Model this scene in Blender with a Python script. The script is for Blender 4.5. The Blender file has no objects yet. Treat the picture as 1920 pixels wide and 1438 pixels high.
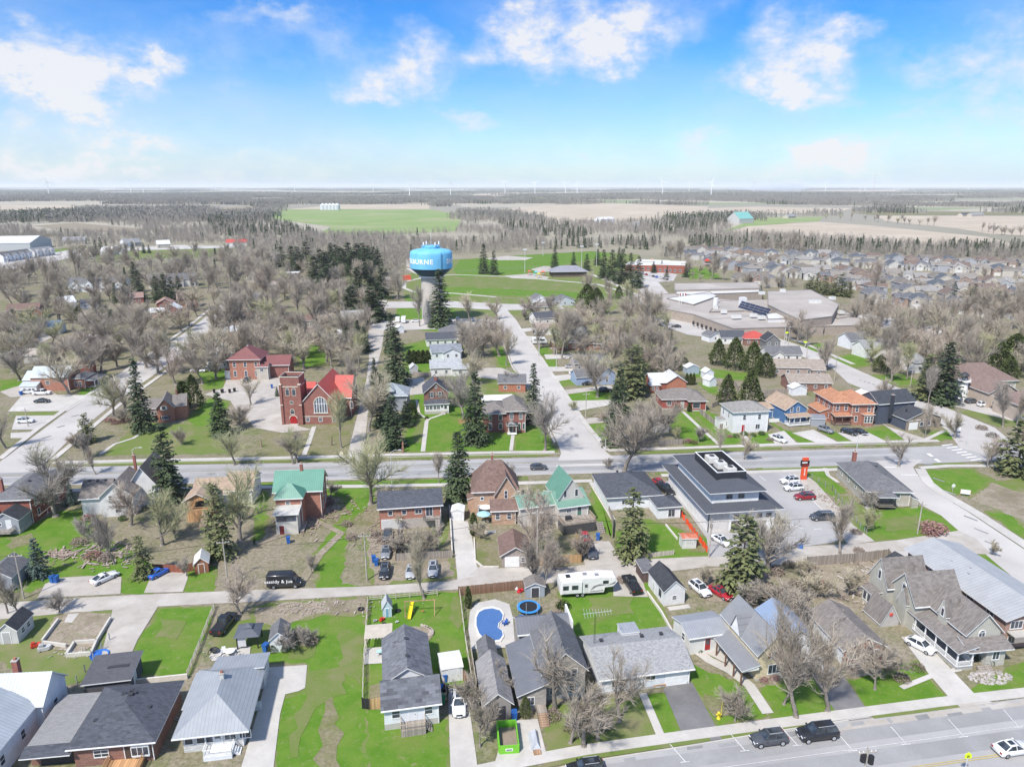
import bpy, bmesh, math, random
from mathutils import Vector, Matrix
R=math.radians
C=bpy.context.scene.collection
SC=bpy.context.scene
# ------------------------------------------------------------- camera, sky, sun
FPX, CAMH, PITCH=1332.0,68.0, R(15.5)
cam = bpy.data.objects.new('camera', bpy.data.cameras.new('camera'))
C.objects.link(cam)
cam.location=(0,0, CAMH); cam.rotation_euler=(R(90) - PITCH, 0,0)
cam.data.sensor_width=36; cam.data.lens=36 * FPX / 1920
cam.data.clip_start=1; cam.data.clip_end=90000
SC.camera=cam
def ray(u, v):
 x=(u - 960) / FPX; y=(719 - v) / FPX
 return Vector((x, math.cos(PITCH) + y * math.sin(PITCH),-math.sin(PITCH) + y * math.cos(PITCH)))
def G(u, v, z=0.0):
 d=ray(u, v); t=(z - CAMH) / d.z
 return Vector((d.x * t, d.y * t, z))
def px_of(p):
 d=Vector((p[0], p[1],(p[2] if len(p) > 2 else 0) - CAMH))
 zc=d.y * math.cos(PITCH) - d.z * math.sin(PITCH)
 yc=d.y * math.sin(PITCH) + d.z * math.cos(PITCH)
 return (960 + FPX * d.x / zc, 719 - FPX * yc / zc)
SUN_EL, SUN_AZ=R(52), R(214)           # azimuth clockwise from +Y: behind the camera and to its side
w = bpy.data.worlds.new('World'); SC.world = w; w.use_nodes = True
nt=w.node_tree; N=nt.nodes; L=nt.links; N.clear()
def nd(t, **k):
 n=N.new(t)
 for a, b in k.items(): setattr(n, a, b)
 return n
sky = nd('ShaderNodeTexSky', sky_type='NISHITA', sun_disc=False)
sky.sun_elevation=SUN_EL; sky.sun_rotation=SUN_AZ; sky.altitude=400; sky.air_density=1.0; sky.dust_density=0.6; sky.ozone_density=2.2
tc = nd('ShaderNodeTexCoord'); sep = nd('ShaderNodeSeparateXYZ')
L.new(tc.outputs['Generated'], sep.inputs[0])
def mth(op, a, b=None, c=None, clamp=False):
 n = nd('ShaderNodeMath', operation=op, use_clamp=clamp)
 for i, q in enumerate((a, b, c)):
  if q is None: continue
  if isinstance(q, (int, float)): n.inputs[i].default_value=q
  else: L.new(q, n.inputs[i])
 return n.outputs[0]
az = mth('ARCTAN2', sep.outputs[0], sep.outputs[1]); el = mth('ARCSINE', sep.outputs[2])
comb = nd('ShaderNodeCombineXYZ'); L.new(az, comb.inputs[0]); L.new(el, comb.inputs[1])
def wnoise(scale, detail, rough=.55, sy=1.0):
 m = nd('ShaderNodeMapping'); m.inputs['Scale'].default_value = (scale, scale * sy, scale); L.new(comb.outputs[0], m.inputs[0])
 n = nd('ShaderNodeTexNoise'); n.inputs['Scale'].default_value = 1; n.inputs['Detail'].default_value = detail; n.inputs['Roughness'].default_value = rough
 L.new(m.outputs[0], n.inputs['Vector']); return n
n1=wnoise(11,5,.6,1.6)
wv = nd('ShaderNodeVectorMath', operation='SUBTRACT'); L.new(n1.outputs['Color'], wv.inputs[0]); wv.inputs[1].default_value = (.5,.5,.5)
ws = nd('ShaderNodeVectorMath', operation='SCALE'); L.new(wv.outputs[0], ws.inputs[0]); ws.inputs['Scale'].default_value = .13
wa = nd('ShaderNodeVectorMath', operation='ADD'); L.new(comb.outputs[0], wa.inputs[0]); L.new(ws.outputs[0], wa.inputs[1])
CL=[(120,115,135,34,1),(55,150,95,30,.9),(275,105,45,16,.9),(225,270,52,36,1),(60,318,75,36,.8),(150,182,48,18,.6),(790,95,42,38,.9),(745,150,85,42,1),(690,172,45,20,.7),
 (880,228,75,18,1),(1050,48,110,48,1),(1200,45,75,38,.9),(930,90,60,28,.7),(1490,120,70,55,1),(1480,165,80,28,1),(1590,72,34,24,1),(1310,280,48,30,1),(1570,300,78,36,1),
 (1490,325,85,24,.8),(1745,112,55,18,.5),(1880,80,45,60,.5),(1820,215,140,34,.4),(500,25,50,15,.7),(1010,105,120,40,.5),(1470,75,60,28,.5),(900,272,260,22,.35),(310,75,230,50,.4),
 (90,235,230,50,.5),(1160,90,60,40,.6),(320,255,60,20,.5),(650,285,180,20,.4),(1150,325,160,16,.5),(350,330,200,14,.5),(1800,300,180,22,.5),(480,300,110,20,.7),(200,325,120,18,.7),(1080,300,110,18,.6),(860,318,120,14,.6),(1700,250,90,22,.5),(420,180,70,24,.4),(620,60,80,26,.4),(1330,190,60,30,.4),(-200,150,200,60,.8),(2150,120,220,70,.8),(1450,-120,260,60,.7),(600,-150,240,60,.7)]
acc=None
for (u, v, rx, ry, amp) in CL:
 d=ray(u, v).normalized(); a0, e0=math.atan2(d.x, d.y), math.asin(d.z)
 s = nd('ShaderNodeVectorMath', operation='SUBTRACT'); L.new(wa.outputs[0], s.inputs[0]); s.inputs[1].default_value = (a0, e0,0)
 m = nd('ShaderNodeVectorMath', operation='MULTIPLY'); L.new(s.outputs[0], m.inputs[0]); m.inputs[1].default_value = (FPX / rx * .8, FPX / ry * .8,0)
 ln = nd('ShaderNodeVectorMath', operation='LENGTH'); L.new(m.outputs[0], ln.inputs[0])
 mr = nd('ShaderNodeMapRange', interpolation_type='SMOOTHSTEP'); L.new(ln.outputs['Value'], mr.inputs[0])
 mr.inputs[1].default_value=1.55; mr.inputs[2].default_value=0; mr.inputs[3].default_value=0; mr.inputs[4].default_value=amp * 1.1
 acc = mr.outputs[0] if acc is None else mth('ADD', acc, mr.outputs[0])
n2=wnoise(24,7,.62,1.5)
tex = nd('ShaderNodeMapRange'); L.new(n2.outputs['Fac'], tex.inputs[0])
for i, q in enumerate((.28,.74,.2,1.0)): tex.inputs[i + 1].default_value=q
puff = mth('MULTIPLY', acc, tex.outputs[0], clamp=True)
n3=wnoise(3.2,5,.6,2.6)
veil = nd('ShaderNodeMapRange'); L.new(n3.outputs['Fac'], veil.inputs[0])
for i, q in enumerate((.42,.8,0,.42)): veil.inputs[i + 1].default_value=q
hz = nd('ShaderNodeMapRange', interpolation_type='SMOOTHSTEP'); L.new(el, hz.inputs[0])        # whiter towards the horizon
for i, q in enumerate((R(11), R(-2),0,.56)): hz.inputs[i + 1].default_value=q
lf = nd('ShaderNodeMapRange', interpolation_type='SMOOTHSTEP'); L.new(az, lf.inputs[0])
for i, q in enumerate((R(-8), R(-38),0,.12)): lf.inputs[i + 1].default_value=q
cov = mth('MAXIMUM', puff, mth('ADD', mth('ADD', veil.outputs[0], lf.outputs[0]), hz.outputs[0], clamp=True))
hi = nd('ShaderNodeMapRange', interpolation_type='SMOOTHSTEP'); L.new(el, hi.inputs[0])        # thin high cloud added overhead, out of view, for neutral soft fill light
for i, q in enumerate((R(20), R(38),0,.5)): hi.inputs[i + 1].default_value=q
bk = nd('ShaderNodeMapRange', interpolation_type='SMOOTHSTEP'); L.new(mth('ABSOLUTE', az), bk.inputs[0])        # unseen cloud cover added behind the camera for the same fill
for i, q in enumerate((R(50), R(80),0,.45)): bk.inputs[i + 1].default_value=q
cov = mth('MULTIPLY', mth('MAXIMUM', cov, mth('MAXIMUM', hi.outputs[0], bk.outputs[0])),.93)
hs = nd('ShaderNodeHueSaturation'); hs.inputs['Hue'].default_value = .503; hs.inputs['Saturation'].default_value = 1.5; hs.inputs['Value'].default_value = 1.25
L.new(sky.outputs[0], hs.inputs['Color']); tn = nd('ShaderNodeMix', data_type='RGBA', blend_type='MULTIPLY'); tn.inputs[0].default_value = 1; L.new(hs.outputs[0], tn.inputs[6]); tn.inputs[7].default_value = (.64,.82,1.04,1)
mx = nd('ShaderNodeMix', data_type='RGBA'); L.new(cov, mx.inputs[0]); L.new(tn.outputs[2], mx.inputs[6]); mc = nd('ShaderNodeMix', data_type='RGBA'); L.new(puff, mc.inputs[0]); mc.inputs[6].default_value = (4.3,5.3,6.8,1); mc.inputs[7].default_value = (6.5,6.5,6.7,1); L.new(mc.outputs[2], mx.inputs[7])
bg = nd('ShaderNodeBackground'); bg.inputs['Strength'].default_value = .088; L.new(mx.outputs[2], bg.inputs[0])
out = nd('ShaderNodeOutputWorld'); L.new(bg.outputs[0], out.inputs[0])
sun = bpy.data.objects.new('sun', bpy.data.lights.new('sun', 'SUN')); C.objects.link(sun)
sun.data.energy=3.7; sun.data.angle=R(4); sun.data.color=(1,.955,.89); sun.location=(0,0,300)
sun.rotation_euler = Vector((math.sin(SUN_AZ) * math.cos(SUN_EL), math.cos(SUN_AZ) * math.cos(SUN_EL), math.sin(SUN_EL))).to_track_quat('Z', 'Y').to_euler()
SC.view_settings.view_transform = 'Standard'; SC.view_settings.look = 'None'; SC.view_settings.exposure = .66; SC.view_settings.gamma = 1
SC.cycles.max_bounces=5; SC.cycles.diffuse_bounces=2; SC.cycles.glossy_bounces=2; SC.cycles.transparent_max_bounces=6; SC.cycles.volume_bounces=1
# ------------------------------------------------------------- materials
MC={}
class Nodes:
 def __init__(s, name):
  s.m=bpy.data.materials.new(name); s.m.use_nodes=True; s.t=s.m.node_tree
  s.b = s.t.nodes['Principled BSDF']; s.b.inputs['Roughness'].default_value = .85; s.b.inputs['Specular IOR Level'].default_value = .25
 def n(s, t, **k):
  q=s.t.nodes.new(t)
  for a, b in k.items(): setattr(q, a, b)
  return q
 def l(s, a, b): s.t.links.new(a, b)
 def coord(s, kind='Object', scale=(1,1,1)):
  c = s.n('ShaderNodeTexCoord'); m = s.n('ShaderNodeMapping'); m.inputs['Scale'].default_value = scale; s.l(c.outputs[kind], m.inputs[0]); return m.outputs[0]
 def noise(s, vec, scale, detail=3, rough=.55):
  q = s.n('ShaderNodeTexNoise'); q.inputs['Scale'].default_value = scale; q.inputs['Detail'].default_value = detail; q.inputs['Roughness'].default_value = rough
  s.l(vec, q.inputs['Vector']); return q.outputs['Fac']
 def rng(s, v, a, b, c=0., d=1.):
  q = s.n('ShaderNodeMapRange'); s.l(v, q.inputs[0])
  for i, x in enumerate((a, b, c, d)): q.inputs[i + 1].default_value=x
  return q.outputs[0]
 def mix(s, f, a, b, mode='MIX'):
  q = s.n('ShaderNodeMix', data_type='RGBA', blend_type=mode)
  for i, x in ((0, f),(6, a),(7, b)):
   if hasattr(x, 'is_linked'): s.l(x, q.inputs[i])
   elif i == 0: q.inputs[0].default_value=x
   else: q.inputs[i].default_value=(*x[:3],1)
  return q.outputs[2]
 def base(s, c):
  if hasattr(c, 'is_linked'): s.l(c, s.b.inputs['Base Color'])
  else: s.b.inputs['Base Color'].default_value = (*c[:3],1)
 def bump(s, h, st=.3, dist=.03):
  q = s.n('ShaderNodeBump'); q.inputs['Strength'].default_value = st; q.inputs['Distance'].default_value = dist; s.l(h, q.inputs['Height']); s.l(q.outputs[0], s.b.inputs['Normal'])
def k3(c, f): return tuple(min(1, x * f) for x in c)
def cached(fn):
 def g(*a, **k):
  key=(fn.__name__, a, tuple(sorted(k.items())))
  if key not in MC: MC[key]=fn(*a, **k)
  return MC[key]
 return g
@cached
def paint(c, rough=.6, spec=.3, metal=0.):
 s = Nodes('paint'); v = s.coord(); f = s.noise(v, 1.3,4); s.base(s.mix(s.rng(f, .3,.7), k3(c, .88), k3(c, 1.06)))
 s.b.inputs['Roughness'].default_value = rough; s.b.inputs['Specular IOR Level'].default_value = spec; s.b.inputs['Metallic'].default_value = metal; return s.m
@cached
def carpaint(c):
 s = Nodes('car_paint'); v = s.coord(); f = s.noise(v, 3,3); s.base(s.mix(s.rng(f, .4,.8), c, k3(c, .85)))
 s.b.inputs['Roughness'].default_value = .3; s.b.inputs['Specular IOR Level'].default_value = .5; s.b.inputs['Coat Weight'].default_value = .4; s.b.inputs['Coat Roughness'].default_value = .08; return s.m
@cached
def glass(c=(.03,.035,.045)):
 s = Nodes('dark_window_glass'); v = s.coord(); f = s.noise(v, .9,2); s.base(s.mix(s.rng(f, .35,.65), c, k3(c, 3.2)))
 s.b.inputs['Roughness'].default_value = .08; s.b.inputs['Specular IOR Level'].default_value = .7; return s.m
@cached
def siding(c, step=.2, vert=False):
 s = Nodes('siding'); v = s.coord(); q = s.n('ShaderNodeSeparateXYZ'); s.l(v, q.inputs[0])
 if vert:
  a = s.n('ShaderNodeMath', operation='ADD'); s.l(q.outputs[0], a.inputs[0]); s.l(q.outputs[1], a.inputs[1]); src = a.outputs[0]
 else: src=q.outputs[2]
 w_ = s.n('ShaderNodeMath', operation='DIVIDE'); s.l(src, w_.inputs[0]); w_.inputs[1].default_value = step
 f = s.n('ShaderNodeMath', operation='FRACT'); s.l(w_.outputs[0], f.inputs[0])
 line=s.rng(f.outputs[0],0., .18,.72,1.)
 nz=s.noise(v, .8,5,.65); col=s.mix(s.rng(nz, .3,.75), k3(c, .84), k3(c, 1.05))
 h = s.n('ShaderNodeVectorMath', operation='SCALE'); s.l(col, h.inputs[0]); s.l(line, h.inputs['Scale']); s.base(h.outputs[0]); s.bump(f.outputs[0],.25,.02); return s.m
@cached
def brick(c, mortar=None):
 s = Nodes('brickwork'); v = s.coord(); q = s.n('ShaderNodeSeparateXYZ'); s.l(v, q.inputs[0])
 a = s.n('ShaderNodeMath', operation='ADD'); s.l(q.outputs[0], a.inputs[0]); s.l(q.outputs[1], a.inputs[1])
 cb = s.n('ShaderNodeCombineXYZ'); s.l(a.outputs[0], cb.inputs[0]); s.l(q.outputs[2], cb.inputs[1])
 b = s.n('ShaderNodeTexBrick'); s.l(cb.outputs[0], b.inputs['Vector']); b.inputs['Scale'].default_value = 1; b.inputs['Brick Width'].default_value = .42; b.inputs['Row Height'].default_value = .15
 b.inputs['Mortar Size'].default_value = .016; b.inputs['Color1'].default_value = (*k3(c, .72),1); b.inputs['Color2'].default_value = (*k3(c, 1.35),1)
 mo = mortar or tuple(.5 * x + .17 for x in c); b.inputs['Mortar'].default_value = (*mo, 1)
 nz = s.noise(v, .7,5,.7); s.base(s.mix(s.rng(nz, .25,.75,.0,.6), b.outputs['Color'], k3(c, .8))); s.b.inputs['Roughness'].default_value = .9; return s.m
@cached
def shingle(c, var=.35, sx=.5, sy=.22):
 s = Nodes('shingles'); v = s.coord(); b = s.n('ShaderNodeTexBrick'); s.l(v, b.inputs['Vector']); b.inputs['Scale'].default_value = 1
 b.inputs['Brick Width'].default_value = sx; b.inputs['Row Height'].default_value = sy; b.inputs['Mortar Size'].default_value = .008
 b.inputs['Color1'].default_value = (*k3(c, 1 - var),1); b.inputs['Color2'].default_value = (*k3(c, 1 + var),1); b.inputs['Mortar'].default_value = (*k3(c, .6),1)
 nz = s.noise(v, .45,5,.7); n4 = s.noise(v, 7,2); col = s.mix(s.rng(nz, .3,.7,.0,.75), b.outputs['Color'], k3(c, 1.12)); s.base(s.mix(s.rng(n4,.4,.7,0,.25), col, k3(c, .5)))
 s.b.inputs['Roughness'].default_value = .95; s.b.inputs['Specular IOR Level'].default_value = .12; return s.m
@cached
def metalroof(c, axis=0, step=.45, rough=.45):
 s = Nodes('ribbed_metal'); v = s.coord(); q = s.n('ShaderNodeSeparateXYZ'); s.l(v, q.inputs[0])
 w_ = s.n('ShaderNodeMath', operation='DIVIDE'); s.l(q.outputs[axis], w_.inputs[0]); w_.inputs[1].default_value = step
 f = s.n('ShaderNodeMath', operation='FRACT'); s.l(w_.outputs[0], f.inputs[0]); line = s.rng(f.outputs[0],.0,.22,.0,1.)
 nz=s.noise(v, .5,5,.7); col=s.mix(s.rng(nz, .3,.75), k3(c, .85), k3(c, 1.1)); s.base(s.mix(line, k3(c, .62), col))
 s.b.inputs['Roughness'].default_value = rough; s.b.inputs['Specular IOR Level'].default_value = .4; s.bump(line, .3,.03); return s.m
@cached
def wood(c, step=.14, axis=0):
 s = Nodes('boards'); v = s.coord(); q = s.n('ShaderNodeSeparateXYZ'); s.l(v, q.inputs[0])
 w_ = s.n('ShaderNodeMath', operation='DIVIDE'); s.l(q.outputs[axis], w_.inputs[0]); w_.inputs[1].default_value = step
 f = s.n('ShaderNodeMath', operation='FRACT'); s.l(w_.outputs[0], f.inputs[0]); fl = s.n('ShaderNodeMath', operation='FLOOR'); s.l(w_.outputs[0], fl.inputs[0])
 wn = s.n('ShaderNodeTexWhiteNoise', noise_dimensions='1D'); s.l(fl.outputs[0], wn.inputs['W'])
 col = s.mix(wn.outputs['Value'], k3(c, .7), k3(c, 1.2)); s.base(s.mix(s.rng(f.outputs[0],0,.12), k3(c, .35), col)); return s.m
@cached
def ground_mat(name, cols, scale=.25, fine=2.5, rough=.95, bump=.4, mott=.0):
 """two to four ground colours mixed by noise at several sizes"""
 s=Nodes(name); v=s.coord(); a=s.noise(v, scale, 6,.65); col=s.mix(s.rng(a, .38,.62), cols[0], cols[1])
 if len(cols) > 2: col=s.mix(s.rng(s.noise(v, scale * .37,5,.6),.5,.66), col, cols[2])
 if len(cols) > 3: col=s.mix(s.rng(s.noise(v, scale * 2.7,4,.7),.56,.68,0,.8), col, cols[3])
 fn=s.noise(v, fine, 4,.75); md=s.noise(v, fine*.33,4,.7); col=s.mix(s.rng(md, .42,.62,0, mott), col, cols[-1]); col=s.mix(s.rng(fn, .4,.64,0,.55 if mott else .12), col, k3(cols[0],.5)); s.base(col)
 s.b.inputs['Roughness'].default_value = rough; s.b.inputs['Specular IOR Level'].default_value = .1; s.bump(fn, bump, .12); return s.m
# ------------------------------------------------------------- mesh helpers
class MB:
 def __init__(s): s.v=[]; s.f=[]; s.mi=[]; s.mats=[]
 def mid(s, m):
  if m not in s.mats: s.mats.append(m)
  return s.mats.index(m)
 def poly(s, pts, faces, m):
  o=len(s.v); s.v += [tuple(p) for p in pts]; k=s.mid(m)
  for f in faces: s.f.append(tuple(o + i for i in f)); s.mi.append(k)
 def box(s, x0, y0, z0, x1, y1, z1, m, top=None):
  o=len(s.v); s.v += [(x0,y0,z0),(x1,y0,z0),(x1,y1,z0),(x0,y1,z0),(x0,y0,z1),(x1,y0,z1),(x1,y1,z1),(x0,y1,z1)]; k=s.mid(m); kt=s.mid(top) if top else k
  for i, f in enumerate(((3,2,1,0),(4,5,6,7),(0,1,5,4),(1,2,6,5),(2,3,7,6),(3,0,4,7))): s.f.append(tuple(o + j for j in f)); s.mi.append(kt if i == 1 else k)
 def bar(s, a, b, r, m, n=6, r2=None, caps=True):
  a=Vector(a); b=Vector(b); d=b - a
  if d.length < 1e-6: return
  r2=r if r2 is None else r2; d.normalize(); u=d.orthogonal().normalized(); w_=d.cross(u); o=len(s.v)
  for p, q in ((a, r),(b, r2)):
   for i in range(n):
    t=2 * math.pi * i / n; s.v.append(tuple(p + (u * math.cos(t) + w_ * math.sin(t)) * q))
  k=s.mid(m)
  for i in range(n): j=(i + 1) % n; s.f.append((o + i, o + j, o + n + j, o + n + i)); s.mi.append(k)
  if caps: s.f.append(tuple(o + n - 1 - i for i in range(n))); s.f.append(tuple(o + n + i for i in range(n))); s.mi += [k, k]
 def beam(s, a, b, w_, h, m):
  """square beam from a to b"""
  a=Vector(a); b=Vector(b); d=(b - a).normalized(); side=d.cross(Vector((0,0,1)))
  if side.length < .01: side=Vector((1,0,0))
  side.normalize(); up=side.cross(d); o=len(s.v)
  for p in (a, b):
   for x, y in ((-1,-1),(1,-1),(1,1),(-1,1)): s.v.append(tuple(p + side * x * w_ / 2 + up * y * h / 2))
  k=s.mid(m)
  for f in ((3,2,1,0),(4,5,6,7),(0,1,5,4),(1,2,6,5),(2,3,7,6),(3,0,4,7)): s.f.append(tuple(o + j for j in f)); s.mi.append(k)
 def lathe(s, prof, m, n=24, c=(0,0), ms=None):
  o=len(s.v); k=s.mid(m)
  for (r, z) in prof:
   for i in range(n): t=2 * math.pi * i / n; s.v.append((c[0] + r * math.cos(t), c[1] + r * math.sin(t), z))
  for j in range(len(prof) - 1):
   kk=s.mid(ms[j]) if ms else k
   for i in range(n): q=(i + 1) % n; s.f.append((o + j*n + i, o + j*n + q, o + (j+1)*n + q, o + (j+1)*n + i)); s.mi.append(kk)
 def prism(s, outline, z0, z1, m, top=None):
  n=len(outline); o=len(s.v); s.v += [(p[0], p[1], z0) for p in outline] + [(p[0], p[1], z1) for p in outline]; k=s.mid(m); kt=s.mid(top) if top else k
  s.f.append(tuple(o + n + i for i in range(n))); s.mi.append(kt); s.f.append(tuple(o + n - 1 - i for i in range(n))); s.mi.append(k)
  for i in range(n): j=(i + 1) % n; s.f.append((o + i, o + j, o + n + j, o + n + i)); s.mi.append(k)
 def mesh(s, name, smooth=False):
  me=bpy.data.meshes.new(name); me.from_pydata(s.v, [], s.f)
  for m in s.mats: me.materials.append(m)
  me.polygons.foreach_set('material_index', s.mi)
  if smooth: me.polygons.foreach_set('use_smooth', [True] * len(s.f))
  me.update(); return me
 def build(s, name, parent=None, smooth=False, loc=None, rz=0):
  return link(name, s.mesh(name, smooth), parent, loc, rz)
def link(name, me, parent=None, loc=None, rz=0):
 o=bpy.data.objects.new(name, me); C.objects.link(o); o.parent=parent
 if loc is not None: o.location=loc
 o.rotation_euler=(0,0, rz); return o
THINGS=[]; MARKS=[]
def tag(o, label, cat, group=None, mark=None):
 o['label'] = label; o['category'] = cat
 if group: o['group'] = group
 THINGS.append(o)
 if mark: MARKS.append((mark, o.location.x, o.location.y))
 return o
def thing(name, label, cat, loc, rz=0, group=None, mark=None):
 o=bpy.data.objects.new(name, None); o.empty_display_size=.5; C.objects.link(o); o.location=loc; o.rotation_euler=(0,0, rz)
 return tag(o, label, cat, group, mark)
def kids(o): return [c for c in bpy.data.objects if c.parent == o]
KID={}
def copy_tree(o, loc, rz=0, sc=None, label=None, group=None, mark=None):
 """copy of a thing with its parts and their sub-parts"""
 if o.name not in KID: KID[o.name]=[(c, kids(c)) for c in kids(o)]
 r=o.copy(); C.objects.link(r); r.location=loc; r.rotation_euler=(0,0, rz)
 if sc is not None: r.scale=(sc, sc, sc) if isinstance(sc, (int, float)) else sc
 for c, gs in KID[o.name]:
  q=c.copy(); C.objects.link(q); q.parent=r
  for g in gs: h=g.copy(); C.objects.link(h); h.parent=q
 if label: r['label'] = label
 if group: r['group'] = group
 elif 'group' in r and group == '': del r['group']
 THINGS.append(r)
 if mark: MARKS.append((mark, r.location.x, r.location.y))
 return r
def place(proto, used, loc, rz=0, sc=None, label=None, group=None):
 """first use moves the prototype itself, later ones copy it"""
 if proto.name in used: return copy_tree(proto, loc, rz, sc, label, group)
 used.add(proto.name)
 if proto.name not in KID: KID[proto.name]=[(c, kids(c)) for c in kids(proto)]
 proto.location=loc; proto.rotation_euler=(0,0, rz)
 if sc is not None: proto.scale=(sc, sc, sc) if isinstance(sc, (int, float)) else sc
 if label: proto['label'] = label
 if group: proto['group'] = group
 return proto
rnd=random.Random(7)
# ------------------------------------------------------------- ground, roads, fields
def struct(o, label=None):
 o['kind'] = 'structure'
 if label: o['label'] = label
 return o
def town_ground():
 s = Nodes('ground'); v = s.coord()
 big=s.noise(v, .03,6,.6); mid=s.noise(v, .16,5,.65); fine=s.noise(v, 1.7,5,.75)
 near=s.mix(s.rng(mid, .4,.6),(.15,.165,.06),(.26,.225,.15)); near=s.mix(s.rng(big, .44,.6), near, (.28,.24,.18))
 near=s.mix(s.rng(s.noise(v, .09,4,.6),.55,.66,0,.8), near, (.13,.18,.045))
 near=s.mix(s.rng(s.noise(v, .55,5,.7),.44,.6,0,.75), near, (.30,.26,.19)); near=s.mix(s.rng(s.noise(v, .8,4,.7),.54,.66,0,.6), near, (.10,.13,.04)); near=s.mix(s.rng(fine, .42,.62,0,.6), near, (.10,.09,.055))
 vo = s.n('ShaderNodeTexVoronoi'); vo.inputs['Scale'].default_value = .0016; vo.inputs['Randomness'].default_value = .8; s.l(v, vo.inputs['Vector'])
 sp = s.n('ShaderNodeSeparateColor'); s.l(vo.outputs['Color'], sp.inputs[0])
 far=s.mix(s.rng(sp.outputs[0],.3,.32),(.29,.27,.21),(.42,.38,.29)); far=s.mix(s.rng(sp.outputs[1],.8,.82), far, (.22,.27,.12))
 far=s.mix(s.rng(s.noise(v, .012,6,.7),.35,.65,0,.55), far, (.27,.25,.22))
 q = s.n('ShaderNodeSeparateXYZ'); s.l(v, q.inputs[0]); s.base(s.mix(s.rng(q.outputs[1],500,1300), near, far))
 s.b.inputs['Specular IOR Level'].default_value = .1; s.bump(fine, .4,.1); return s.m
m=MB(); m.poly([(-42000,-400,0),(42000,-400,0),(42000,60000,0),(-42000,60000,0)],[(0,1,2,3)], town_ground())
struct(m.build('ground'),'patchy green and brown spring ground reaching the horizon')
LAWN = ground_mat('lawn_grass', ((.085,.185,.018),(.125,.215,.03),(.15,.2,.045),(.20,.22,.09)),.35,3.2)
LAWN2 = ground_mat('thin_grass', ((.13,.19,.04),(.17,.19,.07),(.22,.2,.11)),.3,3)
DRY = ground_mat('dry_grass', ((.22,.2,.115),(.27,.23,.16),(.15,.18,.05)),.3,2.0, mott=.5)
DIRT = ground_mat('dirt', ((.30,.245,.19),(.38,.32,.26),(.22,.18,.13),(.17,.19,.07)),.35,2.0, mott=.35)
GRAVEL = ground_mat('gravel', ((.44,.405,.36),(.38,.345,.30),(.49,.455,.41)),.4,5, bump=.3)
ASPH = ground_mat('asphalt', ((.35,.34,.33),(.39,.38,.37),(.32,.31,.305)),.12,4, bump=.1)
ASPH_L = ground_mat('old_asphalt', ((.47,.445,.415),(.42,.395,.37),(.51,.485,.45)),.09,3, bump=.12)
ASPH_D = ground_mat('dark_asphalt', ((.17,.165,.165),(.21,.205,.20),(.14,.135,.135)),.3,4, bump=.1)
CONC = ground_mat('concrete', ((.50,.475,.43),(.44,.415,.38),(.54,.51,.47)),.3,2, bump=.1)
PAINTW = ground_mat('road_paint', ((.8,.8,.78),(.62,.6,.58)),1.5,6, bump=.05)
PAINTY = ground_mat('yellow_road_paint', ((.55,.42,.1),(.45,.36,.15)),1.5,6, bump=.05)
TANF = ground_mat('ploughed_field', ((.46,.39,.30),(.40,.34,.26),(.50,.43,.34)),.02,.3)
GRNF = ground_mat('green_field', ((.20,.28,.10),(.25,.31,.13),(.31,.32,.18)),.012,.3)
ZN=[0]
def clean(pts):
 a=sum(p.x * q.y - q.x * p.y for p, q in zip(pts, pts[1:] + pts[:1])); return pts if a > 0 else pts[::-1]
def sheet(name, px, mat, z, label=None, jag=0.):
 pts=clean([G(u, v) for u, v in px])
 if jag:
  o=[]
  for p, q in zip(pts, pts[1:] + pts[:1]):
   n=max(1, int((q - p).length / (jag * 2.2)));
   for i in range(n):
    r=p.lerp(q, i / n)
    if i: r += Vector((rnd.uniform(-jag, jag), rnd.uniform(-jag, jag),0))
    o.append(r)
  pts=o
 ZN[0] += 1; z=ZN[0] * .0003 + (z if z > .2 else .003)
 m=MB(); m.poly([(p.x, p.y, z) for p in pts],[tuple(range(len(pts)))], mat)
 return struct(m.build(name), label)
def strip(name, px, width, mat, z, label=None, h=0., world=False):
 P=[Vector(p) for p in px] if world else [G(u, v) for u, v in px]
 ZN[0] += 1; z=.004 + ZN[0] * .0003
 A, B=[],[]
 for i, p in enumerate(P):
  d=(P[min(i + 1, len(P) - 1)] - P[max(i - 1,0)]); n=Vector((-d.y, d.x, 0)).normalized() * width / 2
  A.append(p + n); B.append(p - n)
 m=MB(); k=len(P)
 if h:
  pts=[(q.x, q.y, z + e) for e in (0, h) for q in A + B]; fs=[]
  for i in range(k - 1): fs += [(2*k+i, 3*k+i, 3*k+i+1,2*k+i+1),(i, 2*k+i, 2*k+i+1, i+1),(k+i, k+i+1,3*k+i+1,3*k+i)]
  fs += [(0, k, 3*k, 2*k),(k-1,3*k-1,4*k-1,2*k-1)]
 else:
  pts=[(q.x, q.y, z) for q in A + B]; fs=[(i, k + i, k + i + 1, i + 1) for i in range(k - 1)]
 m.poly(pts, fs, mat); return struct(m.build(name), label)
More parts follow.
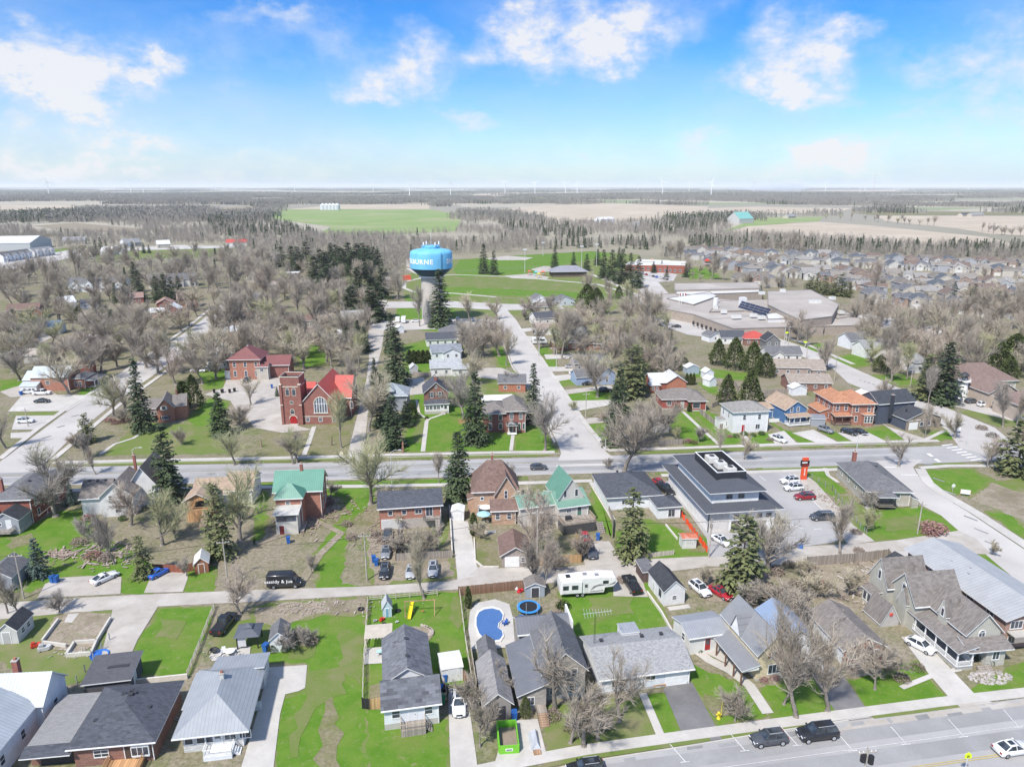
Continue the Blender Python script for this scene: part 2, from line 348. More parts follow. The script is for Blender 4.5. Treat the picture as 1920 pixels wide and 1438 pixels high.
# farmland
for pts, mt in (([(505,400),(530,393),(805,393),(868,404),(855,434),(700,441),(600,437),(622,425),(500,410)], GRNF),([(640,384),(805,383.5),(805,392.5),(540,393)], TANF),
 ([(940,392),(1000,387),(1150,382),(1330,388),(1300,408),(1150,418),(1000,412),(935,400)], TANF),([(1372,436),(1400,425),(1530,416),(1640,424),(1850,445),(1915,462),(1700,459),(1560,447),(1440,440)], TANF),
 ([(1640,405),(1960,406),(2000,445),(1860,440),(1800,430),(1660,415)], TANF),([(1350,436),(1425,408),(1545,407),(1535,415),(1400,425)], GRNF),([(1240,393),(1420,388),(1600,391),(1560,400),(1380,402)], TANF),
 ([(-60,386),(120,385),(165,391),(-60,396)], TANF),([(0,396),(100,393),(160,398),(40,404)], GRNF),([(60,424),(140,418),(275,430),(250,438),(120,432)], DIRT),([(380,392),(480,387),(500,392),(440,402)], DIRT),([(-40,440),(60,436),(120,440),(0,456)], DRY),
 ([(860,366),(960,362),(980,366),(900,370)], TANF),([(1590,366),(1800,365),(1850,368),(1620,369)], TANF),([(1530,358),(1700,357.5),(1700,359.5),(1500,360)], TANF),([(1780,362),(1980,361),(1980,364),(1800,365)], GRNF),([(170,357),(330,356.5),(330,358),(150,358.6)], TANF),([(560,362),(760,361.4),(760,363),(560,364)], TANF),
 ([(930,372),(1100,369.6),(1120,371.5),(960,375)], GRNF),([(1600,400),(1700,397),(1920,398),(1920,404),(1640,404)], DRY)):
 sheet('field', pts, mt, .25)
# park and playing fields
sheet('lawn', [(758,545),(762,515),(850,487),(990,478),(1110,471),(1200,478),(1190,500),(1120,520),(1195,546),(1190,562),(1110,600),(930,592),(760,600)], LAWN2,.06,'mown park grass behind the water tower')
sheet('lawn', [(850,507),(862,488),(990,478),(1110,472),(1150,478),(1030,502),(1000,515),(860,520)], LAWN, .08)
sheet('lawn', [(758,560),(780,542),(850,538),(1180,552),(1150,562),(900,552),(850,555),(790,575)], LAWN, .08)
sheet('lawn', [(740,600),(745,575),(850,576),(860,600),(850,625),(745,615)], LAWN, .08)
sheet('infield', [(905,485),(950,480),(1000,483),(985,488),(930,488)], GRAVEL, .12,'beige ball diamond infield')
sheet('infield', [(995,505),(1020,499),(1050,501),(1050,508),(1010,511)], GRAVEL, .12,'small beige ball diamond infield')
sheet('path', [(945,517),(1000,513),(1030,520),(1025,524),(960,522)], GRAVEL, .12)
for px in ([(760,528),(800,519),(850,515),(960,519),(1120,533),(1190,553),(1205,560)],[(758,530),(757,540),(775,547),(850,550),(930,557)],[(800,520),(780,512),(764,503)],[(1110,515),(1140,527),(1200,556),(1235,600)]):
 strip('path', px, 3.2, CONC, .16)
sheet('parking_lot', [(762,486),(800,480),(800,497),(775,503),(762,500)], GRAVEL, .1)
# lawns and bare patches
for mt, px in ((LAWN, [(300,1142),(400,1138),(394,1160),(352,1265),(229,1267),(262,1200)]),(LAWN, [(520,1170),(600,1150),(690,1150),(688,1438),(690,1500),(505,1500),(530,1310),(575,1296),(580,1245),(490,1240)]),(LAWN, [(692,1120),(862,1108),(880,1250),(884,1300),(840,1300),(838,1280),(690,1300)]),
 (LAWN, [(690,1330),(840,1350),(845,1500),(690,1500)]),(LAWN, [(1050,1112),(1215,1092),(1250,1178),(1130,1200),(1075,1190)]),(LAWN2,[(1020,1320),(1225,1305),(1240,1376),(1025,1416)]),(LAWN, [(1212,1305),(1248,1300),(1272,1368),(1240,1376)]),(LAWN, [(1300,1245),(1400,1290),(1436,1340),(1345,1362),(1298,1278)]),
 (LAWN, [(1430,1290),(1560,1260),(1566,1334),(1450,1345)]),(LAWN, [(1590,1275),(1720,1240),(1778,1308),(1625,1327)]),(LAWN, [(1800,1300),(1920,1240),(1940,1290),(1826,1301)]),(LAWN2,[(0,1130),(60,1150),(215,1145),(180,1272),(80,1290),(0,1240)]),(LAWN2,[(410,1165),(470,1160),(520,1190),(500,1240),(400,1230)]),
 (LAWN, [(0,985),(60,985),(110,960),(160,955),(170,1010),(240,1030),(290,1060),(280,1112),(228,1112),(228,1082),(120,1080),(60,1110),(0,1105)]),(LAWN, [(345,1108),(352,1072),(400,1062),(400,1108)]),(LAWN, [(480,925),(500,925),(495,1000),(480,1020)]),(LAWN, [(600,918),(700,914),(705,935),(650,985),(640,1095),(680,1100),(600,1104),(590,1040),(650,950)]),
 (LAWN, [(1150,1000),(1215,975),(1325,1010),(1328,1040),(1200,1048),(1160,1030)]),(LAWN, [(1118,905),(1150,1000),(1145,1010),(1110,960)]),(LAWN2,[(845,990),(820,1035),(800,1030),(810,990)]),(DRY, [(890,1005),(933,1003),(932,1060),(898,1058),(890,1040)]),(DRY, [(1010,1010),(1080,1000),(1090,1050),(1010,1055)]),
 (LAWN, [(1595,965),(1640,960),(1720,950),(1765,967),(1797,995),(1700,1008),(1620,1012)]),(LAWN, [(1735,884),(1820,880),(1860,905),(1830,930),(1790,925),(1745,912)]),(LAWN, [(1850,960),(1900,965),(1930,1000),(1920,1010)]),(DIRT, [(1820,935),(1860,905),(1930,920),(1960,990),(1900,968)]),(LAWN2,[(1860,905),(1990,880),(1990,930),(1900,920)]),(LAWN2,[(1740,870),(1805,867),(1830,873),(1730,877)]),
 (LAWN, [(1820,1042),(1850,1040),(1920,1080),(1990,1150),(1960,1200),(1880,1100)]),(LAWN, [(1500,885),(1540,882),(1585,920),(1560,930),(1520,905)]),(LAWN2,[(1560,930),(1600,930),(1640,985),(1600,985)]),
 (LAWN, [(758,846),(768,790),(778,735),(870,725),(905,800),(962,815),(960,845)]),(LAWN, [(760,700),(760,650),(800,640),(870,640),(868,655),(800,700)]),(DRY, [(490,855),(490,812),(585,810),(660,790),(655,850)]),(DRY, [(590,850),(600,805),(690,700),(665,780),(648,850)]),(LAWN2,[(190,855),(270,790),(300,795),(400,795),(430,800),(440,850)]),(LAWN, [(350,790),(380,760),(400,745),(428,756),(405,790),(380,800)]),(LAWN2,[(250,800),(300,795),(330,830),(200,850)]),
 (LAWN, [(965,812),(1010,790),(1040,845),(968,846)]),(LAWN, [(1247,775),(1300,773),(1340,800),(1385,830),(1290,837),(1260,800)]),(LAWN, [(1300,772),(1330,770),(1388,820),(1395,830),(1350,832)]),(LAWN, [(1095,797),(1140,793),(1150,838),(1138,843)]),(LAWN, [(1405,818),(1440,812),(1455,832),(1412,834)]),(LAWN, [(1475,808),(1490,812),(1535,830),(1500,832),(1440,790)]),(LAWN, [(1535,808),(1565,808),(1595,828),(1575,829)]),(LAWN, [(1625,808),(1660,800),(1702,826),(1662,827)]),(LAWN, [(1740,812),(1790,806),(1815,818),(1760,826)]),
 (LAWN, [(1055,738),(1145,728),(1148,752),(1065,756)]),(LAWN, [(1036,716),(1095,706),(1095,720),(1045,726)]),(LAWN, [(1014,676),(1040,674),(1042,688),(1022,690)]),(LAWN, [(998,655),(1028,652),(1030,665),(1010,667)]),(LAWN, [(1280,605),(1370,612),(1400,625),(1370,628),(1290,612)]),(LAWN, [(1500,650),(1540,645),(1550,668),(1530,665)]),(LAWN, [(1555,675),(1620,660),(1625,685),(1600,688)]),(LAWN, [(1635,706),(1690,702),(1730,720),(1680,722)]),
 (LAWN, [(940,690),(965,700),(975,720),(955,705)]),(LAWN, [(925,660),(940,645),(955,685),(940,690)]),(LAWN2,[(830,700),(870,690),(935,700),(970,740),(960,760),(870,740)]),(LAWN, [(370,700),(420,690),(420,725),(390,730)]),(LAWN, [(560,650),(610,645),(610,680),(565,690)]),(LAWN, [(150,745),(175,738),(195,725),(150,722)]),(LAWN2,[(15,782),(20,772),(122,772),(108,780)]),(LAWN, [(0,715),(45,712),(45,725),(0,732)]),
 (LAWN, [(1310,720),(1330,715),(1345,735),(1330,738)]),(LAWN, [(1290,690),(1400,700),(1400,712),(1300,705)]),(LAWN, [(1880,742),(1960,738),(1960,760),(1900,760)]),(LAWN2,[(1790,770),(1900,765),(1960,800),(1870,800)]),(LAWN, [(1640,595),(1730,600),(1730,606),(1650,604)]),(LAWN2,[(1720,640),(1900,640),(1900,665),(1740,668)]),(LAWN, [(1275,510),(1325,500),(1350,520),(1300,522)]),(LAWN2,[(180,470),(440,464),(430,480),(180,490)]),(LAWN, [(105,470),(155,466),(165,470),(100,480)]),(LAWN, [(1610,716),(1680,720),(1640,728),(1600,722)]),
 (DIRT, [(480,1140),(560,1128),(690,1125),(690,1150),(600,1150),(520,1175),(480,1170)]),(DIRT, [(1510,1050),(1600,1045),(1660,1045),(1650,1110),(1600,1160),(1500,1130)]),(DIRT, [(1250,1180),(1290,1150),(1310,1190),(1335,1235),(1300,1215)]),(DIRT, [(690,1005),(745,1000),(840,1040),(850,1080),(700,1095)]),(DIRT, [(480,1020),(600,975),(640,935),(600,930),(560,975),(500,1000)]),(DIRT, [(60,800),(60,780),(60,780)][:0] or [(570,940),(600,925),(640,950),(600,970)])):
 if mt in (LAWN, DIRT):                                        # a ragged thinner fringe first
  cu, cv = sum(p[0] for p in px)/len(px), sum(p[1] for p in px)/len(px); fr_ = [(u + (6 if u > cu else -6), v + (3 if v > cv else -3)) for u, v in px]; sheet('lawn', fr_, LAWN2,0, None, .7)
 sheet('lawn' if mt in (LAWN, LAWN2) else 'bare_ground', px, mt, 0, None, .55)
for mt, px in ((DRY, [(597,1290),(632,1292),(640,1440),(635,1500),(590,1500),(600,1380)]),(LAWN2,[(575,1260),(640,1250),(650,1300),(590,1330),(560,1420),(545,1420)]),(LAWN2,[(640,1180),(685,1190),(680,1290),(640,1260)]),(LAWN2,[(540,1190),(600,1185),(590,1230),(540,1235)]),(DRY, [(693,1285),(725,1278),(722,1310),(692,1312)]),(LAWN2,[(300,1160),(350,1165),(330,1200),(290,1195)]),(LAWN2,[(860,1180),(872,1120),(850,1118),(840,1160)]),(LAWN2,[(1100,1120),(1180,1110),(1190,1150),(1120,1165)]),(DRY, [(1320,1300),(1370,1310),(1380,1340),(1340,1345)]),(LAWN2,[(30,1050),(90,1040),(100,1060),(40,1080)]),(LAWN2,[(1640,970),(1720,965),(1740,990),(1660,995)]),(DRY, [(1300,1015),(1322,1018),(1320,1036),(1290,1034)]),(LAWN2,[(880,745),(900,735),(930,770),(900,790)]),(LAWN2,[(780,770),(800,790),(790,830),(775,830)]),(DRY, [(10,1010),(60,1000),(70,1015),(20,1030)])):
 sheet('worn_grass', px, mt, 0, None, .8)
# roads
road = lambda px, mt=ASPH, z=.012, lab=None: sheet('road', px, mt, z, lab)
road([(-320,886),(0,879),(330,872),(700,866),(1130,855),(1440,846),(1700,839),(1920,830),(2200,818),(2200,850),(1920,862),(1720,870),(1640,872),(1600,873),(1440,877),(1250,884),(1000,890),(600,900),(330,907),(0,910),(-320,920)], ASPH, .02,'grey main street with painted centre line')
road([(-40,895),(15,855),(112,782),(195,725),(275,672),(357,617),(405,580),(430,555),(440,538),(462,538),(455,560),(437,585),(410,607),(350,659),(282,708),(212,757),(140,815),(85,868),(60,895)], ASPH_L, .012,'pale side street lined with bare trees')
road([(640,880),(652,850),(670,780),(687,712),(692,675),(691,620),(698,570),(712,540),(722,520),(735,520),(728,545),(722,590),(717,650),(699,712),(690,780),(681,850),(690,880)], GRAVEL, .012,'narrow gravel lane beside the church')
road([(1040,880),(1052,850),(1047,835),(1027,792),(985,717),(962,686),(945,640),(938,600),(925,577),(945,575),(968,600),(1012,672),(1052,733),(1095,797),(1137,848),(1180,880)], ASPH_L, .012,'pale side street with a wide mouth')
road([(690,612),(700,602),(830,598),(940,600),(945,610),(860,616),(720,620)], ASPH_L, .01)
road([(722,578),(727,566),(850,565),(945,570),(1050,572),(1060,580),(940,582),(850,577)], ASPH_L, .01)
road([(1200,520),(1235,530),(1262,560),(1290,585),(1370,612),(1440,628),(1500,648),(1560,672),(1615,697),(1680,725),(1762,760),(1795,773),(1865,802),(1905,835),(1840,850),(1800,840),(1770,800),(1742,770),(1650,742),(1590,718),(1560,690),(1480,660),(1440,655),(1380,640),(1290,628),(1240,610),(1230,580),(1200,545),(1185,525)], ASPH_L, .012,'curving street past the long flat-roofed school')
road([(1640,862),(1690,905),(1715,935),(1731,949),(1765,967),(1797,995),(1860,1050),(1930,1108),(2050,1190),(2100,1110),(1920,1030),(1815,960),(1750,920),(1720,890),(1712,876),(1730,862)], ASPH_L, .012,'pale side road sloping away to the corner')
road([(-200,1150),(40,1128),(220,1117),(480,1106),(680,1100),(840,1090),(900,1078),(1040,1065),(1180,1050),(1330,1043),(1440,1028),(1600,1020),(1680,1013),(1797,995),(1830,1010),(1860,1040),(1790,1036),(1660,1036),(1540,1047),(1440,1062),(1330,1062),(1285,1068),(1150,1085),(1050,1092),(960,1098),(760,1112),(480,1128),(280,1138),(120,1150),(-200,1180)], GRAVEL, .014,'gravel back lane between the yards')
road([(900,1480),(1040,1447),(1100,1430),(1292,1400),(1440,1375),(1590,1352),(1800,1325),(2050,1292),(2200,1400),(2050,1640),(900,1640)], ASPH, .02,'grey street along the bottom with parked cars')
sheet('shoulder', [(1590,1356),(1800,1326),(1925,1312),(1925,1326),(1800,1345),(1620,1375),(1560,1385)], GRAVEL, .024, jag=.3)
strip('sidewalk', [(880,1449),(960,1432),(1100,1406),(1292,1379),(1440,1359),(1600,1338),(1760,1317),(1920,1299),(2080,1280)],1.7, CONC, .02,'front concrete sidewalk', .1)
strip('verge', [(1020,1435),(1100,1419),(1292,1391),(1330,1384)],.9, LAWN2,.02, None, .05)
strip('verge', [(1352,1383),(1440,1369),(1560,1352)],.8, LAWN2,.02, None, .05)
strip('verge', [(1635,1343),(1700,1335),(1795,1322)],.9, LAWN2,.02, None, .05)
strip('kerb', [(1010,1449),(1100,1429),(1292,1399),(1440,1374),(1590,1351)],.2, CONC, .02, None, .1)
strip('sidewalk', [(100,868),(260,864),(480,860),(650,856),(700,854),(960,848.5),(1040,848)],1.6, CONC, .02,'concrete sidewalk along the north side of the main street', .1)
strip('sidewalk', [(1140,845),(1300,840),(1440,834.5),(1600,830),(1760,827)],1.6, CONC, .02, None, .1)
strip('sidewalk', [(-150,926),(200,919),(330,917.5),(480,914),(700,912),(960,907),(1110,902)],1.6, CONC, .02, None, .1)
strip('sidewalk', [(1240,892),(1340,889),(1440,884.5),(1600,880)],1.6, CONC, .02, None, .1)
strip('sidewalk', [(0,861),(67,807),(140,755),(197,722),(280,665),(350,615),(400,575)],1.6, CONC, .02, None, .08)
strip('sidewalk', [(100,862),(160,812),(225,758),(290,712),(345,672),(400,625)],1.5, CONC, .02, None, .08)
strip('sidewalk', [(1140,845),(1098,795),(1055,732),(1015,672),(972,612)],1.4, CONC, .02, None, .08)
strip('sidewalk', [(1725,880),(1740,905),(1760,921),(1830,962),(1940,1034),(2060,1100)],2.4, CONC, .02, None, .1)
strip('sidewalk', [(1725,878),(1780,874),(1920,874),(2050,872)],1.6, CONC, .03, None, .1)
strip('sidewalk', [(1235,575),(1280,598),(1370,607),(1440,620),(1510,645),(1600,683)],2., CONC, .02, None, .08)
strip('sidewalk', [(935,600),(942,640),(960,687),(1000,745),(1040,830)],.6, CONC, .02, None, .08)
for a, b in (((110,876),(1050,852)),((1140,849),(1720,833))):
 strip('kerb', [(a[0], a[1]-5),(b[0], b[1]-1)],.18, CONC, .02, None, .12)
strip('kerb', [(-100,911.5),(330,908),(600,901),(1000,891),(1110,888)],.18, CONC, .02, None, .12)
# verges between sidewalk and road
for px, wd in (([(110,872),(330,867.5),(480,865)],2.2),([(490,865),(640,861)],2.),([(700,859.5),(1030,852.5)],2.2),([(1175,850),(1260,847),(1440,840.5),(1465,839.5)],2.2),([(1500,838.5),(1545,837)],1.8),([(1580,836),(1620,835)],1.8),([(1640,834.5),(1715,832)],1.6),
 ([(400,912.5),(480,909),(700,905),(890,901)],2.4),([(905,901),(990,897)],2.2),([(1228,888),(1252,887.5)],1.4),([(1420,880.5),(1600,876)],2.)):
 strip('verge', px, wd, LAWN2 if wd < 2.3 else LAWN, .016)
# painted road markings
def dashes(px, n0, on, off, wd, mt=PAINTW, z=.13, name='road_marking'):
 P=[G(u, v) for u, v in px]; m=MB(); tot=sum((b - a).length for a, b in zip(P, P[1:])); s=n0
 def at(t):
  for a, b in zip(P, P[1:]):
   l_=(b - a).length
   if t <= l_: return a.lerp(b, t / l_),(b - a).normalized()
   t -= l_
  return P[-1],(P[-1] - P[-2]).normalized()
 while s < tot:
  a, d=at(s); b, _=at(min(s + on, tot)); n=Vector((-d.y, d.x, 0)) * wd / 2
  m.poly([(a - n)[:2] + (z,),(b - n)[:2] + (z,),(b + n)[:2] + (z,),(a + n)[:2] + (z,)],[(0,1,2,3)], mt); s += on + off
 return struct(m.build(name))
dashes([(-100,898),(330,889),(700,882),(1130,871),(1440,860),(1700,853)],0,400,1,.13)
dashes([(-100,895),(330,886.5),(700,879.5),(1130,868.5),(1440,858)],0,400,1,.1, PAINTY)
dashes([(1430,879),(1520,876)],0,400,1,.15)
dashes([(1740,851),(1762,867)],0,2.2,1.6,.9)
for i in range(7): dashes([(1766 + i*9,836 + i*4.6),(1786 + i*9,833.6 + i*4.6)],0,50,1,.55)
dashes([(1658,877),(1680,877)],0,50,1,.4); dashes([(1690,891),(1722,891)],0,50,1,.4)
for i in range(5): dashes([(1612 + i*8,713 + i*2.5),(1615 + i*8,714 + i*2.5)],0,5,1,.6, ASPH_D)
for (u, v) in ((1268,1410),(1380,1389),(1478,1379),(1582,1389),(1682,1377),(1790,1363),(1893,1345)):
 dashes([(u - 12, v - 14),(u + 17, v + 19)],0,50,1,.08); dashes([(u + 8, v + 20),(u + 25, v + 18.5)],0,50,1,.08)
dashes([(1100,1475),(1400,1430),(1600,1402),(1800,1376),(2000,1350)],0,400,1,.05)
dashes([(1700,1440),(1800,1424),(2000,1396)],0,400,1,.1, PAINTY); dashes([(1700,1444),(1800,1428),(2000,1400)],0,400,1,.1, PAINTY)
for a, b in (((1478,888),(1492,897)),((1424,893),(1436,902)),((1523,938),(1543,958)),((1562,975),(1573,987)),((1482,984),(1505,992)),((1526,993),(1540,992))): dashes([a, b],0,50,1,.14)
ASPW = ground_mat('worn_asphalt', ((.29,.285,.28),(.33,.325,.32),(.27,.265,.26)),.2,3, bump=.1); ASPP = ground_mat('asphalt_patch', ((.22,.218,.215),(.26,.255,.25)),.5,3, bump=.1)
for px, wd, mt in (([(-100,893),(330,883),(700,876),(1130,865),(1440,854),(1700,846)],2.6, ASPW),([(-100,903),(330,896),(700,889),(1130,877),(1440,868),(1700,858)],2.6, ASPW),([(900,1475),(1100,1452),(1400,1410),(1600,1380),(1800,1352),(2000,1324)],2.2, ASPW),([(1100,1500),(1500,1440),(1800,1398),(2000,1370)],2.4, ASPW)): strip('road_wear', px, wd, mt, 0)
rnd.seed(3)
for (u, v, w_, d_, a) in [(1180+i*61,1428-i*9.2 + rnd.uniform(-8,8), rnd.uniform(.5,2.4), rnd.uniform(.3,1),9) for i in range(12)] + [(60+i*112,900-i*2.2 + rnd.uniform(-10,4), rnd.uniform(.8,4), rnd.uniform(.4,1.2),4) for i in range(16)] + [(1000+i*9,700+i*13, rnd.uniform(.4,1.5), rnd.uniform(1,4),7) for i in range(10)] + [(1480+i*22,900+i*18,1.2,.5,20) for i in range(4)] + [(60+i*27,840-i*20,1,2.5,-30) for i in range(9)] + [(1760+i*20,900+i*24,.6,3,30) for i in range(6)]:
 p = G(u, v); c, s_ = math.cos(R(a)), math.sin(R(a)); ZN[0] += 1; z = .004 + ZN[0]*.0003; m = MB(); m.poly([(p.x + x*w_*c - y*d_*s_, p.y + x*w_*s_ + y*d_*c, z) for x, y in ((-.5,-.5),(.5,-.4),(.55,.5),(-.45,.45))],[(0,1,2,3)], ASPP if rnd.random() < .5 else ASPW); struct(m.build('road_patch'))
# driveways, lots and walks
for nm, mt, px in (('driveway', CONC, [(15,772),(42,741),(172,741),(127,771)]),('driveway', ASPH_L, [(22,806),(30,780),(108,779),(73,806)]),('driveway', CONC, [(20,822),(20,812),(62,810),(50,822)]),
 ('driveway', GRAVEL, [(0,735),(30,725),(75,722),(110,742),(20,745)]),
 ('parking_lot', GRAVEL, [(383,740),(418,728),(425,712),(470,712),(540,698),(560,702),(560,795),(500,800),(470,792),(445,772),(432,752)]),('driveway', GRAVEL, [(545,795),(500,800),(470,792),(476,802),(530,812),(585,806)]),
 ('driveway', CONC, [(843,977),(877,978),(884,1002),(894,1062),(907,1077),(858,1088),(853,1035)]),('driveway', GRAVEL, [(880,1078),(900,1062),(935,1066),(1005,1062),(1040,1060),(1042,1075),(960,1082)]),
 ('driveway', GRAVEL, [(1088,1015),(1142,1015),(1170,1056),(1098,1066)]),('parking_lot', ASPH_D if 0 else ASPH, [(1225,905),(1410,888),(1500,884),(1530,920),(1560,960),(1600,1000),(1560,1018),(1440,1034),(1330,1046),(1325,1010),(1290,960)]),
 ('driveway', GRAVEL, [(1480,890),(1500,884),(1530,905),(1600,985),(1640,1015),(1590,1022),(1545,960)]),
 ('driveway', GRAVEL, [(70,1122),(85,1095),(108,1084),(170,1080),(228,1082),(226,1114)]),('driveway', GRAVEL, [(270,1112),(285,1076),(350,1062),(352,1085),(343,1110)]),
 ('driveway', GRAVEL, [(212,1140),(298,1135),(258,1200),(228,1268),(180,1272)]),('driveway', CONC, [(500,1252),(576,1247),(572,1290),(560,1296),(535,1302),(525,1340),(508,1480),(440,1480),(476,1360),(496,1285)]),
 ('driveway', CONC, [(840,1292),(875,1291),(893,1420),(900,1480),(846,1480)]),('driveway', CONC, [(950,1352),(1008,1348),(1024,1412),(960,1426),(928,1430)]),
 ('driveway', ASPH_D, [(1243,1292),(1258,1281),(1297,1279),(1342,1362),(1277,1372)]),('driveway', ASPH_D, [(1293,1396),(1278,1384),(1345,1374),(1358,1385)]),('driveway', ASPH_D, [(1500,1235),(1545,1232),(1582,1268),(1622,1326),(1566,1334)]),('driveway', ASPH, [(1576,1345),(1622,1339),(1634,1345),(1586,1352)]),
 ('driveway', CONC, [(1690,1195),(1725,1190),(1752,1222),(1826,1300),(1780,1309),(1740,1262)]),('driveway', GRAVEL, [(1792,1322),(1850,1313),(1862,1318),(1800,1327)]),
 ('driveway', ASPH_L, [(1640,1040),(1700,1033),(1790,1033),(1840,1045),(1800,1060),(1700,1065)]),('driveway', GRAVEL, [(1150,1085),(1200,1075),(1215,1120),(1150,1118)]),('driveway', DIRT, [(1290,1072),(1360,1062),(1400,1100),(1420,1130),(1330,1128),(1285,1100)]),
 ('driveway', CONC, [(1485,812),(1525,806),(1570,829),(1536,833)]),('driveway', CONC, [(1570,812),(1625,810),(1660,827),(1600,829)]),('driveway', ASPH_L, [(1440,815),(1470,808),(1495,832),(1455,835)]),('driveway', GRAVEL, [(1645,788),(1665,800),(1745,826),(1700,828)]),('driveway', ASPH_L, [(1765,800),(1830,800),(1905,832),(1830,845)]),
 ('driveway', ASPH_L, [(1740,748),(1790,738),(1890,752),(1900,790),(1800,765)]),('driveway', CONC, [(1020,665),(1080,664),(1075,672),(1024,674)]),('driveway', CONC, [(1025,688),(1085,688),(1090,696),(1030,697)]),('driveway', CONC, [(1038,705),(1110,698),(1120,704),(1042,716)]),('driveway', GRAVEL, [(1055,732),(1150,722),(1150,728),(1062,740)]),('driveway', CONC, [(985,630),(1015,632),(1015,638),(990,640)]),('driveway', CONC, [(975,617),(1005,614),(1008,619),(978,624)]),
 ('driveway', CONC, [(1065,752),(1150,750),(1155,758),(1078,772)]),('driveway', GRAVEL, [(1085,785),(1130,783),(1140,792),(1092,796)]),('driveway', GRAVEL, [(760,710),(795,708),(800,738),(765,742)]),('driveway', GRAVEL, [(870,690),(940,690),(965,700),(950,714),(880,706)]),
 ('parking_lot', ASPH_L, [(1510,578),(1560,580),(1690,600),(1700,606),(1600,603),(1520,592)]),('parking_lot', ASPH_L, [(1600,608),(1660,604),(1720,612),(1640,616)]),('parking_lot', ASPH_L, [(1720,612),(1840,612),(1840,640),(1700,630)]),
 ('driveway', ASPH_L, [(-20,494),(10,484),(80,478),(135,468),(170,466),(165,476),(60,500),(-20,512)]),('driveway', ASPH_L, [(165,470),(330,460),(440,462),(440,465),(250,470),(170,478)]),('parking_lot', ASPH_L, [(1190,508),(1215,505),(1270,515),(1262,528),(1215,530)]),
 ('driveway', GRAVEL, [(20,640),(90,622),(110,628),(60,650)]),('driveway', CONC, [(430,610),(400,650),(385,690),(400,692),(420,655)])):
 sheet(nm, px, mt, .008)
for px, wd, mt in (([(589,800),(583,818),(577,836),(570,853)],1.3,CONC),([(793,847),(800,790),(804,786)],1.2,CONC),([(804,788),(786,776),(781,750)],.8,CONC),([(804,786),(830,777)],.9,CONC),([(958,845),(962,815)],1,CONC),([(1280,772),(1310,800),(1348,834)],1.1,CONC),([(1393,832),(1403,826),(1385,805)],1.2,CONC),
 ([(188,852),(215,833),(250,822),(272,808)],1,CONC),([(1196,1210),(1210,1245),(1232,1290)],1.,CONC),([(1205,1300),(1222,1340),(1238,1378)],1.1,CONC),([(1290,1195),(1303,1218),(1330,1238),(1370,1258),(1405,1285),(1440,1338)],1.6,CONC),([(1330,1215),(1375,1238),(1400,1262)],3.,CONC),
 ([(880,1001),(930,997)],1.1,CONC),([(1547,878),(1553,892),(1572,905)],1,CONC),([(1735,825),(1770,808)],1.2,CONC),([(1108,905),(1120,925),(1150,975)],1,CONC),([(1690,1290),(1760,1262),(1800,1255)],.8,CONC),([(480,1020),(540,1000),(600,980),(640,1000),(600,1040),(560,1100)],1.6,DIRT)):
 strip('path', px, wd, mt, .012)
# ------------------------------------------------------------- building kit
WHITE=(.78,.78,.76); TRIM=paint(WHITE); GL=glass(); DARKTRIM=paint((.05,.05,.055)); CONCM=paint((.45,.43,.39),.9,.1)
WM={}
def window_mesh(w, h, fr, style, split):
 key=(round(w, 2), round(h, 2), fr.name, style, split)
 if key in WM: return WM[key]
 t=.09; f=MB(); p=MB()
 f.box(-w/2 - t, -.07,-t - .03, w/2 + t, .02,0, fr); f.box(-w/2 - t, -.05, h, w/2 + t, .02, h + t, fr); f.box(-w/2 - t, -.05,0,-w/2,.02, h, fr); f.box(w/2,-.05,0, w/2 + t, .02, h, fr)
 if 'h' in style: f.box(-w/2,-.045, h/2 - .03, w/2,.0, h/2 + .03, fr)
 nv = max(0, int(style.strip('hsag') or 0) if style.strip('hsag') else 0)
 for i in range(nv): x=-w/2 + w * (i + 1) / (nv + 1); f.box(x - .03,-.044,0, x + .03,.0, h, fr)
 q=p if split else f
 if 'a' in style:                                       # round-headed
  pts=[(-w/2,-.03,0),(w/2,-.03,0)] + [(w/2 * math.cos(t_),-.03, h + w/2 * .9 * math.sin(t_)) for t_ in [math.pi * i / 8 for i in range(9)]]
  q.poly(pts, [tuple(range(len(pts)))], GL)
  for i in range(8):
   a, b=[Vector(((w/2 + t/2) * math.cos(math.pi * k / 8),-.02, h + (w/2 + t/2) * .9 * math.sin(math.pi * k / 8))) for k in (i, i + 1)]; f.beam(a, b, .12,.12, fr)
 else: q.poly([(-w/2,-.02,0),(w/2,-.02,0),(w/2,-.02, h),(-w/2,-.02, h)],[(0,1,2,3)], GL)
 WM[key] = (f.mesh('window'), p.mesh('pane') if split else None); return WM[key]
SHM={}
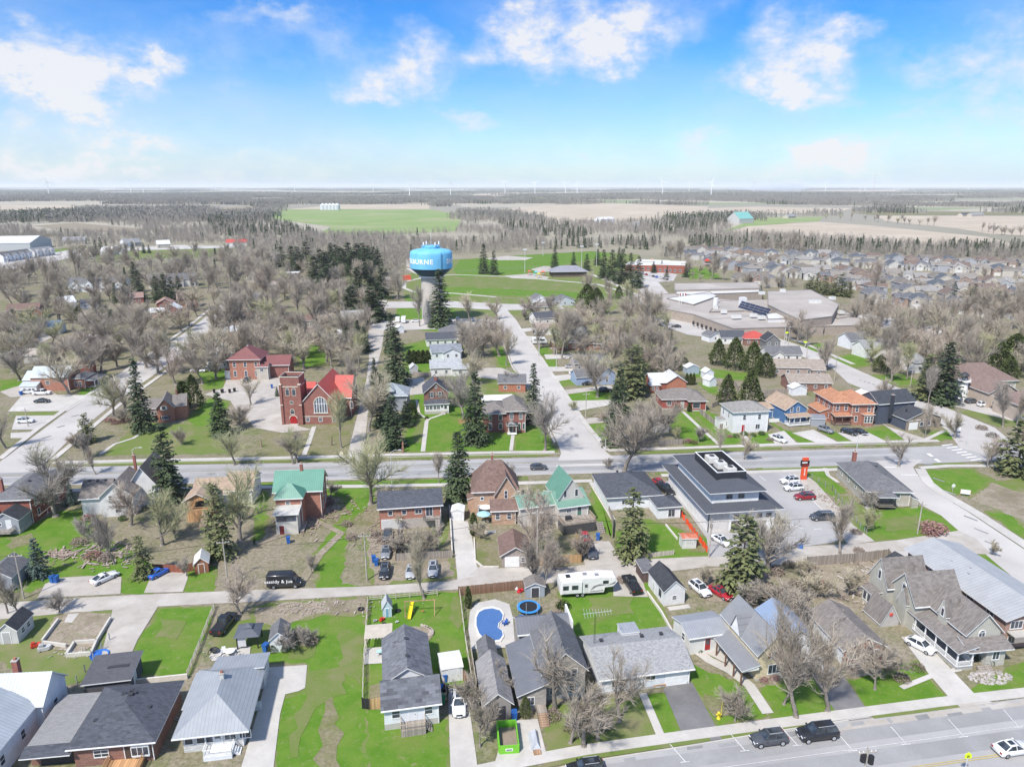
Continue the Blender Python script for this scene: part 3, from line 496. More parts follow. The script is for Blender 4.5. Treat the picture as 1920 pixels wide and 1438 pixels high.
class House:
 near=True
 def __init__(s, label, A, B=None, ang=None, wall=None, roof=None, cat='house', name='house', near=True, mark=None, z=0, group=None, trim=None):
  a=G(*A, z); a.z=0
  if B is not None: b=G(*B, z); ang=math.atan2(b.y - a.y, b.x - a.x); s.len=math.hypot(b.x - a.x, b.y - a.y)
  else: ang=R(6 if ang is None else ang)
  s.r=thing(name, label, cat, (a.x, a.y, .02), ang, group, mark); s.wall=wall; s.roof=roof; s.near=near; s.V=None; s.trim=trim or TRIM; s.wi=s.ro=None
 def vol(s, x, y, w, d, h, roof='gx', rise=None, z0=0, over=.4, wall=None, roofm=None, th=.16, base=None, gable=None, hipin=None, trim=None):
  wall=wall or s.wall; rm=roofm or s.roof; tr=trim or s.trim; m=MB(); z0b=z0 - .02 if z0 == 0 else z0
  rise = rise if rise is not None else .35 * (d if roof == 'gx' else w) / 2 * 1.4
  if base and z0 == 0: m.box(x - .03, y - .03,-.02, x + w + .03, y + d + .03, base, CONCM)
  if roof == 'gx':
   P=[(x,y,z0b),(x+w,y,z0b),(x+w,y+d,z0b),(x,y+d,z0b),(x,y,h),(x+w,y,h),(x+w,y+d,h),(x,y+d,h),(x,y+d/2,h+rise),(x+w,y+d/2,h+rise)]
   m.poly(P, [(0,1,5,4),(2,3,7,6)], wall); m.poly(P, [(1,2,6,9,5),(3,0,4,8,7)], gable or wall)
  elif roof == 'gy':
   P=[(x,y,z0b),(x+w,y,z0b),(x+w,y+d,z0b),(x,y+d,z0b),(x,y,h),(x+w,y,h),(x+w,y+d,h),(x,y+d,h),(x+w/2,y,h+rise),(x+w/2,y+d,h+rise)]
   m.poly(P, [(1,2,6,5),(3,0,4,7)], wall); m.poly(P, [(0,1,5,8,4),(2,3,7,9,6)], gable or wall)
  else: m.box(x, y, z0b, x + w, y + d, h, wall)
  s.wi = m.build('wall', s.r); q = MB(); o = over
  def slab(pts):                                     # four corners of a slope, given a thickness
   pts=[Vector(p) for p in pts]; P=[(p.x, p.y, p.z + th) for p in pts] + [tuple(p) for p in pts]; n=len(pts)
   q.poly(P, [tuple(range(n))], rm); q.poly(P, [tuple(range(2*n-1, n-1,-1))], tr); q.poly(P, [(i, n + i, n + (i + 1) % n, (i + 1) % n) for i in range(n)], tr)
  if roof == 'gx':
   k=rise / (d / 2); e=h - o * k + .03
   slab([(x-o,y-o,e),(x+w+o,y-o,e),(x+w+o,y+d/2,h+rise+.03),(x-o,y+d/2,h+rise+.03)]); slab([(x+w+o,y+d+o,e),(x-o,y+d+o,e),(x-o,y+d/2,h+rise+.032),(x+w+o,y+d/2,h+rise+.032)])
  elif roof == 'gy':
   k=rise / (w / 2); e=h - o * k + .03
   slab([(x-o,y+d+o,e),(x-o,y-o,e),(x+w/2,y-o,h+rise+.03),(x+w/2,y+d+o,h+rise+.03)]); slab([(x+w+o,y-o,e),(x+w+o,y+d+o,e),(x+w/2,y+d+o,h+rise+.032),(x+w/2,y-o,h+rise+.032)])
  elif roof == 'hip':
   W, D=w + 2*o, d + 2*o; i=hipin if hipin is not None else min(W, D) / 2 - .01; e=h
   if W >= D: r1, r2=(x-o+i, y-o+D/2),(x-o+W-i, y-o+D/2)
   else: r1, r2=(x-o+W/2, y-o+i),(x-o+W/2, y-o+D-i)
   b=[(x-o,y-o),(x+w+o,y-o),(x+w+o,y+d+o),(x-o,y+d+o)]; P=[(*p, e) for p in b] + [(*p, e + th) for p in b] + [(*r1, e + th + rise),(*r2, e + th + rise)]
   q.poly(P, [(4,5,9,8),(5,6,9),(6,7,8,9),(7,4,8)] if W >= D else [(4,5,8),(5,6,9,8),(6,7,9),(7,4,8,9)], rm); q.poly(P, [(3,2,1,0),(0,1,5,4),(1,2,6,5),(2,3,7,6),(3,0,4,7)], tr)
  elif roof == 'mansard':
   i=hipin; b=[(x-o,y-o),(x+w+o,y-o),(x+w+o,y+d+o),(x-o,y+d+o)]; t=[(x-o+i,y-o+i),(x+w+o-i,y-o+i),(x+w+o-i,y+d+o-i),(x-o+i,y+d+o-i)]; P=[(*p, h) for p in b] + [(*p, h + th) for p in b] + [(*p, h + th + rise) for p in t]
   q.poly(P, [(4,5,9,8),(5,6,10,9),(6,7,11,10),(7,4,8,11),(8,9,10,11)], rm); q.poly(P, [(3,2,1,0),(0,1,5,4),(1,2,6,5),(2,3,7,6),(3,0,4,7)], tr)
  elif roof == 'flat':
   q.box(x-o, y-o, h, x+w+o, y+d+o, h + th, tr, rm)
   if rise > .05:
    for bx in ((x-o,y-o,x+w+o,y-o+.2),(x-o,y+d+o-.2,x+w+o,y+d+o),(x-o,y-o+.2,x-o+.2,y+d+o-.2),(x+w+o-.2,y-o+.2,x+w+o,y+d+o-.2)): q.box(bx[0], bx[1], h+th, bx[2], bx[3], h+th+rise, tr)
  elif roof[:4] == 'shed':                           # shedF falls to the front, shedB to the back, shedL, shedR
   a = rise if roof[4] in 'B' else 0; b = rise if roof[4] in 'F' else 0; c = rise if roof[4] == 'L' else 0; e = rise if roof[4] == 'R' else 0
   slab([(x-o,y-o,h+a+e),(x+w+o,y-o,h+a+c),(x+w+o,y+d+o,h+b+c),(x-o,y+d+o,h+b+e)])
   if rise > .3: m2 = MB(); P = [(x,y,h),(x+w,y,h),(x+w,y+d,h),(x,y+d,h),(x,y,h+(a+e)*.93),(x+w,y,h+(a+c)*.93),(x+w,y+d,h+(b+c)*.93),(x,y+d,h+(b+e)*.93)]; m2.poly(P, [(0,1,5,4),(1,2,6,5),(2,3,7,6),(3,0,4,7)], wall); m2.build('wall', s.r)
  if roof != 'none': s.ro = q.build('roof', s.r)
  if s.near and z0 == 0 and roof in ('gx', 'hip') and h > 2.5 and w > 4:          # gutter and downspout on the rear eave
   g = MB(); e = h - o * (rise/(d/2) if roof == 'gx' else 0) + .02; g.box(x-o, y-o-.11, e, x+w+o, y-o-.005, e+.12, tr); g.build('gutter', s.r); g = MB(); g.box(x+w-.16, y-.1,.1, x+w-.06, y-.003, h-.1, tr); g.beam((x+w-.11,y-.05,h-.12),(x+w-.11,y-o-.05,e+.05),.09,.09,tr); g.build('downspout', s.r)
  s.V=(x, y, w, d, h, rise, roof, z0); return s
 def _at(s, face, p, z):
  x, y, w, d=s.V[:4]
  return {'F': ((x + p, y, z),0),'B': ((x + w - p, y + d, z), math.pi),'L': ((x, y + d - p, z),-math.pi/2),'R': ((x + w, y + p, z), math.pi/2)}[face]
 def win(s, face, ps, z, w=.9, h=1.3, style='h', fr=None, shut=None):
  fr=fr or s.trim
  for p in (ps if isinstance(ps, (list, tuple)) else [ps]):
   loc, rz = s._at(face, p, z); a, b = window_mesh(w, h, fr, style, s.near); o = link('window', a, s.r, loc, rz)
   if b: link('pane', b, o)
   if shut:
    for sx in (-1,1):
     k = ('shut', w, h, shut.name)
     if k not in SHM: q = MB(); q.box(-.18,-.05,0,.18,.0, h, shut); SHM[k] = q.mesh('shutter')
     link('shutter', SHM[k], o, (sx * (w/2 + .3),0,0))
  return s
 def door(s, face, p, z=0, w=.95, h=2.05, col=(.6,.6,.58), fr=None, lite=False, name='door'):
  loc, rz=s._at(face, p, z); q=MB(); t=.1; fr=fr or s.trim
  q.box(-w/2 - t, -.05,0,-w/2,.02, h + t, fr); q.box(w/2,-.05,0, w/2 + t, .02, h + t, fr); q.box(-w/2,-.05, h, w/2,.02, h + t, fr); q.box(-w/2,-.03,0, w/2,.01, h, paint(col))
  if lite: q.box(-w/2 + .15,-.035, h * .5, w/2 - .15,-.02, h - .18, GL)
  o=q.build(name, s.r, loc=loc, rz=rz)
  if s.near: hm = MB(); hm.box(w/2 - .16,-.08, h * .45, w/2 - .08,-.03, h * .5, DARKTRIM); hm.build('handle', o)
  return s
 def garage(s, face, p, w=2.6, h=2.1, col=WHITE, z=.02, n=4):
  loc, rz=s._at(face, p, z); q=MB(); m=paint(col)
  for i in range(n): q.box(-w/2,-.06, h * i / n + .015, w/2,.0, h * (i + 1) / n - .015, m)
  q.box(-w/2 - .1,-.04,0,-w/2,.01, h + .1, s.trim); q.box(w/2,-.04,0, w/2 + .1,.01, h + .1, s.trim); q.box(-w/2,-.04, h, w/2,.01, h + .1, s.trim); q.box(-w/2,-.02,0, w/2,.01, h, DARKTRIM)
  q.build('garage_door', s.r, loc=loc, rz=rz); return s
 def chim(s, x, y, z0, z1, w=.7, mat=None):
  q=MB(); m=mat or brick((.3,.1,.07)); q.box(x - w/2, y - w/2, z0, x + w/2, y + w/2, z1, m); q.box(x - w/2 - .06, y - w/2 - .06, z1, x + w/2 + .06, y + w/2 + .06, z1 + .12, CONCM)
  q.box(x - .15, y - .15, z1 + .12, x + .15, y + .15, z1 + .4, brick((.35,.14,.09))); q.build('chimney', s.r); return s
 def vents(s, pts, mat=None):
  for (x, y, z) in pts:
   q = MB(); q.box(-.2,-.2,-.1,.2,.2,.22, mat or DARKTRIM); q.box(-.26,-.26,.22,.26,.26,.28, mat or DARKTRIM); q.build('roof_vent', s.ro, loc=(x, y, z))
  return s
 def box(s, name, x0, y0, z0, x1, y1, z1, mat, top=None, parent=None):
  q=MB(); q.box(x0, y0, z0, x1, y1, z1, mat, top); return q.build(name, parent or s.r)
 def porch(s, x, y, w, d, z, h, posts, mat, deckm=None, rail=True, slope=None, postm=None, roofm=None, rise=.5, roof='shedF', skirt=None):
  """deck with posts, optional railing and roof"""
  pm = postm or s.trim; q = MB(); q.box(x, y, z - .15, x + w, y + d, z, deckm or pm); (q.box(x + .02, y + .02,-.02, x + w - .02, y + d - .02, z - .152, skirt) if skirt else None); dk = q.build('deck', s.r)
  for px_, py_ in posts: q = MB(); q.box(px_ - .08, py_ - .08, z, px_ + .08, py_ + .08, h, pm); q.box(px_ - .13, py_ - .13, h - .14, px_ + .13, py_ + .13, h, pm); q.build('porch_post', s.r)
  if rail:
   q=MB(); segs=[((x+.05,y+.05),(x+w-.05,y+.05)),((x+.05,y+.05),(x+.05,y+d)),((x+w-.05,y+.05),(x+w-.05,y+d))]
   for a, b in segs[:3 if rail is True else rail]:
    for zz in (z + .12, z + .92): q.beam((*a, zz),(*b, zz),.07,.07, pm)
    l_=math.dist(a, b); n=int(l_ / .16)
    for i in range(n + 1): t=i / max(1, n); X=a[0] + (b[0]-a[0])*t; Y=a[1] + (b[1]-a[1])*t; q.beam((X, Y, z),(X, Y, z + .92),.035,.035, pm)
   q.build('railing', s.r)
  if roofm:
   V=s.V; s.vol(x, y, w, d, h, roof, rise, z0=h - .12, over=.25, roofm=roofm, wall=pm, th=.12); s.V=V
  return s
 def steps(s, x, y, z, n, w, mat, dirn='F', name='steps'):
  q = MB(); dx, dy = {'F': (0,-1),'L': (-1,0),'R': (1,0)}[dirn]
  for i in range(n):
   zz=z * (n - i) / (n + 0) - .0; a=i * .28
   if dy: q.box(x, y - a - .28, max(-.02, zz - .35), x + w, y - a, zz, mat)
   else: q.box(x + dx * a if dx > 0 else x - a - .28, y, max(-.02, zz - .35), x + a + .28 if dx > 0 else x - a, y + w, zz, mat)
  q.build(name, s.r); return s
def bushmesh(seed, r=.9, h=1.1, n=420, cols=((.05,.085,.03),(.09,.13,.04)), size=.13):
 g=random.Random(seed); m=MB(); mt=leafmat(*cols)
 for i in range(n):
  a=g.uniform(0,6.28); b=math.acos(g.uniform(-.3,1)); q=g.uniform(.55,1.05); p=Vector((r*q*math.sin(b)*math.cos(a), r*q*math.sin(b)*math.sin(a), h*.35 + h*.65*q*math.cos(b)))
  u=Vector((g.gauss(0,1), g.gauss(0,1), g.gauss(0,1))).normalized() * size; v_=u.orthogonal().normalized() * size * .7
  m.poly([p - u, p + v_, p + u, p - v_],[(0,1,2,3)], mt)
 return m
@cached
def leafmat(c1, c2):
 s = Nodes('foliage'); g = s.n('ShaderNodeNewGeometry'); oi = s.n('ShaderNodeObjectInfo')
 c = s.mix(g.outputs['Random Per Island'], c1, c2); c = s.mix(s.rng(oi.outputs['Random'],0,1,0,.35), c, k3(c2,1.25)); s.base(c); s.b.inputs['Roughness'].default_value = .8; s.b.inputs['Specular IOR Level'].default_value = .2
 return s.m
# ------------------------------------------------------------- buildings: the front row
SH_D=shingle((.085,.09,.105)); SH_DD=shingle((.055,.058,.065)); SH_G=shingle((.27,.27,.275)); SH_M=shingle((.15,.15,.155)); SH_BR=shingle((.185,.125,.105)); SH_TAN=shingle((.36,.27,.2)); SH_GB=shingle((.2,.18,.165))
MT_L=metalroof((.40,.45,.47)); MT_LG=metalroof((.31,.328,.345)); MT_LY=metalroof((.36,.40,.45),1); MT_D=metalroof((.16,.165,.18),0,.5); MT_DY=metalroof((.16,.165,.18),1,.5); MT_W=metalroof((.43,.46,.48),1)
W_SID=siding((.75,.77,.79)); W_SID2=siding((.72,.71,.68)); G_SID=siding((.33,.35,.38)); BG_SID=siding((.50,.46,.39)); BR_RED=brick((.30,.085,.055)); BR_BRN=brick((.25,.12,.085)); BR_OR=brick((.42,.16,.09)); BR_PCH=brick((.48,.31,.21)); BR_YEL=brick((.62,.52,.34)); BR_GR=brick((.34,.31,.275))
DECKW=wood((.42,.27,.15)); DECKG=wood((.33,.29,.25)); DECKN=wood((.55,.32,.16))
h = House('white farmhouse with pale blue metal roofs and a red brick chimney', (-28,1372),(89,1366), wall=W_SID, roof=MT_L, mark='the white farmhouse with metal roofs'); W = h.len
h.vol(0,0, W, 5.4,3.9,'gx', 2.6, over=.3); h.win('R', 2.6,1.3,.8,1.2); h.chim(W-4.4,3.2,3.5,8.2,.7)
h.vol(-1.2,-9.5,8,9.5,3.7,'gy', 2.6, over=.3, roofm=MT_W); h.win('R', [2.2,6.4],1.4,.8,1.2); h.vol(W-2.4,-2.2,1.4,2.2,3.1,'shedF', .5, over=.15)
h.box('cistern', W-4.1,-6.8,-.02, W-2.5,-5.3,1.3, paint((.7,.7,.68)))
h = House('brown brick bungalow with dark hip roof and an attached carport', (143,1438),(292,1424), wall=BR_BRN, roof=SH_D, mark='the brown brick bungalow'); W = h.len
h.vol(0,0, W, 10.2,2.9,'hip', 2.3, over=.55); h.vents([(W*.42,6.3,4.9),(W*.5,6.9,4.9),(W*.56,6.3,4.95),(W*.53,5.8,5.1),(W*.18,3,3.9),(W*.8,4.6,3.9)])
h.win('F', 3.1,1.2,1.6,.9,'h1'); h.door('F', 6.3,.55,1., 2.1,(.08,.06,.05)); h.box('bay', W*.73,-.35,.9, W*.95,-.01,2.6, TRIM); h.win('F', W*.84,1.2,1.8,1.2,'2'); h.V = (W*.73,-.35,3,1,2,0,'x',0); h.win('F', W*.11,1.2,1.9,1.15,'2')
h.V = (0,0,W,10.2,3,0,'hip',0); h.porch(3.9,-2.6,4.1,2.6,.55,1.5,[], DECKN, DECKN, True, postm=DECKN, skirt=DECKN)
h.vol(-5.4,.9,5.2,9,2.6,'flat', 0, over=.25, wall=BR_BRN, roofm=shingle((.25,.245,.24),.15)); h.box('carport_shade_panel', -4.3,.84,0,-.6,.9,2.1, DARKTRIM); h.vol(-5.6,-.6,5.4,1.4,2.35,'shedF', .35, over=.15, z0=2.2, roofm=SH_D)  # dark slab on the carport front stands in for the shade inside
h = House('small black-roofed garage behind the brown brick bungalow', (163,1312),(247,1302), wall=siding((.1,.1,.11)), roof=shingle((.1,.1,.11),.15), cat='garage', name='garage'); h.vol(0,0, h.len, 5.2,2.5,'shedF', .5, over=.35); h.box('skylight', 2.2,2.4,2.9,5,2.9,3.0, DARKTRIM); h.door('R', 2,0)
h = House('pale stone bungalow under a big light grey ribbed metal hip roof', (346,1411),(459,1398), wall=brick((.6,.6,.58),(.45,.45,.44)), roof=MT_LG, mark='the bungalow with a grey metal hip roof'); W = h.len
h.vol(0,0, W, 11.2,2.8,'hip', 2.5, over=.95); h.vents([(W*.62,6.3,4.2)], paint((.6,.6,.58))); h.chim(W*.5,6.6,4,6.1,.5, paint((.55,.55,.52)))
h.win('F', [.7,2.1,3.2],1.2,.9,1.1,'', fr=TRIM); h.door('F', 4.1,.6,.95,2,(.62,.64,.66), lite=True); h.win('F', [5.6,7.4],1.3,1.3,1., '1')
h.vol(1.2,10.6, W-.5,4,2.7,'shedB', .9, over=.3); h.vol(-.9,5,2,6.5,2.6,'shedL', .6, over=.4)
h.porch(2.7,-1.9,3.4,1.9,.6,2,[], TRIM, TRIM, True, skirt=W_SID); h.steps(6.1,-1.4,.5,3,1.1, TRIM, 'R'); h.box('air_conditioner', W+.1,6.2,0, W+.9,7,.9, paint((.6,.6,.58)))
h = House('small white house with mottled dark shingle roofs beside a parked white car', (722,1369),(824,1355), wall=W_SID, roof=shingle((.13,.135,.15),.55,.9,.35), mark='the small white house with mottled shingles'); W = h.len
h.vol(0,0, W, 5.2,3.4,'gx', 1.9, over=.4, base=.9); h.win('F', [1.5,5.7],1.7,.95,1.2,'h'); h.door('F', 3.6,.95,.95,2,(.7,.71,.72))
h.vol(.25,5.2, W-.9,9.6,3.2,'gy', 1.9, over=.35, roofm=shingle((.15,.155,.17),.5,.5,.25)); h.vents([(W*.5-.1,7.6,5.05),(W*.5-.1,11.6,5.05)])
h.porch(2,-1.7,3.2,1.7,.9,1.9,[], DECKG, DECKG, True, postm=wood((.45,.38,.3)), skirt=DECKG); h.steps(5.2,-1.4,.8,3,1., DECKG, 'R'); h.porch(W+.1,3.4,1.3,3.2,.7,1.6,[], DECKN, DECKN, True, postm=wood((.5,.36,.24)))
h = House('white flat-topped shed beside the small white house', (829,1281),(868,1275), wall=siding((.72,.72,.71),.25, True), roof=paint((.66,.65,.62)), cat='shed', name='shed'); h.vol(0,0, h.len, 3.6,2.2,'gx', .25, over=.12); h.door('F', 1.7,.05,1.5,1.85,(.7,.7,.69))
h = House('narrow grey-roofed garage with an open front beside the green dumpster', (909,1352),(958,1347), wall=siding((.30,.27,.25)), roof=shingle((.26,.25,.245)), cat='garage', name='garage', mark='the narrow grey-roofed garage'); h.vol(0,0, h.len, 8.6,2.7,'gy', 1.5, over=.4); h.box('doorway_shade_panel', .8,-.03,0, h.len-.7,0,2.1, DARKTRIM)  # dark panel on the wall paints the shaded inside of the open garage
h = House('blue shed with grey gable roof at the foot of the pool', (902,1264),(932,1261), wall=siding((.12,.2,.33)), roof=SH_M, cat='shed', name='shed'); h.vol(0,0, h.len, 4.3,2.3,'gy', 1., over=.25); h.door('F', 1.2,0,.9,1.9,(.25,.3,.36))
h = House('two-storey grey brick house tangled in bare branches, with dark metal rear roofs', (1019,1313),(1096,1305), wall=BR_GR, roof=SH_M, mark='the two-storey grey brick house'); W = h.len
h.vol(0,0, W, 9.4,4.6,'gy', 2.7, over=.4, base=.6); h.win('F', [1.3,4.2],3.3,.8,1.3,'h'); h.win('F', 1.3,.9,.8,1.3,'h'); h.win('F', 4.1,.8,1., 1.5,'h'); h.win('R', [3,6.5],3,.8,1.3)
h.vol(-3.7,-1.8,3.7,10.5,2.6,'shedL', 1.7, over=.35, roofm=MT_DY); h.win('F', 1.6,1.1,.9,1.1,'1')
h.vol(-1.9,9.4,7.6,4.2,4.2,'gx', 1.2, over=.3, roofm=MT_D); h.box('parapet', 5.95,9.2,4,6.2,13.8,5.7, TRIM); h.porch(-1.4,-3.3,1.3,1.5,.9,2,[], DECKG, DECKG, False, skirt=DECKG); h.steps(-1.4,-3.3,.8,6,1.3, wood((.36,.25,.17)))
h = House('long white bungalow with speckled light grey roof and white garage door', (1127,1302),(1292,1281), wall=W_SID, roof=shingle((.30,.30,.30),.3,.3,.18), mark='the long white bungalow'); W = h.len
h.vol(0,0, W, 9.2,2.7,'gx', 1.5, over=.5, base=.35); h.win('F', 2.6,1., 2.1,1.25,'2'); h.win('F', 7.1,1.4,1.4,.8,'1'); h.door('F', 5.3,.3,.95,2,(.6,.6,.58)); h.garage('F', W-2., 3.1,2.1); h.vents([(1.8,6.3,3.95),(8.,6.2,4),(11,6.2,4)]); h.vol(5.6,7.7,2.6,2.4,3.7,'flat', 0, over=.1, roofm=MT_LG)
h = House('yellow brick house with ribbed grey metal gable roof and a timber-post verandah', (1417,1277),(1476,1267), wall=BR_YEL, roof=metalroof((.235,.24,.25),1,.4,.6), mark='the yellow brick gabled house'); W = h.len
h.vol(0,0, W, 9.8,4.7,'gy', 2.6, over=.4, base=.35); h.win('F', W*.5,3.5,.9,.95,'1', shut=wood((.2,.11,.07))); h.win('F', W*.55,.9,1.9,1.4,'2')
g = MB(); rf = h.roof; g.poly([(-.45,4.2,4.45),(-.45,6.8,4.45),(-.45,5.5,7.2),(1.9,5.5,7.2)],[(0,2,1)], TRIM); g.poly([(-.6,4.05,4.4),(-.6,5.5,7.35),(2.4,5.5,7.35)],[(0,2,1)], rf); g.poly([(-.6,5.5,7.35),(-.6,6.95,4.4),(2.4,5.5,7.35)],[(0,1,2)], rf); g.build('gable_dormer', h.r)
h.vol(-6.6,7.6,6.4,5.4,2.9,'gx', .8, over=.3, wall=W_SID2, roofm=metalroof((.30,.31,.33),0,.4)); h.win('L', 3.4,1.3,.8,1.1); h.door('F', 3,.4,.9,2,(.35,.03,.03), lite=True); h.vol(-2.7,-.6,2.6,8.2,2.5,'shedL', .6, over=.15, z0=2.35, wall=TRIM, roofm=metalroof((.235,.24,.25),1,.4,.6))
for y in (-.5,1.5,3.8,6.4): h.box('verandah_post', -2.75, y, 0,-2.57, y+.18,2.4, wood((.22,.12,.08)))
h = House('small white cottage with a red brick gable and a wooden deck', (1579,1247),(1656,1240), wall=W_SID, roof=SH_GB, mark='the white cottage with a red brick gable'); W = h.len
h.vol(0,0, W, 9.5,2.7,'gy', 1.7, over=.4, gable=BR_RED); h.win('F', 1.7,1., 1.6,1.2,'1'); h.win('F', 4.7,1., 1.7,1.2,'1'); h.door('F', 3.1,.3,.9,2,(.6,.6,.6)); h.porch(-.2,-2.6,4.8,2.6,.5,2,[], DECKG, DECKG, True, postm=wood((.4,.3,.22)), skirt=DECKG)
h.vol(-8.6,2.6,5.6,8,2.9,'gy', 1.9, over=.4, roofm=metalroof((.24,.31,.43),1,.5)); h.garage('F', 2.7,3., 2.1)
SAGE=siding((.46,.45,.39),.3, True)
h = House('sage green victorian house with many pointed gables and a long white verandah', (1803,1238),(1866,1232), wall=SAGE, roof=SH_GB, mark='the sage green victorian house'); W = h.len
h.vol(0,0, W, 8,4.7,'gy', 2.9, over=.4, base=.4); h.win('F', W*.45,3.5,.95,1., '1a'); h.vents([(W*.5,.3,6.8)])
h.vol(-2.6,7.6, W+2.4,6., 4.8,'gx', 3.7, over=.35); h.win('L', 3,5., .7,1.5,'a')
h.vol(-3.6,13., 7,4.6,4.8,'gx', 3.8, over=.3); h.win('L', 2.3,5., .6,1.4,'a'); h.vol(-3.1,9,2,2,4., 'gx', 2.2, over=.15)
h.vol(-.6,3.6,2.6,1.6,5.2,'gx', 2.2, over=.15); h.win('L', .8,4.8,.5,1.2,'a')
h.vol(-5.2,14.2,2.7,2.6,2.6,'shedL', .7, over=.25); h.win('L', [.7,1.8],.8,.8,1.4,''); h.win('F', 1.1,.8,1.2,1.4,'1')
h.vol(-.8,-2, W+1,2,2.9,'shedF', 1., over=.35, z0=2.75, wall=TRIM); h.vol(W*.42,-1.7, W*.55,1.9,2.75,'none', base=.5); h.win('F', W*.27,1.1,1., 1.35,'1'); h.win('R', .9,1.1,.7,1.35); h.V = (0,0,W,9,4.9,0,'',0); h.door('F', 1.5,.5,.95,2.1,(.3,.33,.3));
h.porch(-2.6,-2,2.7,11.5,.5,2.9,[(-2.45,-1.8+i*2.25) for i in range(6)] + [(-.1,-1.85)], TRIM, paint((.3,.3,.3)), True, roofm=SH_GB, roof='shedL', rise=.9, skirt=SAGE); h.steps(.6,-2,.5,3,2.2, DECKG)
h = House('pale triangular gable-fronted hut with a red ornament, behind the parked white hatchback', (1650,1176),(1684,1172), wall=siding((.5,.48,.45)), roof=SH_GB, cat='hut', name='garden_hut', near=False); h.vol(0,0, h.len, 4,.8,'gy', 2.9, over=.2); q = MB(); q.lathe([(.02,0),(.35,.02),(.3,.1),(.02,.12)], paint((.6,.1,.08)),10); o = q.build('ornament', h.r, loc=(h.len/2,-.05,2.2)); o.rotation_euler = (R(90),0,0)
h = House('long brick apartment block with wide pale metal roof beside the side road', (1876,1216),(1985,1204), wall=brick((.36,.22,.17)), roof=metalroof((.38,.385,.385),1,.6), cat='apartment block', name='apartment_block', mark='the long brick apartment block'); W = h.len
h.vol(0,0, W, 21.5,5.2,'gy', 1.5, over=.6); h.win('F', [1.9,5.2],3.4,2., 1.2,'2'); h.win('F', [1.9,5.2],.9,2., 1.2,'2'); h.win('L', [2,6,10.5,14.5,18.5],3.4,1.3,1.2,'1'); h.win('L', [10.5,18.5],.9,1.3,1.2,'1'); h.vents([(3,11,5.95),(4.2,12,6.3),(3.2,15,6.0)])
h.vol(-2.6,20.2,3.4,3.2,2.6,'gy', 1., over=.35, wall=wood((.16,.1,.07)), roofm=SH_DD)
q = MB(); q.box(.4,-1.6,2.9,W,-.02,3.05,CONCM); q.box(.4,-1.6,2.0,W,-1.52,2.9,paint((.3,.27,.24))); q.build('balcony', h.r)
# ------------------------------------------------------------- buildings: the back lane row
h = House('red brick house with dark hip roof and a small grey rear addition', (-8,984),(65,981), wall=BR_RED, roof=SH_M, mark='the red brick house at the lane end'); W = h.len
h.vol(0,0, W, 14,5.4,'hip', 1.9, over=.45); h.win('R', [1.7,5.6,10],3.4,.85,1.5,'h'); h.win('R', [2.2,9.5],.9,.85,1.5,'h'); h.vents([(W*.6,6,7)]); h.chim(.8,3,5,9,.6)
h.vol(2.4,-4.6,5,4.4,3.1,'gy', 1.5, over=.3, wall=G_SID, roofm=SH_DD, base=.9); h.door('F', 3.1,1.1,.9,1.9,(.7,.7,.7)); h.win('F', 1.4,1.9,.55,.55,''); h.porch(2.6,-6.4,4,1.7,1.0,2,[],DECKG,DECKG,True,postm=wood((.4,.37,.33))); h.steps(1.1,-6.2,1.,5,1.1,DECKG,'L'); h.vol(-3.5,-2.2,4.2,3,4,'hip',.8,over=.3,wall=W_SID)
h = House('large white farmhouse with brown-grey gabled roofs behind leafless trees', (155,968),(232,963), wall=siding((.70,.70,.68)), roof=SH_GB, mark='the large white farmhouse'); W = h.len
h.vol(0,.5,5.4,7,4,'gx', 2.6, over=.4); h.vents([(1,3.6,6.4),(2.6,3.6,6.4),(4.2,3.6,6.4)]); h.vol(4.4,-1.2,6.6,9,4.6,'gy', 3, over=.4); h.win('F', [2.2,4.3],3.9,.75,.9,'h'); h.win('F', 3.4,.9,1.2,1.6,'h'); h.vol(8.4,3.4,6.4,9.5,4.5,'gy', 4.6, over=.5); h.chim(8.6,9,5,10,.5)
h = House('tan-roofed white house with a covered timber deck high at the back', (365,957),(474,951), wall=W_SID2, roof=SH_TAN, mark='the tan-roofed white house'); W = h.len
h.vol(0,0, W*.62,8.5,3.6,'gx', 2., over=.4); h.vol(W*.55,.6, W*.45,9,4., 'gx', 2.4, over=.35); h.win('F', [1.5,4],1.7,.9,1.4,'h'); h.win('R', [2.5,6],1.7,.8,1.3)
h.vol(.2,-5.6,5,5.4,4.9,'gy', 1.4, over=.5, z0=4.7, wall=DECKN, roofm=SH_TAN); h.porch(.2,-5.6,5,5.4,2.3,4.8,[(.3,-5.4),(5.1,-5.4),(.3,-.4),(5.1,-.4)],DECKN,DECKN,True,postm=wood((.52,.34,.2)),skirt=DECKN); h.box('sofa', 1.4,-3.4,2.31,3.9,-2.5,3.1,paint((.06,.06,.065))); h.steps(3.4,-5.6,2.2,13,1.4,wood((.42,.32,.24)))
BRg=brick((.40,.17,.11)); GRN=metalroof((.10,.265,.195),0,.4)
h = House('tall brick house with green metal roof and a glazed rear porch over a red door', (519,1003),(560,1001), wall=BRg, roof=GRN, mark='the green-roofed brick house'); W = h.len
h.vol(0,0, W, 3.2,4.4,'shedF', .55, over=.4, wall=paint((.6,.57,.5),.9), roofm=paint((.48,.47,.44))); h.door('F', 1.1,0,.95,2,(.22,.04,.04)); h.box('porch_glazing', .2,-.04,2.9, W-.2,0,4.1, GL)
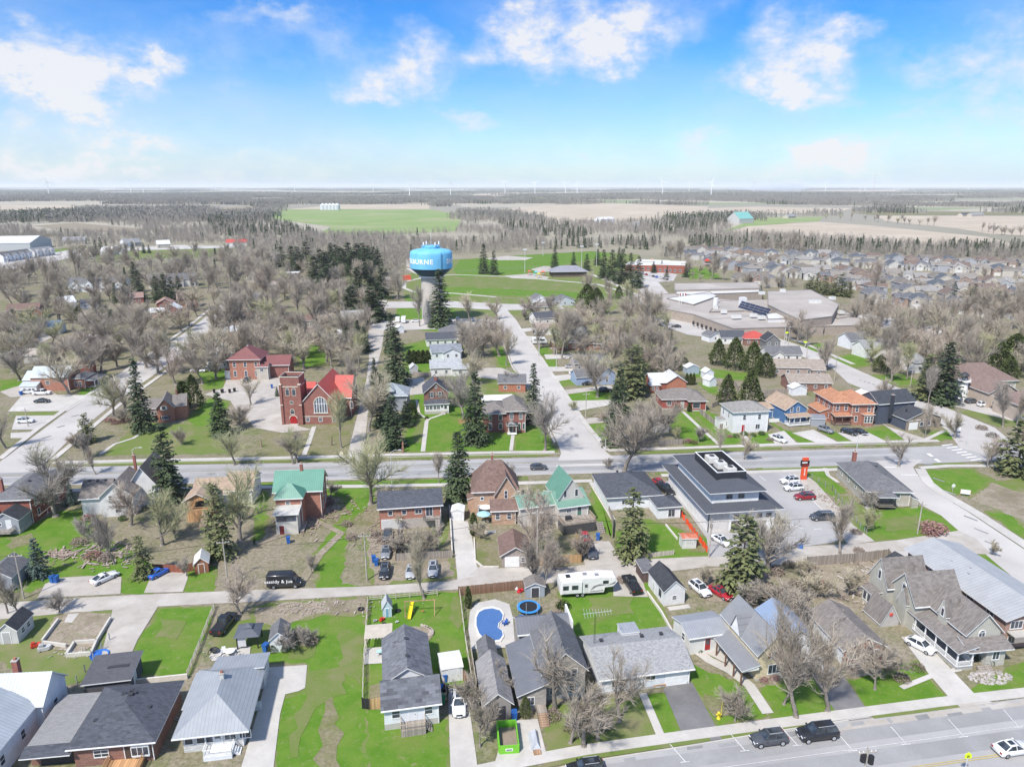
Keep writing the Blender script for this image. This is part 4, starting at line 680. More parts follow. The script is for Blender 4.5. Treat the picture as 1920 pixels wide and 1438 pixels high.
h.vol(-.4,3.2, W+.9,4,6.4,'hip', 2.4, over=.4, hipin=2.6); h.win('F', 2.4,4.9,.8,.8,'h'); h.vol(-1.3,7,9.4,7.2,6.6,'gx', 2.9, over=.5); h.win('R', [2,5],4.2,.8,1.5,'h'); h.win('R', [2,5],1.5,.8,1.5,'h'); h.chim(3.8,10.6,8.5,11,.6)
h.box('side_ramp', W, .4,.3, W+1,5,.5, DECKG)
h = House('orange brick bungalow with dark gable roof and a basement garage', (713,994),(828,986), wall=BRg, roof=SH_D, mark='the orange brick bungalow'); W = h.len
h.vol(0,0, W, 8,4.9,'gx', 1.7, over=.45, base=.2); h.win('F', [2.2,5],3.2,.8,.9,''); h.win('F', 7.9,3.2,1.3,.9,'1'); h.win('F', 10.1,2.5,1.3,1.9,'1'); h.garage('F', 2.4,4., 2.2,(.62,.61,.58)); h.box('basement_band', 4.6,-.06,0, W, 0,2.2, paint((.42,.38,.34),.9)); h.vents([(1.2,5,6.05),(7,5,6.05),(10,5,6.05)])
h.porch(8.8,-1.5,3.6,1.5,2.3,3,[],DECKG,DECKG,True,postm=paint((.25,.25,.26))); h.steps(11.2,-1.5,2.2,11,1,DECKG)
h = House('white garden shed at the head of the concrete driveway', (846,977),(870,977), wall=siding((.74,.74,.72),.25,True), roof=paint((.7,.7,.68)), cat='shed', name='shed'); h.vol(0,0, h.len, 3,2.1,'gy', .5, over=.1); h.door('F', 1.3,.02,1.5,1.8,(.7,.7,.68))
h = House('peach brick victorian house with steep brown hip and gable roofs', (889,972),(958,984), ang=None, wall=BR_PCH, roof=SH_BR, mark='the peach brick victorian house'); h.r.rotation_euler[2] = R(5)
h.vol(0,1.4,9.4,8.5,5.4,'hip', 5.4, over=.5, hipin=3.6); h.win('F', 1.8,3.6,.6,.6,''); h.win('F', 1.4,.8,.8,1.5,'h'); h.vol(4.6,.2,4.6,6,5.4,'gy', 3.8, over=.45); h.win('F', 2.2,4.3,.55,1.7,'h'); h.vol(-1.2,3,1.6,4,3,'shedL', .7, over=.2); h.vol(3.6,-3.4,5,3.8,3.4,'gx', 1.4, over=.4); h.win('F', [1.2,3.6],1.3,.8,1.2); h.chim(4.3,6,8,12,.5)
h = House('brown-roofed block garage facing the back lane', (941,1064),(992,1062), wall=brick((.34,.29,.25)), roof=SH_BR, cat='garage', name='garage', mark='the brown-roofed lane garage'); W = h.len
h.vol(0,0, W, 6.8,2.6,'gy', 1.5, over=.45); h.garage('F', 1.9,2.5,2.05); h.win('F', W-1.1,1,.7,.9)
GRN2=metalroof((.12,.26,.19),1,.4)
h = House('green-roofed house with a steep white and green upper gable', (1057,1002),(1113,994), wall=siding((.60,.57,.52)), roof=metalroof((.17,.30,.23),0,.4), mark='the house with a steep green gable'); W = h.len
h.vol(0,3, W, 8.8,4.5,'gx', 1.7, over=.35); h.win('F', 2.2,3.2,.9,.6,'1'); h.door('F', 4.5,2.3,.9,2,(.1,.2,.15), lite=True); h.vol(-7.5,5.5,7.4,6,4.3,'gx', 1.4, over=.35)
h.vol(.5,4.6, W-1,7.4,5.8,'gy', 4., over=.3, roofm=GRN2); h.win('F', [1.4,3.9],5.9,.6,1.5,'')
h.porch(-.2,-.4,W+.5,3.4,2.2,3,[],DECKG,DECKG,True,postm=wood((.5,.4,.3)),skirt=paint((.08,.08,.08))); h.box('barbecue', .9,1,2.2,2.1,1.8,3.2,DARKTRIM); h.steps(W+.3,-.4,1.9,6,1.4,DECKG)
h = House('low white house with broad dark charcoal hip roof', (1139,958),(1238,952), wall=W_SID, roof=SH_D, mark='the white house with charcoal hip roof'); W = h.len
h.vol(0,0, W, 12.5,3.1,'hip', 2.9, over=.5, base=.3); h.win('F', 3.8,1.4,1.2,.9,'1'); h.vents([(W*.62,8,5.3),(W*.5,3.2,4.6),(W*.38,9,5.2)])
h = House('little white outbuilding with a charcoal hip roof and brown curtains', (1233,974),(1275,971), wall=W_SID, roof=SH_D, cat='outbuilding', name='outbuilding'); h.vol(0,0, h.len, 5.2,2.7,'hip', 1.2, over=.35, base=.2); h.win('F', 3., .5,1.4,1.6,'1', fr=TRIM)
OW=siding((.82,.82,.80),.3); RM=paint((.035,.037,.045),.6)
h = House('modern white two-storey office with charcoal hip roofs and a black rooftop well', (1327,998),(1462,989), wall=OW, roof=shingle((.085,.09,.105),.12), cat='office building', name='office_building', mark='the modern white office'); W = h.len
W -= 1.4; h.vol(0,0, W, 23.5,4.7,'mansard', .8, over=1.3, hipin=3.9); h.win('F', [6,8.4,10.8,12.9],2.6,1.2,.95,'', fr=paint((.5,.5,.48))); h.box('service_bay', .1,-.08,0,4.3,0,4.2,paint((.62,.6,.57))); h.box('loading_door', 4.9,-.05,0,7,0,2.2,DARKTRIM); h.box('meter', .4,-.3,1,.7,-.09,2.,DARKTRIM); h.box('downspout', -.12,-.12,0,.02,.02,4.6,DARKTRIM)
h.vol(1.3,1.9, W-4.2,19.4,8.0,'mansard', 1.1, over=1.15, hipin=4.2, z0=4.9); h.win('F', [3.6,6.2],6.3,1.3,.95,'', fr=paint((.5,.5,.48)))
x0, y0, x1, y1, zt=3.4,5.2,9.8,17.2,10.7; q=MB()
for b in ((x0,y0,x1,y0+.25),(x0,y1-.25,x1,y1),(x0,y0+.25,x0+.25,y1-.25),(x1-.25,y0+.25,x1,y1-.25)): q.box(b[0],b[1],8.3,b[2],b[3],zt,RM)
for b in ((x0-.05,y0-.05,x1+.05,y0+.2),(x0-.05,y1-.2,x1+.05,y1+.05),(x0-.05,y0+.2,x0+.2,y1-.2),(x1-.2,y0+.2,x1+.05,y1-.2)): q.box(b[0],b[1],zt,b[2],b[3],zt+.06,TRIM)
q.build('rooftop_well', h.r); h.box('well_floor', x0+.25,y0+.25,8.6,x1-.25,y1-.25,9.32,RM)
AC=paint((.7,.69,.65),.5)
for (ax, ay, sx, sy) in ((5.2,13.6,2.2,2.4),(5.8,10.2,2.1,2.3),(6.6,7.2,2.1,2.1)):
 q = MB(); q.box(0,0,0,sx,sy,1.2,AC); q.box(.2,.2,1.2,sx-.2,sy-.2,1.32,paint((.55,.54,.5))); o = q.build('rooftop_unit', h.r, loc=(ax,ay,9.32)); q = MB(); q.lathe([(.1,1.34),(.55,1.34),(.6,1.42),(.1,1.44)], DARKTRIM, 12,(sx/2,sy/2)); q.build('fan', o)
h = House('beige bungalow with dark hip roof and a small covered rear stoop', (1629,952),(1713,957), wall=siding((.45,.41,.35)), roof=SH_M, mark='the beige corner bungalow'); W = h.len; h.r.rotation_euler[2] = R(-2)
h.vol(0,1.2, W, 16.5,3.3,'hip', 2.4, over=.45, base=.7); h.win('L', [2.8,6.5,10.5,14.5],1.5,.75,1.1,'h'); h.vents([(5.5,6,5.2),(5.8,11,5.2)]); h.win('F', 6.4,1.6,1.1,1.1,''); h.win('F', 5.4,.15,.8,.5,''); h.chim(3.2,16.6,3,6.8,.8)
h.vol(1.4,-1.4,3.6,2.6,3.1,'hip', .8, over=.3, z0=3, wall=TRIM); h.porch(1.4,-1.4,3.6,2.6,1,3.1,[(1.5,-1.2),(4.9,-1.2)],DECKG,DECKG,True,postm=DARKTRIM); h.steps(.2,-1,.9,4,1.1,CONC,'L'); h.vol(W,.2,1.4,3,1.8,'shedR',.5,over=.1)
# sheds and huts
def hut(label, A, B, wall, roof, d=3, hh=2.1, rf='gy', rise=.9, cat='shed', name='shed', door=None, win=None, over=.2, **k):
 h=House(label, A, B, wall=wall, roof=roof, cat=cat, name=name, **k); h.vol(0,0, h.len, d, hh, rf, rise, over=over)
 if door: h.door('F', h.len * door[0],.03, door[1], min(1.95, hh-.15), door[2])
 if win: h.win('F', h.len * win, 1,.7,.7)
 return h
h = hut('new white gabled garage with black roof standing beside the lane', (1244,1136),(1283,1131), siding((.74,.74,.73)), SH_DD, 6.6,2.7,'gy', 1.7,'garage', 'garage', win=.5, mark='the white garage with black roof'); h.win('L', 5,1,.8,1.1, fr=DARKTRIM); h.door('L', 2.3,0,.9,2,(.6,.6,.58)); h.box('doorstep', .4,-1.6,0,4.2,-.6,.15,CONC)
hut('white metal shed with a rusty red roof inside the orange fence', (1279,1029),(1305,1028), siding((.66,.65,.62),.25,True), ground_mat('rusty_roof', ((.45,.12,.07),(.5,.2,.13),(.55,.45,.4)),1.2,6),2.2,2.1,'gx', .3, door=(.5,1.5,(.64,.63,.6)))
hut('grey garden shed with a double door beside the trampoline', (986,1121),(1021,1119), siding((.32,.36,.40),.25,True), SH_GB, 2.6,2., 'gy', .7, door=(.5,1.3,(.06,.06,.07)))
hut('brown wooden hut with a ragged white roof at the end of the plank fence', (366,1077),(392,1073), wood((.30,.13,.08)), paint((.66,.66,.62)),3.4,2., 'gy', 1.1, cat='hut', name='garden_hut', door=(.5,.9,(.28,.12,.07)))
hut('white gabled shed with grey shingles and two clipped bushes at its front', (508,1224),(541,1220), W_SID, SH_M, 3.6,2.2,'gy', 1.1)
h = hut('weathered white shed with sagging dark roof beside the old foundation', (1,1208),(36,1206), siding((.55,.55,.52),.22,True), SH_DD, 4.4,2.3,'gy', 1.2, door=(.4,1.1,(.4,.4,.38))); h.win('R', 1.5,1., .8,.8); h.win('R', 3,1., .8,.8)
hut('grey-roofed garage partly cut by the frame beside the lane', (-30,1112),(26,1108), G_SID, SH_M, 6,2.6,'gy', 1.6,'garage', 'garage', mark='the grey lane-end garage')
hut('pale blue garden playhouse with a steep gable', (718,1158),(735,1156), siding((.48,.62,.66),.2,True), paint((.45,.47,.48)),2., 1.7,'gy', 1.3, cat='playhouse', name='playhouse', door=(.5,.5,(.2,.4,.5)), over=.15)
hut('low grey shed tucked behind the white garage with black roof', (1205,1092),(1225,1090), wood((.14,.1,.09)), SH_M, 3.6,2., 'shedF', .4)
hut('dark grey tool shed between the blue house and the brick house', (1520,799),(1546,800), G_SID, paint((.2,.21,.23)),4,2.3,'gx', .7)
hut('tiny white cottage with a grey gable near the corner fence', (1229,812),(1254,810), siding((.62,.59,.54)), SH_GB, 5,3.9,'gy', 1.3, cat='house', name='house', win=.4, mark='the tiny white cottage')
hut('grey-roofed open garden hut in front of the square white house', (1360,748),(1376,745), wood((.3,.26,.22)), SH_GB, 3,2,'gy', .8, cat='hut', name='garden_hut')
for lab, A, B, wl, rf_ in (('light blue gabled shed behind the red brick bungalow', (1287,702),(1311,701), siding((.38,.45,.52)), paint((.6,.6,.6))),('white gabled shed by the narrow lawn', (1322,711),(1338,710), W_SID, paint((.66,.66,.66))),('small white shed by the fenced lawn', (1330,726),(1343,724), W_SID, paint((.6,.6,.6))),
 ('white round-topped shed behind the parked minibus', (1115,648),(1130,647), W_SID, paint((.62,.62,.62))),('white shed among the front row of spruces', (745,625),(758,624), W_SID, paint((.6,.6,.58))),('pale hut with a dome roof beside the hedge', (770,702),(784,701), siding((.5,.5,.5)), paint((.5,.5,.48))),
 ('white-roofed shed behind the long tan bungalow', (1485,742),(1512,741), W_SID, paint((.68,.69,.7)))):
 hut(lab, A, B, wl, rf_, 3.6,2.4,'gy', 1.1, near=False)
# ------------------------------------------------------------- buildings: north of the main street
STONE=paint((.62,.57,.48),.9); REDM=metalroof((.48,.085,.065),1,.5,.7); REDM0=metalroof((.48,.085,.065),0,.5,.6); BR_CH=brick((.27,.10,.075))
h = House('brick church with square bell tower, pointed windows and bright red roof', (532,796),(567,796), wall=BR_CH, roof=REDM, cat='church', name='church', mark='the brick church'); tw = h.len
h.vol(0,0, tw, 5.6,13.4,'flat', .9, over=.02, roofm=SH_DD, trim=BR_CH)
for (sx, sy) in ((0,0),(1,0),(0,1),(1,1)): q = MB(); q.box(sx*tw-.35, sy*5.6-.35,-.02, sx*tw+.35, sy*5.6+.35,12.2, BR_CH); q.box(sx*tw-.42, sy*5.6-.42,12.2, sx*tw+.42, sy*5.6+.42,12.5, STONE); q.box(sx*tw-.4, sy*5.6-.4,6, sx*tw+.4, sy*5.6+.4,6.25, STONE); q.build('buttress', h.r)
q=MB();
for z in (11.5,14.45): q.box(-.12,-.12,z,tw+.12,-.03,z+.25,STONE); q.box(tw+.03,-.12,z,tw+.12,5.7,z+.25,STONE); q.box(-.12,-.03,z,-.03,5.7,z+.25,STONE); q.box(-.03,5.63,z,tw+.03,5.72,z+.25,STONE)
q.build('string_course', h.r)
LT=paint((.45,.45,.42),.4)
h.win('F', [1.9,3.8],9., 1., 1.7,'a', fr=STONE); h.win('F', 2.9,6.4,.8,.9,'h', fr=STONE); h.win('F', 2.9,3.3,1.1,1., 'a', fr=STONE)
q=MB(); q.poly([(-1,-.08,0),(1,-.08,0)] + [(1.*math.cos(t),-.08,1.6 + .9*math.sin(t)) for t in [math.pi*i/8 for i in range(9)]],[tuple(range(11))], paint((.35,.02,.02)));
for i in range(8): a, b=[Vector((1.15*math.cos(math.pi*k/8),-.1,1.6+1.05*math.sin(math.pi*k/8))) for k in (i,i+1)]; q.beam(a, b, .2,.2, STONE)
q.build('red_door', h.r, loc=(3.1,0,.25)); h.steps(1.9,-.1,.3,3,2.6,CONC)
h.V = None; h.vol(tw, .4,10.6,18,6.3,'gy', 5.9, over=.35, th=.25); NV = h.V
q=MB(); n=10; zb, zs, hw=0., 2.5,1.9                                # big traceried window
def arch(x, w_, z0, sp, k=1.15): return [(x + w_*math.cos(t),-.05, z0 + w_*k*math.sin(t)) for t in [math.pi*i/n for i in range(n+1)]]
q.poly([(-hw,-.05,0),(hw,-.05,0)] + arch(0,hw,zs,0),[tuple(range(n+3))], glass((.06,.07,.09)))
P=arch(0,hw+.1,zs,0)
for a, b in zip(P, P[1:]): q.beam(a, b, .3,.22, STONE)
for x in (-hw,-1.14,-.38,.38,1.14,hw): q.beam((x,-.08,0),(x,-.08, zs + (1.15*math.sqrt(max(0,hw*hw-x*x)) if abs(x)<hw else 0)),.16,.16, TRIM)
for x in (-1.52,-.76,0,.76,1.52):
 P=arch(x,.38,zs-.3,0,1.6)
 for a, b in zip(P, P[1:]): q.beam(a, b, .1,.12, TRIM)
q.box(-hw-.3,-.2,-.3,hw+.3,.0,0,STONE); q.build('tracery_window', h.r, loc=(tw+5.7,.4,3.6))
h.win('F', [1.6,5.4,9.4],.9,1., 1.1,'h'); q = MB(); q.box(tw+.1,.3,2.3,tw+11.3,.39,2.5,STONE); q.build('string_course', h.r)
h.vol(tw+8,8,4.9,9,6.2,'gx', 5.4, over=.4, th=.25, roofm=REDM0); h.win('F', [5],2.6,.9,1.8,'a', fr=STONE); h.vol(tw-3.6,6.5,5,11,5.6,'gx', 4., over=.3, th=.25, roofm=REDM0)
h.box('roof_platform', -1,13,-.02,8,19,4.6, BR_CH, SH_DD)
h = House('large two-storey red brick house with a maroon hip roof', (433,713),(490,712), wall=BRg, roof=metalroof((.20,.07,.065),1,.5,.6), mark='the large brick house with maroon roof'); W = h.len
h.vol(0,0, W, 11,7.6,'hip', 3.8, over=.7, hipin=4.6); h.win('F', [1.8,5.6,9.4],4.9,.9,1.7,'h'); h.win('F', [1.8,5.6,9.4],1.4,.9,1.8,'ha'); h.vents([(W/2,5.5,11.4)], TRIM); h.vol(W, 2.5,9.6,7.5,5., 'gx', 2.6, over=.5, wall=BR_CH); h.vol(W-1.4,-.4,4.2,3.4,5., 'gx', 1.2, over=.3, wall=BG_SID); h.win('F', 2,3.2,1.1,1., '1'); h.vol(-2.6,2,2.6,2.6,3,'flat',0,over=.2,wall=TRIM); h.box('porch_step', 3.6,-1.2,0,7,-.1,.4,CONC)
h = House('long brick house with pale metal roof and a white lean-to', (48,735),(130,733), wall=BRg, roof=metalroof((.50,.55,.58),0,.5), mark='the long brick house with metal roof'); W = h.len
h.vol(2,.5, W-2,8.5,5., 'gx', 2.7, over=.35); h.win('F', [5.4],2.4,1.3,1.1,'h'); h.vol(-.6,.9,5.6,8,4., 'gx', 2.2, over=.3); h.vol(-.4,-2.2,5.4,3.1,2.5,'shedF',1,over=.2,wall=W_SID2); h.win('F',[1.5,3.2,4.3],1,.8,.8); h.vol(W, 2.5,4.4,7.5,3.6,'hip', 1.4, over=.3, roofm=SH_M); h.win('F',[1.3,2.7],1,.7,1.6); h.porch(W+4.4,3,3,8,.4,2.7,[(W+7.2,3.2),(W+7.2,5.6),(W+7.2,8),(W+7.2,10.6)],TRIM,DECKG,False,roofm=SH_M,roof='shedR')
h = House('small red brick house with two upper windows in its gable', (145,712),(177,709), wall=BR_RED, roof=SH_BR); h.vol(0,0, h.len, 9,4.9,'gy', 2.8, over=.4); h.win('F', [1.9,4.6],4.3,.8,1., 'h'); h.win('F', 4.9,1.2,.8,1.2)
h = House('brick cottage with white window surrounds and brown gabled roofs', (297,793),(329,790), wall=BRg, roof=SH_GB, mark='the brick cottage'); W = h.len
h.vol(0,0, W, 8,4.6,'gy', 2.6, over=.35); h.win('F', W*.42,3.9,.9,1.1,'', shut=TRIM); h.win('F', W*.42,.9,1.6,1., '2', shut=DARKTRIM); h.vol(W-.2,1.6,3.4,7,4.5,'gx', 2.4, over=.35); h.vol(-4.4,4,5,6.5,3.6,'gx', 2, over=.35); h.porch(-4.2,.8,4,3,.3,2.3,[(-4,1),(-1.5,1)],TRIM,DECKG,False,roofm=SH_GB); h.chim(W+.6,5,6.4,8.6,.4)
h = House('grey-roofed house with a white dormer hidden between dark spruces', (703,772),(764,771), wall=G_SID, roof=shingle((.30,.33,.35)), mark='the hidden house with a white dormer'); W = h.len; h.vol(0,0,W,9,5,'hip',2.9,over=.5); h.vol(W*.38,-.1,W*.22,3,6.6,'hip',1.,over=.3,z0=4.8,wall=TRIM); h.win('F',[.5,1.2,1.9],5.4,.5,.7,'',fr=DARKTRIM)
h = House('brick gable-fronted house with a glazed white porch and dark roof', (797,777),(842,775), wall=BR_BRN, roof=SH_D, mark='the brick house with glazed porch'); W = h.len
h.vol(0,0,W,2.6,3.1,'hip',1.1,over=.3,wall=TRIM,base=.9); h.win('F',[.8,1.9,3.1,4.2],1.5,.85,1.1,'1'); h.door('F',5.3,.9,.85,2,(.7,.7,.7),lite=True); h.win('F',6.4,1.5,.8,1.1,''); h.steps(4.9,-.1,.8,4,1.4,CONC)
h.vol(0,2.7,W,9,6.2,'gy',3.1,over=.45); h.win('F',[2.3,4.9],4.6,.85,1.6,'h',shut=DARKTRIM); h.win('F',W/2,7.6,.5,.6,'a'); h.chim(W/2,5.4,8.4,10.6,.8)
h = House('square italianate brick house with white arched windows and white porch', (909,813),(985,816), wall=BR_CH, roof=SH_GB, mark='the square italianate brick house'); W = h.len; h.r.rotation_euler[2] = R(5)
h.vol(0,1,W*.6,9,5.6,'hip',1.8,over=.6); h.win('F',[1.6,4.6],3.6,.9,1.4,'a'); h.win('F',[1.6,4.6],.9,.9,1.5,'a'); h.vol(W*.55,-.4,W*.45,11,6.6,'hip',2.4,over=.6); h.win('F',[1.2,3.9],4.2,.9,1.5,'2a'); h.win('F',[3.5,4.7],1.1,.6,1.7,'a'); h.porch(W*.55,-2.3,2.6,1.8,.4,2.9,[(W*.55+.2,-2.1),(W*.55+2.4,-2.1)],TRIM,TRIM,False,roofm=SH_DD); h.door('F',1.1,.4,.95,2.1,(.1,.1,.1)); h.vol(W*.55-.1,-1.9,2.5,1.6,2.9,'gy',.9,over=.25,z0=2.8,wall=TRIM)
h = House('red brick bungalow with two grey hip roofs above a straight path', (1243,771),(1322,770), wall=brick((.33,.06,.04)), roof=SH_GB, mark='the red brick bungalow'); W = h.len
h.vol(0,1.4,W,8.5,3.4,'hip',2.4,over=.5,base=.5); h.win('F',[2.2],1.5,1.3,1.2,'1'); h.door('F',W*.48,.5,.95,2.1,(.55,.55,.5)); h.vol(W*.6,-.6,W*.4,6,3.3,'hip',2.2,over=.5,base=.5); h.win('F',2.3,1.1,2.2,1.6,'',fr=TRIM); h.vents([(5,5.6,5.4)])
h = House('orange brick house with pale metal roofs behind the red brick bungalow', (1250,734),(1286,733), wall=BR_OR, roof=metalroof((.6,.6,.58),1,.5), near=False, mark='the orange brick house'); W = h.len; h.vol(0,0,W,9,3.2,'gy',2.2,over=.4); h.vol(-5.4,1,5.4,7,3.,'gx',2.4,over=.4,wall=BR_RED,roofm=metalroof((.6,.6,.58),0,.5)); h.vol(-6.2,-1.4,3.4,3,2.6,'hip',.9,over=.3,wall=BR_RED); h.win('F',[1.,2.3],1,.6,1); h.vents([(3,5,5)])
h = House('square white two-storey house with a red front door', (1372,813),(1438,810), wall=siding((.76,.76,.75)), roof=shingle((.26,.25,.23)), mark='the square white house'); W = h.len
h.vol(0,0,W,8.4,6.3,'hip',2.,over=.5,base=.25); h.win('F',[3.4,7.9],4.,.8,1.4,'h'); h.win('F',7.6,1.2,1.2,1.3,'1'); h.door('F',3.3,.3,.95,2.2,(.42,.02,.03)); h.win('L',[2.,5.6],4,.7,1.4); h.win('L',4.6,1.1,.7,1.3); h.vol(-2.2,4,2.2,3,2.8,'flat',0,over=.15); h.steps(2.6,-.1,.3,2,1.5,CONC)
h = House('blue sided house with tan roof and a white pillared porch', (1478,800),(1517,797), wall=siding((.09,.19,.36)), roof=SH_TAN, mark='the blue house'); W = h.len
h.vol(0,2,W,10.5,4.6,'gy',2.3,over=.4,base=.3); h.win('F',[1.9,4.],3.9,.75,1.2,'h'); h.porch(-.1,-.4,W+.2,2.4,.4,2.8,[(.1,-.2),(1.6,-.2),(3.6,-.2),(W-.1,-.2)],TRIM,TRIM,True,roofm=SH_TAN); h.win('F',[1.5,4.2],1.1,1.4,1.2,'1'); h.vol(-4.6,8.4,4.6,4.5,3.2,'gx',1.2,over=.3,roofm=SH_TAN); h.win('L',[6,7,8],1.2,.7,1.4); h.box('terrace_wall', -3.4,4.6,0,-.1,4.8,1.,TRIM)
BRo=brick((.36,.15,.10));
h = House('large orange-brown brick house with ornate corners and orange shingle roof', (1566,799),(1641,800), wall=BRo, roof=shingle((.40,.20,.12)), mark='the large orange-roofed brick house'); W = h.len; h.r.rotation_euler[2] = R(4)
h.vol(0,2.4,W*.5,11,6.4,'hip',2.4,over=.6); h.win('F',[1.4,4.],4.1,.85,1.5,'h'); h.win('L',[2.4,5.6,8.6],4.1,.8,1.5,'h'); h.win('L',[2.4,5.6,8.6],1.1,.8,1.5,'h'); h.vol(W*.42,.6,W*.58,11,6.4,'hip',2.2,over=.6); h.win('F',[1.5,5.2],4.1,.85,1.5,'h'); h.win('F',1.5,1.1,.8,1.6,'h'); h.vol(W*.7,-.6,3,1.3,3.4,'hip',.5,over=.25); h.win('F',[.6,1.5,2.4],1.1,.7,1.8,'h')
h.porch(-.2,.2,W*.44,2.4,.4,2.9,[(0,.4),(2.2,.4),(4.8,.4)],wood((.3,.15,.1)),DECKG,True,postm=wood((.22,.12,.09)),roofm=shingle((.40,.20,.12))); q=MB();
for x in (0,W*.42,W):
 for z in range(9): q.box(x-.12,.52 if x else 2.32,.5+z*.66,x+.12+(z%2)*.15,.6 if x else 2.4,.8+z*.66,STONE)
q.build('quoins', h.r); h.vol(-2.6,5,2.6,7,2.8,'shedL',1.,over=.3,wall=BR_OR)
DK=siding((.085,.10,.135),.25,True)
h = House('dark navy board-clad clinic with black shingle gables and white framed door', (1697,807),(1762,801), wall=DK, roof=shingle((.06,.065,.075)), cat='clinic', name='clinic', mark='the dark navy clinic'); W = h.len
h.vol(0,0,W,7.6,3.1,'gy',2.3,over=.35,gable=siding((.30,.25,.2))); h.win('F',[5.4,7.9],1.,1.1,1.1,'',fr=TRIM); q = MB(); q.box(-1.5,-.06,0,1.5,0,2.2,TRIM); q.build('entrance_frame', h.r, loc=(2.6,0,.02)); h.win('F',[1.7,2.6,3.5],.2,.6,1.7,'',fr=TRIM)
h.vol(-4.4,6.4,W+.6,8.6,6.3,'gx',2.6,over=.3); h.win('R',3.4,4.2,.9,.8,''); h.win('R',6.5,1.4,.8,1.2,''); h.vol(-5.4,9,4,9,6.1,'shedL',1.4,over=.1,roofm=paint((.62,.62,.6))); h.chim(-.9,5.4,2,9.2,.7,siding((.05,.055,.07))); h.win('F',1.2,4.5,.7,.6,''); h.vents([(2.6,3.4,5)]); q = MB()
for i, a in enumerate((.5,3.1,5.6)):                                     # white lettering over the door
 for j in range(5): q.box(a + j*.36,-.1,2.72, a + j*.36 + .22,-.04,2.98, TRIM)
q.build('lettering', h.r)
def shortname(lab):
 o=[]
 for w_ in lab.split():
  if w_ in ('with','beside','behind','at','in','under','near','between','on','of','across','facing','deep','and','by','beyond','among','attached','it'): break
  o.append(w_)
 return 'the ' + ' '.join(o) if 3 <= len(o) <= 6 else None
T2=shingle((.30,.255,.215));
